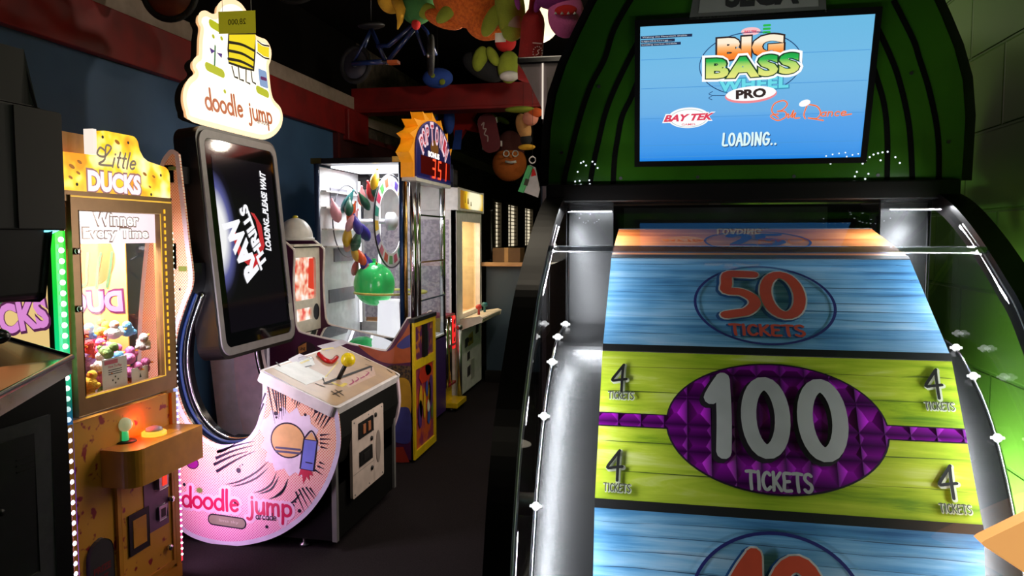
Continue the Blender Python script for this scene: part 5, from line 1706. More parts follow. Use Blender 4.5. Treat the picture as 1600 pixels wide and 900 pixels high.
# ------------------------------------------------------------------ coin pusher
QY0, QY1, QX = 4.42, 4.88, -1.53
cpz = thing('coin_pusher', 'purple coin pusher with yellow framed front and lit red and white back display', 'arcade machine', (-2.05, 4.65, 0))
fk0 = Fr((0, QY0, 0), (1, 0, 0), (0, 0, 1))
prof = [(QX, .02), (QX, .90), (QX - .01, .935)] + smooth_path([(QX - .03, .93), (-1.63, .82), (-1.69, .735), (-1.74, .722), (-2.0, .765), (-2.27, .815), (-2.32, .85), (-2.335, .92), (-2.345, 1.15), (-2.335, 1.33), (-2.35, 1.375), (-2.45, 1.44), (-2.6, 1.45)], 4) + [(-2.66, 1.44), (-2.66, .02)]
sidem = mat('pusher_purple', c(86, 30, 58), .35, noise=(3, c(74, 26, 66)))
for y0, nm in ((QY0, 'near'), (QY1 - .025, 'far')):
    f_ = Fr((0, y0, 0), (1, 0, 0), (0, 0, 1))
    sdp = MB().prism(f_, prof, -.025, 0).build('side_panel', sidem, cpz)
    MB().tube([f_.at(a, b, -.0125) for a, b in prof[2:-2]], .011, 6).build('edge_moulding', mat('moulding_cream', c(236, 226, 220), .25), sdp)
    if nm == 'near':
        def qp(pts, n=5):
            return smooth_path(fk0.pxs(pts), n)
        MB().poly(fk0, [p for p in qp([(640, 505), (625, 530), (606, 549), (575, 543), (560, 540), (585, 560), (610, 568), (642, 566)])], .001).build('side_orange', mat('art_orange', c(176, 84, 40), .4), sdp)
        MB().poly(fk0, qp([(641, 522), (632, 528), (620, 540), (628, 545), (641, 542)]), .002).build('side_blue', mat('art_blue', c(60, 60, 130), .4), sdp)
        MB().poly(fk0, qp([(642, 572), (606, 572), (600, 590), (610, 640), (642, 640)]), .001).build('side_mesh', mat('art_brown', c(96, 70, 40), .5, noise=(60, c(40, 28, 24), .45, .55)), sdp)
        MB().poly(fk0, qp([(612, 600), (625, 590), (641, 600), (641, 650), (620, 655), (606, 640)]), .002).build('side_yellow', mat('art_yellow', c(200, 150, 40), .4), sdp)
        MB().poly(fk0, qp([(607, 640), (625, 636), (641, 642), (641, 690), (614, 690)]), .0025).build('side_blue', mat('art_blue', c(60, 60, 130), .4), sdp)
        MB().poly(fk0, fk0.pxs([(606, 700), (630, 698), (640, 722), (606, 724)]), .001).build('side_red', mat('art_red', c(150, 44, 30), .4), sdp)
        MB().poly(fk0, qp([(462, 548), (472, 535), (486, 536), (496, 548), (498, 566), (470, 570)]), .001).build('side_shadow', mat('art_dark', c(50, 30, 36), .4), sdp)  # dark shape of the side art
        sg_ = MB().poly(fk0, fk0.pxs([(466, 542), (479, 535), (479, 548), (467, 553)]), .002).build('side_sign', mat('art_tan', c(206, 140, 70), .4), sdp)
        a, b = fk0.px(473, 545)
        put_text(MB(), fk0, 'LINE', a, b, .04, .02, .003, bold=.03).build('side_lettering', ink_black, sg_)
MB().box(-2.64, QX - .012, QY0 + .025, QY1 - .025, .04, .70).build('body', mat('pusher_body', c(40, 24, 36), .4), cpz)
# playfield glass and black rear lip
fpf = Fr((-1.72, QY0 + .025, .715), (0, 1, 0), (-.55, 0, .105))
if fpf.n.z < 0:
    fpf = Fr((-1.72, QY1 - .025, .715), (0, -1, 0), (-.55, 0, .105))
MB().prism(fpf, [(0, 0), (QY1 - QY0 - .05, 0), (QY1 - QY0 - .05, .56), (0, .56)], -.012, 0).build('playfield_glass', mat('mirror_glass', (.82, .84, .85, 1), .03, 1.0), cpz)
MB().box(-2.3, -1.7, QY1 - .055, QY1 - .03, .72, .745).build('rear_lip', ink_black, cpz).o.rotation_euler = (0, 0, 0)
# back display
fdx = Fr((-2.375, 0, 0), (0, 1, 0), (0, 0, 1))
cream = mat('display_cream', c(236, 228, 214), .4)
dy0, dy1 = QY0 + .025, QY1 - .025
MB().box(-2.62, -2.39, dy0, dy1, .78, 1.40).build('backbox', matte_black, cpz)
db = MB().prism(fdx, [[(dy0, .80), (dy1, .80), (dy1, 1.375), (dy0, 1.375)], rrect(dy0 + .04, 1.02, dy1 - .06, 1.31, .03)[::-1], [(dy0 + .06, .88), (dy0 + .06, .965), (dy1 - .13, .965), (dy1 - .13, .88)]], -.02, .012).build('display_frame', cream, cpz)
dsm = mat('display_red_white', (.05, .05, .05, 1), .3, emit=(1, 1, 1, 1), es=1.0)
nt, b_ = nodes_of(dsm)
tc = nt.nodes.new('ShaderNodeTexCoord')
nz = nt.nodes.new('ShaderNodeTexNoise')
nz.inputs['Scale'].default_value = 11
rp = nt.nodes.new('ShaderNodeValToRGB')
els = rp.color_ramp.elements
els[0].position, els[0].color = .42, c(255, 246, 240)
els[1].position, els[1].color = .64, c(226, 60, 44)
e = els.new(.53)
e.color = c(250, 190, 160)
nt.links.new(tc.outputs['Object'], nz.inputs['Vector'])
nt.links.new(nz.outputs['Fac'], rp.inputs['Fac'])
nt.links.new(rp.outputs['Color'], b_.inputs['Emission Color'])
MB().prism(fdx, rrect(dy0 + .04, 1.02, dy1 - .06, 1.31, .03), -.015, -.004).build('upper_display', dsm, db)
MB().prism(fdx, [(dy1 - .15, 1.10), (dy1 - .065, 1.08), (dy1 - .065, 1.3), (dy1 - .13, 1.3)], -.004, -.002).build('display_panel', glow('display_red', c(226, 52, 30), .9), db)
MB().prism(fdx, [(dy0 + .06, .88), (dy1 - .13, .88), (dy1 - .13, .965), (dy0 + .06, .965)], -.015, -.004).build('lower_display', dsm, db)
MB().poly(fdx, ell(dy1 - .065, .925, .045, .058, 24), .0135).build('speaker', ink_black, db)
MB().box(-2.5, -2.34, dy0, dy1, 1.385, 1.4).build('display_cap', cream, db)
dmx = P(462, 386, Y=4.62)
MB().ball((-2.42, 4.62, 1.44), .115, 24, 12, sz=1.2, half=True).lathe((-2.42, 4.62, 1.425), [(.125, 0), (.125, .02)], 24).build('dome', mat('dome_white', c(226, 224, 222), .35), cpz)
MB().lathe((-2.42, 4.62, 1.572), [(.016, 0), (.02, .012), (.01, .022)], 12).build('dome_knob', mat('knob_yellow', c(210, 190, 40), .4), cpz)
# front: yellow frame, coin entry and poster
fq0 = Fr((QX, 0, 0), (0, 1, 0), (0, 0, 1))
yf = mat('frame_yellow', c(226, 190, 24), .35)
fr2 = MB().prism(fq0, [[(QY0, .02), (QY1, .02), (QY1, .905), (QY0, .905)], [(QY0 + .03, .655), (QY0 + .03, .875), (QY1 - .03, .875), (QY1 - .03, .655)], [(QY0 + .03, .07), (QY0 + .03, .60), (QY1 - .03, .60), (QY1 - .03, .07)]], -.012, .014).build('front_frame', yf, cpz)
MB().prism(fq0, [(QY0 + .03, .655), (QY1 - .03, .655), (QY1 - .03, .875), (QY0 + .03, .875)], -.01, .002).build('coin_panel', mat('panel_purple', c(96, 40, 84), .4, noise=(20, c(190, 110, 50), .5, .6)), fr2)
MB().prism(fq0, [(QY0 + .19, .66), (QY0 + .255, .66), (QY0 + .255, .87), (QY0 + .19, .87)], .002, .02).build('coin_mech', ink_black, fr2, bevel=.003)
MB().prism(fq0, [(QY0 + .27, .70), (QY0 + .29, .70), (QY0 + .29, .82), (QY0 + .27, .82)], .002, .016).build('mech_trim', steel, fr2)
po = mat('poster_ground', c(140, 44, 84), .4, noise=(9, c(206, 90, 44), .45, .6))
pst = MB().prism(fq0, [(QY0 + .03, .07), (QY1 - .03, .07), (QY1 - .03, .60), (QY0 + .03, .60)], -.01, .002).build('poster', po, fr2)
rq = random.Random(5)
for nm, col, sh_ in (('poster_red', c(196, 50, 30), [(.06, .40, .3, .13), (.2, .44, .18, .1)]), ('poster_violet', c(90, 50, 120), [(.05, .12, .1, .2), (.28, .2, .1, .26)]), ('poster_yellow', c(226, 176, 40), [(.08, .18, .07, .24), (.16, .16, .06, .2), (.27, .24, .06, .16)]), ('poster_white', c(226, 220, 210), [(.24, .19, .08, .1)]), ('poster_blue', c(60, 90, 170), [(.25, .1, .07, .12), (.22, .3, .05, .12)]), ('poster_green', c(90, 120, 60), [(.33, .12, .05, .14)])):
    m = MB()
    for y, z, wd, ht in sh_:
        m.poly(fq0, [(QY0 + .03 + y + wd * (.5 + .5 * math.cos(t) * rq.uniform(.75, 1)), .07 + z + ht * (.5 + .5 * math.sin(t) * rq.uniform(.8, 1))) for t in [2 * PI * k / 14 for k in range(14)]], .003 + .0004 * len(nm))
    m.build('poster_shape', mat(nm, col, .45), pst)
a = .31
put_text(MB(), fq0, 'coins', QY0 + .2, .5, .001, .001, .004) if False else None
MB().box(QX - .02, QX + .02, QY0 - .004, QY1 + .004, .905, .93).build('front_cap', ink_black, cpz)

# ------------------------------------------------------------------ balloon popping machine
BY0, BY1, BX0, BX1 = 5.0, 5.74, -2.46, -1.70
bl = thing('balloon_game', 'tall glass balloon popping game lit white inside, with blue and orange arched sign reading 351', 'arcade machine', (-2.08, 5.37, 0))
MB().box(BX0, BX1, BY0, BY1, .03, .66).build('lower_body', mat('balloon_body', c(70, 40, 110), .4), bl)
iw = mat('inner_white', c(236, 238, 242), .5)
MB().box(BX0, BX0 + .02, BY0 + .02, BY1, .66, 1.96).build('inner_back', iw, bl)
MB().box(BX0 + .02, BX1 - .02, BY1 - .012, BY1 - .006, .66, 1.96).build('far_glass', glass, bl)
MB().box(BX0, BX1, BY0, BY1, .645, .672).build('inner_floor', iw, bl)
cap = MB().box(BX0 - .02, BX1 + .01, BY0 - .015, BY1 + .01, 1.975, 2.015).build('top_cap', mat('cap_dark', c(26, 22, 26), .3), bl, bevel=.004)
MB().box(-1.86, BX1 + .012, BY0 - .017, BY0 + .05, 1.978, 2.017).build('cap_corner', brass, cap)
MB().box(BX0 - .022, BX0 + .06, BY0 - .017, BY0 + .03, 1.978, 2.017).build('cap_corner', brass, cap)
lw = glow('tube_white', c(246, 248, 255), 1.8)
MB().box(BX0 + .08, BX1 - .12, BY0 + .1, BY1 - .1, 1.955, 1.97).build('ceiling_light', lw, bl)
lamp('balloon_light', 'AREA', (-2.1, 5.37, 1.945), 11, (.97, .98, 1), .5, .4, aim=(0, 0, -1))
lt_ = MB()
for x in (BX0 + .05, BX0 + .22):
    lt_.tube([(x, BY1 - .05, .75), (x, BY1 - .05, 1.9)], .012, 8)
lt_.build('tube_lights', lw, bl)
# posts: dark, brass and chrome uprights at the corners
for x, y, m, r in ((BX1 - .02, BY0 + .015, chrome, .024), (BX1 - .075, BY0 + .01, brass, .014), (BX1 - .105, BY0 + .008, mat('post_blue', c(30, 60, 110), .2, .4), .016), (BX1 - .01, BY0 + .10, chrome, .018), (BX1 - .015, BY1 - .02, chrome, .024), (BX0 + .012, BY0 + .01, mat('post_navy', c(36, 52, 84), .35), .02)):
    MB().tube([(x, y, .66), (x, y, 1.975)], r, 14).build('corner_post', m, bl)
MB().box(BX0 + .03, BX1 - .12, BY0, BY0 + .006, .68, 1.95).build('side_glass', glass, bl)
MB().box(BX1 - .006, BX1, BY0 + .12, BY1 - .04, .68, 1.95).build('front_glass', glass, bl)
fin_ = MB()
for z in (1.26, 1.60, .98):
    fin_.box(BX1 - .004, BX1 + .012, BY0 + .1, BY1 - .03, z, z + .012)
fin_.build('front_bars', chrome, bl)
# shelves of the inner back
sl = MB()
for z in (1.37, 1.5, 1.66, 1.78):
    sl.box(BX0 + .02, BX0 + .06, BY0 + .06, BY1 - .05, z, z + .012)
sl.build('back_rails', white_paint, bl)
MB().box(BX0 + .02, BX0 + .03, 5.2, 5.5, 1.68, 1.82).box(BX0 + .02, BX0 + .03, 5.25, 5.6, 1.26, 1.36).box(BX0 + .02, BX0 + .03, 5.15, 5.62, .95, 1.05).build('back_vents', mat('vent_grey', c(120, 120, 130), .5), bl)
# the turning wheel: two rings and a white printed band
wc = (5.45, 1.57)
RX1, RX2 = P(612, 335, Y=5.45).x, P(548, 335, Y=5.5).x
def ring_at(x, r, tr, m, nm):
    return MB().torus((x, wc[0], wc[1]), r, tr, (1, 0, 0), 48, 8).build(nm, m, bl)
ring_at(RX1, .36, .006, mat('ring_dark', c(50, 50, 60), .3), 'wheel_ring')
ring_at(RX2, .28, .005, mat('ring_dark', c(50, 50, 60), .3), 'wheel_ring')
fwh = Fr((RX1 - .005, wc[0], wc[1]), (0, 1, 0), (0, 0, 1))
bnd = MB().prism(fwh, [ell(0, 0, .355, .355, 48), ell(0, 0, .25, .25, 48)[::-1]], -.008, 0).build('wheel_band', mat('band_white', c(240, 240, 244), .4), bl)
bc = [c(214, 60, 100), c(40, 150, 130), c(230, 190, 50), c(90, 70, 160), c(240, 130, 150), c(210, 90, 60), c(90, 170, 90)]
for k in range(18):
    t = 2 * PI * k / 18
    q = [((.27 if j in (0, 3) else .335) * math.cos(t + (.0 if j < 2 else .24)), (.27 if j in (0, 3) else .335) * math.sin(t + (.0 if j < 2 else .24))) for j in range(4)]
    MB().poly(fwh, q, .001).build('band_patch', mat('band_col_%d' % (k % 7), bc[k % 7], .4), bnd)
MB().tube([(-2.4, wc[0], wc[1]), (RX1, wc[0], wc[1])], .02, 10).lathe((RX1 - .03, wc[0], wc[1]), [(.07, 0), (.07, .05), (.04, .07)], 20, (1, 0, 0)).build('wheel_hub', mat('hub_white', c(230, 232, 240), .3), bl)
# pedestal
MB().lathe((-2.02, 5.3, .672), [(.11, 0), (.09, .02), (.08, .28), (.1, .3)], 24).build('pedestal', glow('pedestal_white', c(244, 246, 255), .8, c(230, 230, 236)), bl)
MB().torus((-2.0, 5.3, 1.03), .27, .009, (0, 0, 1), 48, 8).build('guard_ring', mat('guard_yellow', c(236, 230, 110), .3), bl)
# arched sign
sxm = -1.655
fs3 = Fr((sxm, 0, 0), (0, 1, 0), (0, 0, 1))
yb0, yb1 = fs3.px(648, 280)[0], fs3.px(701, 282)[0]
ym, zb = (yb0 + yb1) / 2, 1.865
ahw = (yb1 - yb0) / 2
zt = fs3.px(667, 188)[1]
ah = zt - zb
arch2 = [(ym - ahw, zb), (ym + ahw, zb), (ym + ahw, zb + ah * .45)] + [(ym + ahw * math.cos(math.radians(t)), zb + ah * .45 + ah * .55 * math.sin(math.radians(t))) for t in range(8, 176, 8)] + [(ym - ahw, zb + ah * .45)]
flame = [(ym + ahw + .02, zb - .005), (ym + ahw + .02, zb + ah * .40)]
for i, t in enumerate(range(4, 181, 8)):
    r = 1.30 if i % 3 == 1 else 1.07
    flame.append((ym + ahw * r * math.cos(math.radians(t + (7 if i % 3 == 1 else 0))), zb + ah * .45 + ah * .55 * (r + .02) * math.sin(math.radians(t + (7 if i % 3 == 1 else 0)))))
flame += [(ym - ahw * 1.16, zb + ah * .3), (ym - ahw * 1.05, zb + ah * .22), (ym - ahw * 1.06, zb - .005)]
fm_ = mat('flame_orange', c(226, 150, 30), .35, emit=c(230, 140, 10), es=.35, noise=None)
sg2 = MB().prism(fs3, flame, -.09, 0).build('sign_flames', fm_, bl, bevel=.003)
sf = MB().prism(fs3, arch2, 0, .014).build('sign_face', mat('sign_navy', c(26, 28, 84), .3, emit=c(30, 30, 100), es=.22), bl)
MB().ribbon(fs3, arch2, .014, .015, closed=True).build('sign_border', mat('sign_border_blue', c(70, 70, 150), .3), sf)
MB().prism(fs3, [(ym - ahw - .01, zb - .03), (ym + ahw + .01, zb - .03), (ym + ahw + .01, zb), (ym - ahw - .01, zb)], -.09, .014).build('sign_base', white_paint, bl)
lsw = glow('sign_letter_light', c(250, 214, 224), .95)
lsr = glow('sign_letter_red', c(214, 60, 80), .7)
for k, ch in enumerate(['P', 'O', 'P', 'T', 'O', 'W', 'I', 'N']):
    t = math.radians(168 - k * 156 / 7)
    y, z = ym + ahw * .72 * math.cos(t), zb + ah * .50 + ah * .30 * math.sin(t)
    hgt = .15 if k in (3,) else .125
    an = (t - PI / 2) * .55
    put_text(MB(), fs3, ch, y, z, .085, hgt + .02, .016, bold=.07, rot=an).build('sign_letters', lsw, sf)
    put_text(MB(), fs3, ch, y, z, .06, hgt - .02, .0175, bold=.01, rot=an).build('sign_letters', lsr, sf)
MB().poly(fs3, ell(ym, zb + ah * .56, .1, .06, 20), .0155).build('sign_flare', glow('sign_flare_amber', c(150, 90, 20), .5), sf)
put_text(MB(), fs3, 'BONUS', ym - .02, zb + ah * .435, .27, .042, .0165, bold=.05).build('sign_bonus', glow('bonus_white', c(255, 240, 230), 1.6), sf)
dspw = MB().prism(fs3, [(ym - ahw * .78, zb + .03), (ym + ahw * .95, zb + .03), (ym + ahw * .95, zb + ah * .375), (ym - ahw * .78, zb + ah * .375)], .014, .018).build('counter_window', mat('counter_red', c(50, 6, 8), .2, emit=c(90, 5, 5), es=.35), sf)
SEG = {'3': 'abgcd', '5': 'afgcd', '1': 'bc'}
sh0 = .045
for i, ch in enumerate('351'):
    dg = MB()
    cx = ym - .03 + i * .14
    h2, w2, cz_ = .068, .035, zb + ah * .2
    pp = {'a': [(-w2, h2), (w2, h2)], 'g': [(-w2, 0), (w2, 0)], 'd': [(-w2, -h2), (w2, -h2)], 'b': [(w2, h2), (w2, 0)], 'c': [(w2, 0), (w2, -h2)], 'f': [(-w2, h2), (-w2, 0)], 'e': [(-w2, 0), (-w2, -h2)]}
    for s_ in SEG[ch]:
        (x0, z0), (x1, z1) = pp[s_]
        dg.ribbon(fs3, [(cx + x0 * .88 + z0 * .12, cz_ + z0 * .93), (cx + x1 * .88 + z1 * .12, cz_ + z1 * .93)], .015, .0195)
    dg.build('counter_digit', glow('led_red_orange', c(255, 70, 36), 2.0), dspw)
# balloons strung on the wheel
bcols = [('yellow', c(240, 190, 30)), ('dark green', c(24, 84, 60)), ('orange', c(240, 96, 40)), ('purple', c(64, 50, 150)), ('pink', c(246, 170, 180)), ('red', c(206, 50, 54)), ('teal', c(30, 110, 110))]
bpx = [(590, 270, 0), (584, 282, 1), (574, 290, 5), (565, 298, 4), (553, 304, 6), (546, 316, 1), (560, 308, 1), (556, 322, 2), (547, 326, 0), (560, 334, 4), (553, 342, 3), (545, 356, 0), (558, 352, 3), (562, 364, 1), (548, 370, 4), (549, 386, 0), (556, 394, 2), (563, 400, 3), (559, 410, 5), (570, 404, 3), (576, 420, 4), (579, 428, 5), (588, 418, 0), (518, 318, 4)]
proto = {}
rr = random.Random(11)
bal_mesh = MB()
pr_ = [(0.004, .0), (.006, -.006), (.005, -.012), (.014, -.03), (.024, -.06), (.024, -.085), (.016, -.105), (.004, -.115)]
for i, (x, y, ci) in enumerate(bpx):
    nm, col = bcols[ci]
    Yb = 5.22 + .012 * (i % 5) if x > 530 else 5.5
    p = P(x, y - 8, Y=Yb) if x > 530 else P(x, y - 8, X=RX2)
    if ci not in proto:
        o = MB().lathe((0, 0, 0), [(r, h) for r, h in pr_], 12).build('balloon', mat('balloon_' + nm.replace(' ', '_'), col, .35), None, base=(0, 0, 0)).o
        proto[ci] = o
    else:
        o = proto[ci].copy()
        COL.objects.link(o)
    o.location = p
    s_ = rr.uniform(1.35, 1.75)
    o.scale = (s_, s_ * .8, s_)
    o.rotation_euler = (rr.uniform(-.5, .5), rr.uniform(-.6, .4), rr.uniform(0, 3))
    lab = 'limp %s balloon hanging on the wheel inside the lit balloon game' % nm
    if x < 530:
        lab = 'pink balloon hanging alone at the left inside the lit balloon game'
    tag(o, lab, 'balloon', ('limp %s balloons on the wheel' % nm) if x > 530 else None)
gp_ = P(585, 444, Y=5.3)
gb = MB().ball((gp_.x, gp_.y, gp_.z), .157, 32, 20, sz=1.06).lathe((gp_.x, gp_.y, gp_.z + .16), [(.02, 0), (.01, .02), (.018, .035)], 12).build('balloon', mat('balloon_bright_green', c(60, 222, 120), .2, coat=.4, emit=c(30, 180, 80), es=.16), None, base=gp_)  # faint emission puts light into the skin; the balloon is no lamp
tag(gb, 'big inflated bright green balloon in the middle of the glass balloon game', 'balloon')

# ------------------------------------------------------------------ narrow yellow and red dispenser
td = thing('token_dispenser', 'narrow yellow and red dispenser with chrome rods beside the white crane machine', 'dispenser', (-1.8, 5.95, 0))
yl2 = mat('dispenser_yellow', c(226, 186, 20), .35)
rd2 = mat('dispenser_red', c(160, 26, 44), .35)
MB().box(-1.98, -1.62, 5.8, 6.1, .03, .075).build('base_plate', yl2, td, bevel=.006)
MB().box(-1.95, -1.73, 5.82, 6.02, .075, .78).build('column', yl2, td)
MB().box(-1.97, -1.71, 5.8, 6.06, .78, .80).build('top_plate', rd2, td, bevel=.004)
for z in (.2, .53):
    MB().box(-1.97, -1.70, 5.8, 6.05, z, z + .018).build('band', rd2, td)
for y in (5.81, 5.92):
    MB().tube([(-1.715, y, .2), (-1.715, y, .78)], .018, 12).build('chrome_rod', chrome, td)
MB().box(-1.74, -1.705, 5.99, 6.06, .5, .78).build('lit_panel', glow('panel_red', c(255, 40, 40), .8, c(200, 20, 20)), td)
ftd = Fr((-1.705, 0, 0), (0, 1, 0), (0, 0, 1))
mk = MB()
for z in (.58, .66, .73):
    mk.poly(ftd, [(6.0, z - .02), (6.04, z - .02), (6.05, z + .02), (6.01, z + .015)], .001)
mk.build('panel_marks', ink_black, td)
MB().tube([(-1.68, 6.09, .07), (-1.68, 6.09, .66)], .022, 12).lathe((-1.68, 6.09, .66), [(.028, 0), (.028, .03), (.01, .04)], 12).build('side_rod', steel, td)
for y in (5.83, 6.07):
    MB().lathe((-1.68, y, 0), [(.022, 0), (.022, .03)], 12).build('foot', ink_black, td)

# ------------------------------------------------------------------ white crane machine
CX, CY0, CY1 = -1.72, 6.14, 7.06
cr = thing('crane_machine', 'white crane machine with yellow lit header at the far end of the left row', 'arcade machine', (-2.15, 6.6, 0))
wp = mat('crane_white', c(236, 232, 230), .4)
MB().box(-2.6, CX, CY0, CY1, .03, .70).build('lower_body', wp, cr, bevel=.006)
MB().box(-2.58, CX - .03, CY0 + .03, CY1 - .03, 0, .03).build('kick_plate', ink_black, cr)
MB().box(-2.6, -2.56, CY0, CY1, .7, 1.86).build('back', wp, cr)
fcx = Fr((CX, 0, 0), (0, 1, 0), (0, 0, 1))
cf = MB().prism(fcx, [[(CY0, .70), (CY1, .70), (CY1, 1.68), (CY0, 1.68)], [(CY0 + .2, .76), (CY0 + .2, 1.585), (CY1 - .06, 1.585), (CY1 - .06, .76)]], -.04, 0).build('front_frame', wp, cr, bevel=.004)
MB().prism(fcx, [(CY0 + .2, .76), (CY1 - .06, .76), (CY1 - .06, 1.585), (CY0 + .2, 1.585)], -.03, -.026).build('front_glass', glass, cr)
fcs = Fr((0, CY0, 0), (1, 0, 0), (0, 0, 1))
dmd = mat('diamond_sheet', c(206, 196, 206), .35, noise=(40, c(170, 160, 176), .45, .55))
MB().prism(fcs, [(-2.56, .74), (CX - .06, .74), (CX - .06, 1.6), (-2.56, 1.6)], -.01, 0).build('side_sheet', dmd, cr)
MB().box(-2.6, CX, CY0, CY0 + .02, 1.6, 1.68).box(-1.78, CX, CY0, CY0 + .02, .7, 1.6).build('side_frame', wp, cr)
MB().box(-2.56, CX - .04, CY1 - .03, CY1, .7, 1.68).build('inner_side', mat('crane_inner', c(236, 216, 170), .5), cr)
MB().box(-2.56, -2.55, CY0 + .02, CY1 - .03, .7, 1.62).build('inner_back', mat('crane_inner', c(236, 216, 170), .5), cr)
MB().box(-2.56, CX - .04, CY0 + .02, CY1 - .03, .7, .74).build('inner_floor', mat('crane_floor', c(226, 170, 110), .5), cr)
hd_ = MB().prism(fcs, [(-2.6, 1.68), (CX + .02, 1.68), (CX + .02, 1.87), (-2.0, 1.89), (-2.6, 1.86)], -(CY1 - CY0), 0).build('header', wp, cr, bevel=.006)
hm_ = mat('header_amber', (.05, .04, .02, 1), .3, emit=(1, 1, 1, 1), es=1.0)
nt, b_ = nodes_of(hm_)
tc = nt.nodes.new('ShaderNodeTexCoord')
mp = nt.nodes.new('ShaderNodeMapping')
mp.vector_type = 'TEXTURE'
mp.inputs['Location'].default_value = (.45, .12, 1.79)
mp.inputs['Scale'].default_value = (1, .42, .2)
gd = nt.nodes.new('ShaderNodeTexGradient')
gd.gradient_type = 'SPHERICAL'
rp = nt.nodes.new('ShaderNodeValToRGB')
els = rp.color_ramp.elements
els[0].position, els[0].color = 0.0, c(150, 100, 20)
els[1].position, els[1].color = .55, c(255, 250, 210)
e = els.new(.25)
e.color = c(236, 190, 30)
nt.links.new(tc.outputs['Object'], mp.inputs['Vector'])
nt.links.new(mp.outputs[0], gd.inputs['Vector'])
nt.links.new(gd.outputs['Color'], rp.inputs['Fac'])
nt.links.new(rp.outputs['Color'], b_.inputs['Emission Color'])
fch = Fr((CX + .02, 0, 0), (0, 1, 0), (0, 0, 1))
MB().prism(fch, [(CY0 + .08, 1.70), (CY1 - .03, 1.70), (CY1 - .03, 1.855), (CY0 + .08, 1.855)], 0, .004).build('header_sign', hm_, hd_)
ms = MB()
put_text(ms, fch, 'toy crane', (CY0 + CY1) / 2 + .1, 1.76, .001, .001, .005) if False else None
for k, (y, z, wd, ht) in enumerate(((6.35, 1.79, .03, .08), (6.44, 1.77, .05, .05), (6.55, 1.75, .04, .04))):
    ms.poly(fch, [(y, z - ht / 2), (y + wd, z - ht / 2), (y + wd * .7, z + ht / 2), (y + wd * .2, z + ht / 2)], .0055)
ms.build('header_marks', glow('header_brown', c(130, 90, 20), .5), hd_)
lamp('crane_light', 'AREA', (-2.1, 6.6, 1.64), 14, (1, .84, .55), .4, .5, aim=(0, 0, -1))
MB().box(-2.3, -1.9, 6.3, 6.9, 1.65, 1.66).build('cabinet_light', glow('crane_light_warm', c(255, 230, 170), 2.0), cr)
# shelf with sticks
MB().prism(fcs, [(CX - .02, .62), (CX + .20, .70), (CX + .21, .735), (CX + .18, .745), (CX - .02, .72)], -.86, -.12).build('control_shelf', mat('shelf_cream', c(226, 214, 196), .35), cr, bevel=.008)
for y, nm, col in ((6.55, 'shelf_red', c(190, 60, 60)), (6.78, 'shelf_teal', c(40, 110, 120))):
    MB().lathe((CX + .1, y, .735), [(.012, 0), (.01, .05), (.026, .056), (.03, .075), (.018, .095)], 14).build('control_stick', mat(nm, col, .4), cr)
mk = MB()
for y, z, s_ in ((6.42, .44, .1), (6.5, .47, .06), (6.5, .31, .09), (6.5, .16, .11), (6.82, .52, .11)):
    mk.prism(fcx, [(y, z), (y + s_, z + .01), (y + s_, z + s_ * .9), (y + s_ * .1, z + s_ * .8)], 0, .004)
mk.build('front_stickers', mat('sticker_dark', c(60, 54, 54), .5), cr)
MB().prism(fcx, [(6.54, .44), (6.72, .45), (6.70, .56), (6.56, .54)], 0, .004).build('front_logo', mat('logo_ochre', c(176, 150, 40), .5), cr)
put_text(MB(), fcx, 'toy', 6.63, .495, .1, .05, .005, bold=.05).build('front_lettering', ink_black, cr)
MB().prism(fcx, [(6.62, .12), (6.75, .12), (6.75, .3), (6.62, .3)], 0, .006).build('coin_door', mat('crane_grey', c(180, 176, 172), .45), cr)
# prize boxes on top of the machines
rb_ = random.Random(9)
bcol = [('navy', c(30, 36, 66)), ('charcoal', c(34, 34, 38)), ('dark blue', c(26, 44, 80)), ('brown', c(62, 46, 34))]
y = 6.05
i = 0
wh = ['nearest', 'second', 'third', 'fourth', 'fifth', 'farthest']
for i in range(6):
    wd = (.14, .16, .13, .17, .14, .15)[i]
    h_ = (.20, .25, .22, .27, .24, .2)[i]
    nm, col = bcol[i % 4]
    t = thing('prize_box', '%s of the small prize boxes on top of the white crane machine, dark %s' % (wh[i], nm.replace('dark ', '')), 'box', (-2.1, y + wd / 2, 1.89), 'prize boxes on top of the crane machine')
    b0 = MB().box(-2.25, -1.92, y, y + wd - .012, 1.89, 1.89 + h_).build('carton', mat('box_' + nm.replace(' ', '_'), col, .5), t, bevel=.004)
    MB().box(-1.92, -1.917, y + .02, y + wd - .03, 1.89 + h_ * .3, 1.89 + h_ * .8).build('label_panel', mat('box_label_' + nm.replace(' ', '_'), tuple(min(1, q * 2.4 + .01) for q in col[:3]) + (1,), .5), b0)
    y += wd
# grey panel against the wall behind the jumping game
t = thing('partition_panel', 'plain grey panel leaning against the blue wall, seen through the J shaped machine', 'panel', (-2.78, 4.15, 0))
l0, l1 = P(322, 500, Y=4.14), P(345, 700, Y=4.14)
lw_ = l1.x + (l1.x - l0.x) / (l0.z - l1.z) * l1.z
fpp = Fr((0, 4.14, 0), (1, 0, 0), (0, 0, 1))
MB().prism(fpp, [(lw_, 0.0), (-2.38, 0.0), (-2.38, 1.15), (l0.x + (l0.x - l1.x) / (l0.z - l1.z) * (1.15 - l0.z), 1.15)], -.03, 0).build('sheet', mat('panel_lilac', c(222, 216, 240), .4), t, bevel=.004)
MB().box(lw_ + .02, -2.38, 4.10, 4.21, 0.0, 0.03).build('foot_rail', grey, t)
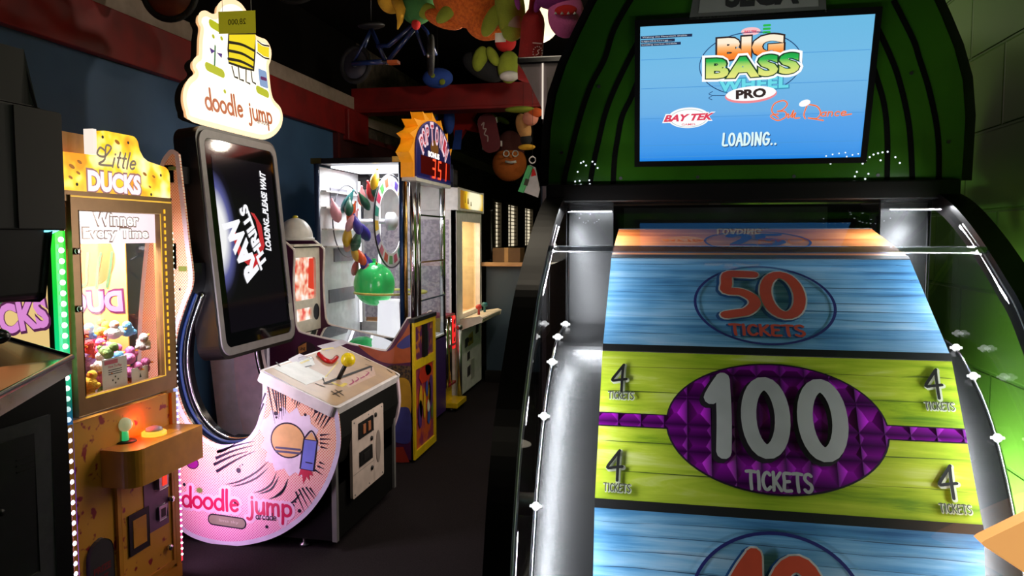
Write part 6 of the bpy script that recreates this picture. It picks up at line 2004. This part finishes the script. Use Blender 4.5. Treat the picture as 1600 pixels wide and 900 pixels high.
# carton on the half wall counter, far furniture
t = thing('cardboard_carton', 'small brown carton on the wooden counter of the blue half wall', 'box', (-1.4, 7.3, 1.2))
MB().box(-1.62, -1.34, 7.12, 7.36, 1.2, 1.34).build('carton', mat('kraft', c(96, 68, 40), .7), t, bevel=.004)
MB().box(-1.50, -1.46, 7.118, 7.362, 1.199, 1.342).build('tape', mat('tape_tan', c(166, 130, 84), .4), t)
t = thing('counter_lamp_post', 'dark thin post standing at the left end of the wooden counter', 'post', (-1.68, 7.3, 1.2))
MB().lathe((-1.66, 7.24, 1.2), [(.04, 0), (.04, .02), (.014, .03), (.014, .5), (.03, .52)], 12).build('post', black, t)
# ------------------------------------------------------------------ hanging prizes
def hang(par, top, r=.0015, m=None):
    MB().tube([top, (top[0], top[1], 3.45)], r, 4).build('hanging_line', m or ink_black, par)

def bike(name, label, A, B, r, frame_col, disc_col, front_turn=0.0, group='bicycles hung from the ceiling'):
    """A rear hub, B front hub; upright, wheels in the plane of A, B and vertical"""
    A, B = V(A), V(B)
    t = thing(name, label, 'bicycle', (A + B) / 2, group)
    ax = (B - A).normalized()
    up = V((0, 0, 1))
    side = ax.cross(up).normalized()
    fm2 = mat('frame_' + frame_col[0], frame_col[1], .3, coat=.3)
    tyre = mat('tyre', c(20, 19, 20), .7, bump=(120, .4))
    dsc = mat('disc_' + disc_col[0], disc_col[1], .4)
    L = (B - A).length
    for k, (h, tn) in enumerate(((A, 0), (B, front_turn))):
        sd = (side * math.cos(tn) + ax * math.sin(tn)).normalized()
        w_ = MB().torus(h, r - .016, .018, sd, 40, 10).build('wheel', tyre, t)
        MB().lathe(h - sd * .008, [(.0, 0), (r - .034, .0), (r - .03, .008), (r - .034, .016), (0, .016)], 32, sd).build('rim_disc', dsc, w_)
        MB().lathe(h - sd * .025, [(.012, 0), (.018, .004), (.018, .046), (.012, .05)], 12, sd).build('hub', steel, w_)
    head = B - ax * (L * .16) + up * (r * 1.75)
    bb = A + ax * (L * .42) + up * (-r * .1)
    seat = A + ax * (L * .22) + up * (r * 1.75)
    MB().tube([head, A + ax * (L * .45) + up * (r * .75), A + ax * (L * .3) + up * (r * .8)], .016, 8).tube([bb, seat], .014, 8).tube([bb, head - up * .02], .016, 8).tube([A + side * .03, seat], .009, 6).tube([A - side * .03, seat], .009, 6).build('frame', fm2, t)
    ch_ = MB().tube([A + side * .035, bb + side * .035], .018, 8)
    ch_.build('chain_guard', fm2, t)
    sd = (side * math.cos(front_turn) + ax * math.sin(front_turn)).normalized()
    MB().tube([B + sd * .035, B + sd * .035 + (head - B) * .7, head], .011, 8).tube([B - sd * .035, B - sd * .035 + (head - B) * .7, head], .011, 8).build('fork', fm2, t)
    hb_ = head + up * .12
    hbm = MB().tube([head, hb_], .011, 8).tube(smooth_path([tuple(hb_ - sd * .2 + up * .05), tuple(hb_ - sd * .08), tuple(hb_ + sd * .08), tuple(hb_ + sd * .2 + up * .05)], 5), .009, 8).build('handlebar', steel, t)
    for s_ in (-1, 1):
        g0 = hb_ + sd * .2 * s_ + up * .05
        MB().tube([g0, g0 + sd * .07 * s_], .014, 8).build('grip', ink_black, hbm)
    MB().ball(seat + up * .02, .07, 16, 8, sx=1.4, sy=.8, sz=.35).build('saddle', ink_black, t)
    cr_ = MB().tube([bb + side * .05, bb + side * .06 + V((.09, 0, -.02))], .007, 6).tube([bb - side * .05, bb - side * .06 - V((.09, 0, -.02))], .007, 6).build('crank', steel, t)
    MB().box(*[q for a in range(3) for q in ((bb + side * .08 + V((.1, 0, -.02)))[a] - (.035, .03, .01)[a], (bb + side * .08 + V((.1, 0, -.02)))[a] + (.035, .03, .01)[a])]).build('pedal', mat('pedal_orange', c(190, 90, 40), .5), cr_)
    for q in (seat + up * .03, head + up * .1):
        hang(t, tuple(q), .003)
    return t

bike('bicycle', 'dark blue child\'s bicycle hanging from the ceiling above the red beam', P(556, 101, Y=4.85), P(673, 86, Y=4.7), .13, ('blue', c(26, 44, 96)), ('greyish', c(70, 68, 78)), -.95)
bike('bicycle', 'bicycle hanging by the left wall, a black tyre with a reddish disc showing', P(40, -60, Y=3.8), P(265, -13, Y=3.8), .168, ('maroon', c(60, 20, 22)), ('rust', c(120, 60, 44)), .15)
bike('bicycle', 'bicycle hanging near the ceiling above the lit white topper, its dark tyre just showing', P(462, -50, Y=5.15), P(590, -76, Y=5.15), .26, ('black', c(18, 18, 20)), ('dark', c(30, 28, 30)))

def plush_part(par, name, m, cen, r, sc=(1, 1, 1), rot=(0, 0, 0)):
    from mathutils import Euler
    M = Euler(rot).to_matrix()
    b = MB().ball(cen, r, 22, 14, sc[0], sc[1], sc[2], mat=M)
    return b.build(name, m, par)

fur_o = mat('orange_fur', c(222, 110, 30), .95, noise=(60, c(190, 84, 20)), bump=(170, 1.0))
felt_g = mat('lime_felt', c(132, 144, 36), .9, bump=(160, .4))
felt_dg = mat('green_felt', c(52, 110, 52), .9, bump=(160, .4))
felt_y = mat('amber_felt', c(214, 160, 40), .9, bump=(160, .4))
felt_p = mat('violet_felt', c(130, 40, 120), .9, bump=(160, .4))
felt_pk = mat('pink_felt', c(206, 96, 160), .9, bump=(160, .4))
felt_r = mat('red_felt', c(190, 24, 22), .85, bump=(160, .4))
felt_b = mat('blue_felt', c(34, 70, 160), .85, bump=(160, .4))
felt_t = mat('tan_felt', c(186, 134, 80), .9, bump=(160, .4))
felt_w = mat('white_felt', c(206, 200, 196), .9, bump=(160, .4))
felt_k = mat('black_felt', c(22, 22, 26), .9, bump=(160, .4))

def pm_(x, y, Y):
    return P(x, y, Y=Y)
YO = 4.1
# orange furry plush
o_ = pm_(735, 8, YO)
t = thing('plush_toy', 'big orange furry plush with lime green fins hanging from the ceiling', 'plush toy', o_)
plush_part(t, 'body', fur_o, pm_(738, -8, YO), .2, (1.15, .8, .9))
plush_part(t, 'belly', fur_o, pm_(760, 28, YO), .13, (1.0, .8, .95), (0, .3, 0))
plush_part(t, 'tail_fin', fur_o, pm_(694, 30, YO), .12, (1.0, .45, .42), (0, .35, 0))
plush_part(t, 'ear', felt_g, pm_(698, 20, YO - .09), .075, (1.0, .35, .5), (0, -.7, 0))
plush_part(t, 'arm', felt_g, pm_(768, 32, YO - .12), .085, (.5, .35, 1.1), (0, .5, 0))
plush_part(t, 'leg', felt_g, pm_(797, 14, YO - .1), .15, (.55, .5, 1.15), (0, -.12, 0))
plush_part(t, 'foot', mat('mauve_felt', c(150, 130, 110), .9), pm_(802, 34, YO - .13), .06, (.8, .6, 1.2))
plush_part(t, 'foot', felt_g, pm_(800, 50, YO - .12), .055, (1, .8, .9))
pc2 = pm_(782, 60, YO - .06)
MB().box(pc2.x - .03, pc2.x + .03, pc2.y - .002, pc2.y, pc2.z - .02, pc2.z + .03).build('tag', paper, t)
hang(t, tuple(pm_(738, -60, YO)))
# parrot
t = thing('plush_toy', 'green plush parrot with yellow beak and blue wing hanging above the blue bicycle', 'plush toy', pm_(645, 10, 4.45))
plush_part(t, 'body', felt_dg, pm_(652, 10, 4.45), .1, (1.1, .8, 1.1))
plush_part(t, 'head', felt_y, pm_(612, -2, 4.45), .09, (1, .9, 1))
bk = MB().tube([pm_(620, 0, 4.4), pm_(626, 15, 4.38), pm_(625, 34, 4.38), pm_(621, 46, 4.38)], .03, 10, radii=[.038, .032, .018, .004]).build('beak', felt_y, t)
plush_part(t, 'wing', felt_g, pm_(668, 18, 4.4), .07, (1.0, .3, .7), (0, .3, 0))
plush_part(t, 'foot', felt_r, pm_(650, 38, 4.43), .028, (1, 1, 1.2))
hang(t, tuple(pm_(645, -20, 4.45)))
# red bottle shaped plush
YB = 3.9
t = thing('plush_bottle', 'long dark red bottle shaped plush with white emblem hanging before the glowing lamp', 'plush toy', pm_(834, 130, YB))
p0, p1 = pm_(838, -30, YB), pm_(826, 128, YB)
axis = (p1 - p0).normalized()
Lb = (p1 - p0).length
MB().lathe(p0, [(.022, 0), (.026, Lb * .1), (.03, Lb * .28), (.055, Lb * .36), (.062, Lb * .42), (.064, Lb * .9), (.058, Lb * .98), (.03, Lb)], 24, axis).build('body', mat('bottle_red', c(150, 22, 20), .8, bump=(140, .3)), t)
fe = Fr(pm_(840, 82, YB - .068), (1, 0, 0), (0, 0, 1))
em = MB()
for k in range(14):
    a = 2 * PI * k / 14 + .3
    em.poly(fe, ell(.024 * math.cos(a), .03 * math.sin(a), .0035, .0035, 8), .0)
em.ribbon(fe, smooth_path([(-.008, -.012), (.006, -.004), (.0, .008), (.01, .014)], 4), .005, 0).ribbon(fe, [(-.024, .05), (.02, .044)], .006, 0)
em.build('emblem', mat('emblem_white', c(200, 170, 165), .8), t)
hang(t, tuple(p0))
# pink monster head
t = thing('plush_toy', 'pink plush with open red mouth hanging beside the glowing ceiling lamp', 'plush toy', pm_(880, 10, 3.7))
plush_part(t, 'head', felt_pk, pm_(884, 22, 3.7), .1, (.9, .8, 1.15))
plush_part(t, 'brow', felt_p, pm_(872, 0, 3.68), .09, (1.2, .8, .5))
mo = MB().ball(pm_(884, 16, 3.61), .05, 18, 10, 1.1, .35, .5).build('mouth', felt_r, t)
te = MB()
for k in range(4):
    q = pm_(868 + k * 10, 22, 3.575)
    te.lathe(q, [(.0, .012), (.009, 0)], 6)
te.build('teeth', felt_w, mo)
hang(t, tuple(pm_(880, -10, 3.7)))
# violet ribbons
t = thing('plush_toy', 'purple plush with dangling arms at the top edge beside the red bottle plush', 'plush toy', pm_(822, -10, 3.75))
plush_part(t, 'body', felt_p, pm_(824, -22, 3.75), .09, (1.2, .8, .7))
plush_part(t, 'arm', felt_p, pm_(808, 2, 3.74), .04, (.35, .35, 1.1), (0, -.2, 0))
plush_part(t, 'arm', felt_p, pm_(842, 3, 3.74), .045, (.45, .4, 1.2), (0, .35, 0))
hang(t, tuple(pm_(824, -30, 3.75)))
# green plush by the beam
t = thing('plush_toy', 'drooping lime and grey plush hanging just above the right end of the red beam', 'plush toy', pm_(775, 100, 6.3))
plush_part(t, 'body', felt_k, pm_(755, 105, 6.3), 0.168, (1.2, .7, .6), (0, .5, 0))
plush_part(t, 'leg', felt_g, pm_(795, 105, 6.2), 0.108, (.9, .8, 1.25))
plush_part(t, 'leg', felt_g, pm_(750, 92, 6.2), 0.108, (.6, .5, 1.0), (0, .3, 0))
plush_part(t, 'arm', felt_g, pm_(770, 88, 6.17), 0.090, (.5, .5, 1.0), (0, -.5, 0))
plush_part(t, 'foot', felt_w, pm_(796, 119, 6.14), 0.084, (1, .8, .5))
plush_part(t, 'head', felt_r, pm_(790, 66, 6.3), 0.084, (1.1, .8, 1))
hang(t, tuple(pm_(790, 50, 6.3)))
# blue spotted plush
t = thing('plush_toy', 'blue plush with yellow spots hanging just behind the front bicycle wheel', 'plush toy', pm_(682, 125, 6.6))
b0 = plush_part(t, 'body', felt_b, pm_(684, 122, 6.6), .13, (1.1, .8, .7))
plush_part(b0, 'spot', felt_g, pm_(691, 128, 6.49), .028, (1, .4, 1))
plush_part(b0, 'spot', felt_g, pm_(676, 118, 6.49), .022, (1, .4, 1))
plush_part(t, 'leg', felt_b, pm_(676, 184, 7.6), .1, (.6, .6, 1.4))
plush_part(t, 'leg', felt_b, pm_(702, 186, 7.6), .1, (.6, .6, 1.6))
plush_part(t, 'foot', felt_g, pm_(673, 180, 7.5), .045, (1.4, .7, .7))
hang(t, tuple(pm_(684, 105, 6.6)))
# red star below the beam
YS = 8.3
t = thing('plush_star', 'red star shaped plush with a blue ribbon hanging below the red beam', 'plush toy', pm_(722, 195, YS))
cs = pm_(722, 188, YS)
fst = Fr(cs, (1, 0, 0), (0, 0, 1))
stp = [((.3 if k % 2 == 0 else .12) * math.sin(PI * k / 5 + PI + .25), (.3 if k % 2 == 0 else .12) * math.cos(PI * k / 5 + PI + .25)) for k in range(10)]
MB().prism(fst, stp[::-1], -.05, .05).build('star', felt_r, t, bevel=.02, seg=3)
MB().prism(fst, [(-.06, -.12), (.02, -.12), (.0, -.34), (-.1, -.34)][::-1], .06, .075).build('ribbon', felt_b, t)
hang(t, tuple(pm_(722, 172, YS)))
# skate deck
t = thing('skateboard_deck', 'dark red skateboard deck with white script hanging below the red beam', 'skateboard', pm_(765, 210, 7.6))
pa_, pb_ = pm_(758, 178, 7.6), pm_(770, 238, 7.6)
vv = (pa_ - pb_).normalized()
fsk = Fr((pa_ + pb_) / 2, (V((1, 0, 0)) - vv * vv.x), vv)
hl = (pa_ - pb_).length / 2
dk2 = MB().prism(fsk, rrect(-.1, -hl, .1, hl, .085, 6), -.012, 0).build('deck', mat('deck_red', c(96, 20, 30), .45), t, bevel=.004)
MB().ribbon(fsk, smooth_path([(-.06, .1), (-.03, .12), (-.05, .06), (-.02, .05), (-.05, -.0), (-.02, -.03), (-.03, -.08)], 4), .012, .001).build('script', mat('script_white', c(170, 150, 146), .5), dk2)
for s_ in (-1, 1):
    tk = MB().box(*[q for a in range(3) for q in (fsk.at(0, s_ * hl * .62, -.04)[a] - (.07, .025, .02)[a], fsk.at(0, s_ * hl * .62, -.04)[a] + (.07, .025, .02)[a])]).build('truck', steel, t)
    for s2 in (-1, 1):
        MB().lathe(fsk.at(s2 * .09, s_ * hl * .62, -.05), [(.03, -.015), (.03, .015)], 14, (1, 0, 0)).build('wheel', felt_w, tk)
hang(t, tuple(pa_))
# dark plush with lime feet
t = thing('plush_toy', 'dark plush with two pale lime feet hanging below the red beam beside the skateboard', 'plush toy', pm_(780, 175, 8.5))
plush_part(t, 'body', felt_k, pm_(782, 172, 8.5), .15, (1.0, .8, .7))
plush_part(t, 'foot', felt_g, pm_(772, 184, 8.4), .09, (.9, .6, .35), (0, .6, 0))
plush_part(t, 'foot', felt_g, pm_(786, 188, 8.4), .09, (.9, .6, .35), (0, .5, 0))
hang(t, tuple(pm_(782, 168, 8.5)))
# round cushion with ring eyes
YE = 7.9
t = thing('round_cushion', 'round orange and dark red cushion with white ring eyes hanging low at the far end', 'cushion', pm_(795, 262, YE))
ce = pm_(796, 256, YE)
MB().ball(ce, .19, 28, 16, 1, .5, 1).build('cushion', mat('cushion_orange', c(176, 90, 26), .9, bump=(100, .3)), t)
MB().ball(ce + V((0, .02, .14)), .17, 24, 14, .95, .5, 1.3).build('cap', mat('cushion_maroon', c(70, 24, 20), .9, bump=(100, .3)), t)
for x in (791, 805):
    MB().torus(pm_(x, 240, YE - .13), .03, .007, (0, -1, 0), 20, 6).build('ring_eye', felt_w, t)
q = pm_(798, 254, YE - .12)
MB().tube([q + V((-.06, 0, .012)), q, q + V((.06, -.005, .008))], .014, 8).build('mouth', felt_w, t)
hang(t, tuple(ce + V((0, 0, .3))))
# tan and yellow plush pieces near the black head
t = thing('plush_toy', 'tan plush with a yellow foot hanging at the far right beside the green package', 'plush toy', pm_(820, 205, 7.0))
plush_part(t, 'body', felt_t, pm_(818, 198, 7.0), .1, (.7, .7, 1.3), (0, -.3, 0))
plush_part(t, 'leg', felt_k, pm_(822, 218, 7.0), .07, (.8, .7, .9))
plush_part(t, 'foot', felt_y, pm_(823, 230, 6.95), .07, (1.2, .6, .4))
hang(t, tuple(pm_(818, 180, 7.0)))
t = thing('plush_toy', 'pink and orange plush tucked under the right end of the red beam', 'plush toy', pm_(830, 180, 6.9))
plush_part(t, 'body', mat('blush_felt', c(206, 130, 110), .9), pm_(829, 184, 6.9), .075, (1, .8, 1))
plush_part(t, 'hat', mat('hat_orange', c(196, 80, 24), .9), pm_(836, 176, 6.88), .06, (1.2, .8, .8))
plush_part(t, 'wing', felt_g, pm_(812, 171, 6.86), .12, (1.2, .5, .25))
hang(t, tuple(pm_(832, 168, 6.9)))
# green and white toy package
t = thing('toy_package', 'green and white toy package on a hook hanging left of the green wheel machine', 'package', pm_(824, 280, 4.6))
fpk = Fr(pm_(824, 280, 4.6), (1, 0, 0), (0, 0, 1))
pk = [fpk.px(*p) for p in ((812, 298), (840, 308), (843, 296), (836, 262), (828, 258))]
MB().prism(fpk, pk, -.012, 0).build('card_back', mat('package_grey', c(176, 172, 172), .5), t, bevel=.002)
MB().prism(fpk, [fpk.px(*p) for p in ((811, 299), (818, 301), (833, 262), (826, 259))], 0, .02).build('green_side', mat('package_green', c(70, 160, 96), .45), t, bevel=.002)
MB().prism(fpk, [fpk.px(*p) for p in ((819, 289), (825, 291), (828, 281), (822, 279))], .02, .021).build('badge', mat('badge_dark', c(40, 40, 20), .5), t)
MB().prism(fpk, [fpk.px(*p) for p in ((830, 276), (838, 274), (835, 264), (832, 263))], 0, .004).build('red_corner', felt_r, t)
MB().torus(pm_(832, 250, 4.6), .02, .004, (0, 1, 0), 16, 6).build('hook', felt_w, t)
hang(t, tuple(pm_(832, 245, 4.6)))

# tall white cabinet standing behind the wheel machine
YW = 3.2
t = thing('white_cabinet', 'white cabinet with a black top, just showing behind the wheel machine\'s left edge', 'cabinet', (-.15, YW + .3, 0))
fw2 = Fr((0, YW, 0), (1, 0, 0), (0, 0, 1))
h0, h1, h2 = P(813, 101, Y=YW), P(848, 172, Y=YW), P(870, 92, Y=YW)
cwm = mat('tall_cabinet_paint', c(150, 136, 142), .3)
MB().prism(fw2, [(h0.x, h0.z), (h1.x, h1.z), (h1.x, 0.03), (.25, .03), (.25, h0.z)], -.95, 0).build('body', cwm, t)
MB().box(h0.x - .012, .26, YW - .012, YW + .96, h0.z, h0.z + .03).build('top', mat('top_black', c(18, 16, 20), .15), t, bevel=.006)
MB().box(h1.x - .003, h1.x + .003, YW - .008, YW, 1.96, h0.z).build('edge_light', glow('edge_warm', c(255, 240, 220), .8), t)
MB().box(h1.x + .02, .2, YW - .01, YW, .5, h0.z - .06).build('door', mat('cabinet_door', c(110, 96, 90), .2), t)
added_pane = MB().box(h1.x - .006, h1.x - .001, YW + .08, YW + .87, .85, 1.78).build('lit_window', glow('window_warm', c(255, 236, 210), 1.6), t)  # glowing pane added on the unseen side to brighten the machines opposite
MB().prism(Fr((h1.x, 0, 0), (0, -1, 0), (0, 0, 1)), [[(-YW - .92, .8), (-YW - .03, .8), (-YW - .03, 1.83), (-YW - .92, 1.83)], [(-YW - .87, .85), (-YW - .87, 1.78), (-YW - .08, 1.78), (-YW - .08, .85)]], 0, .012).build('window_frame', chrome, added_pane)  # frame of the added glowing pane
lamp('cabinet_glow', 'AREA', (h1.x - .01, YW + .47, 1.3), 9, (1, .9, .8), .75, .9, aim=(-1, 0, 0), along=(0, 0, 1))  # fill light of the added pane
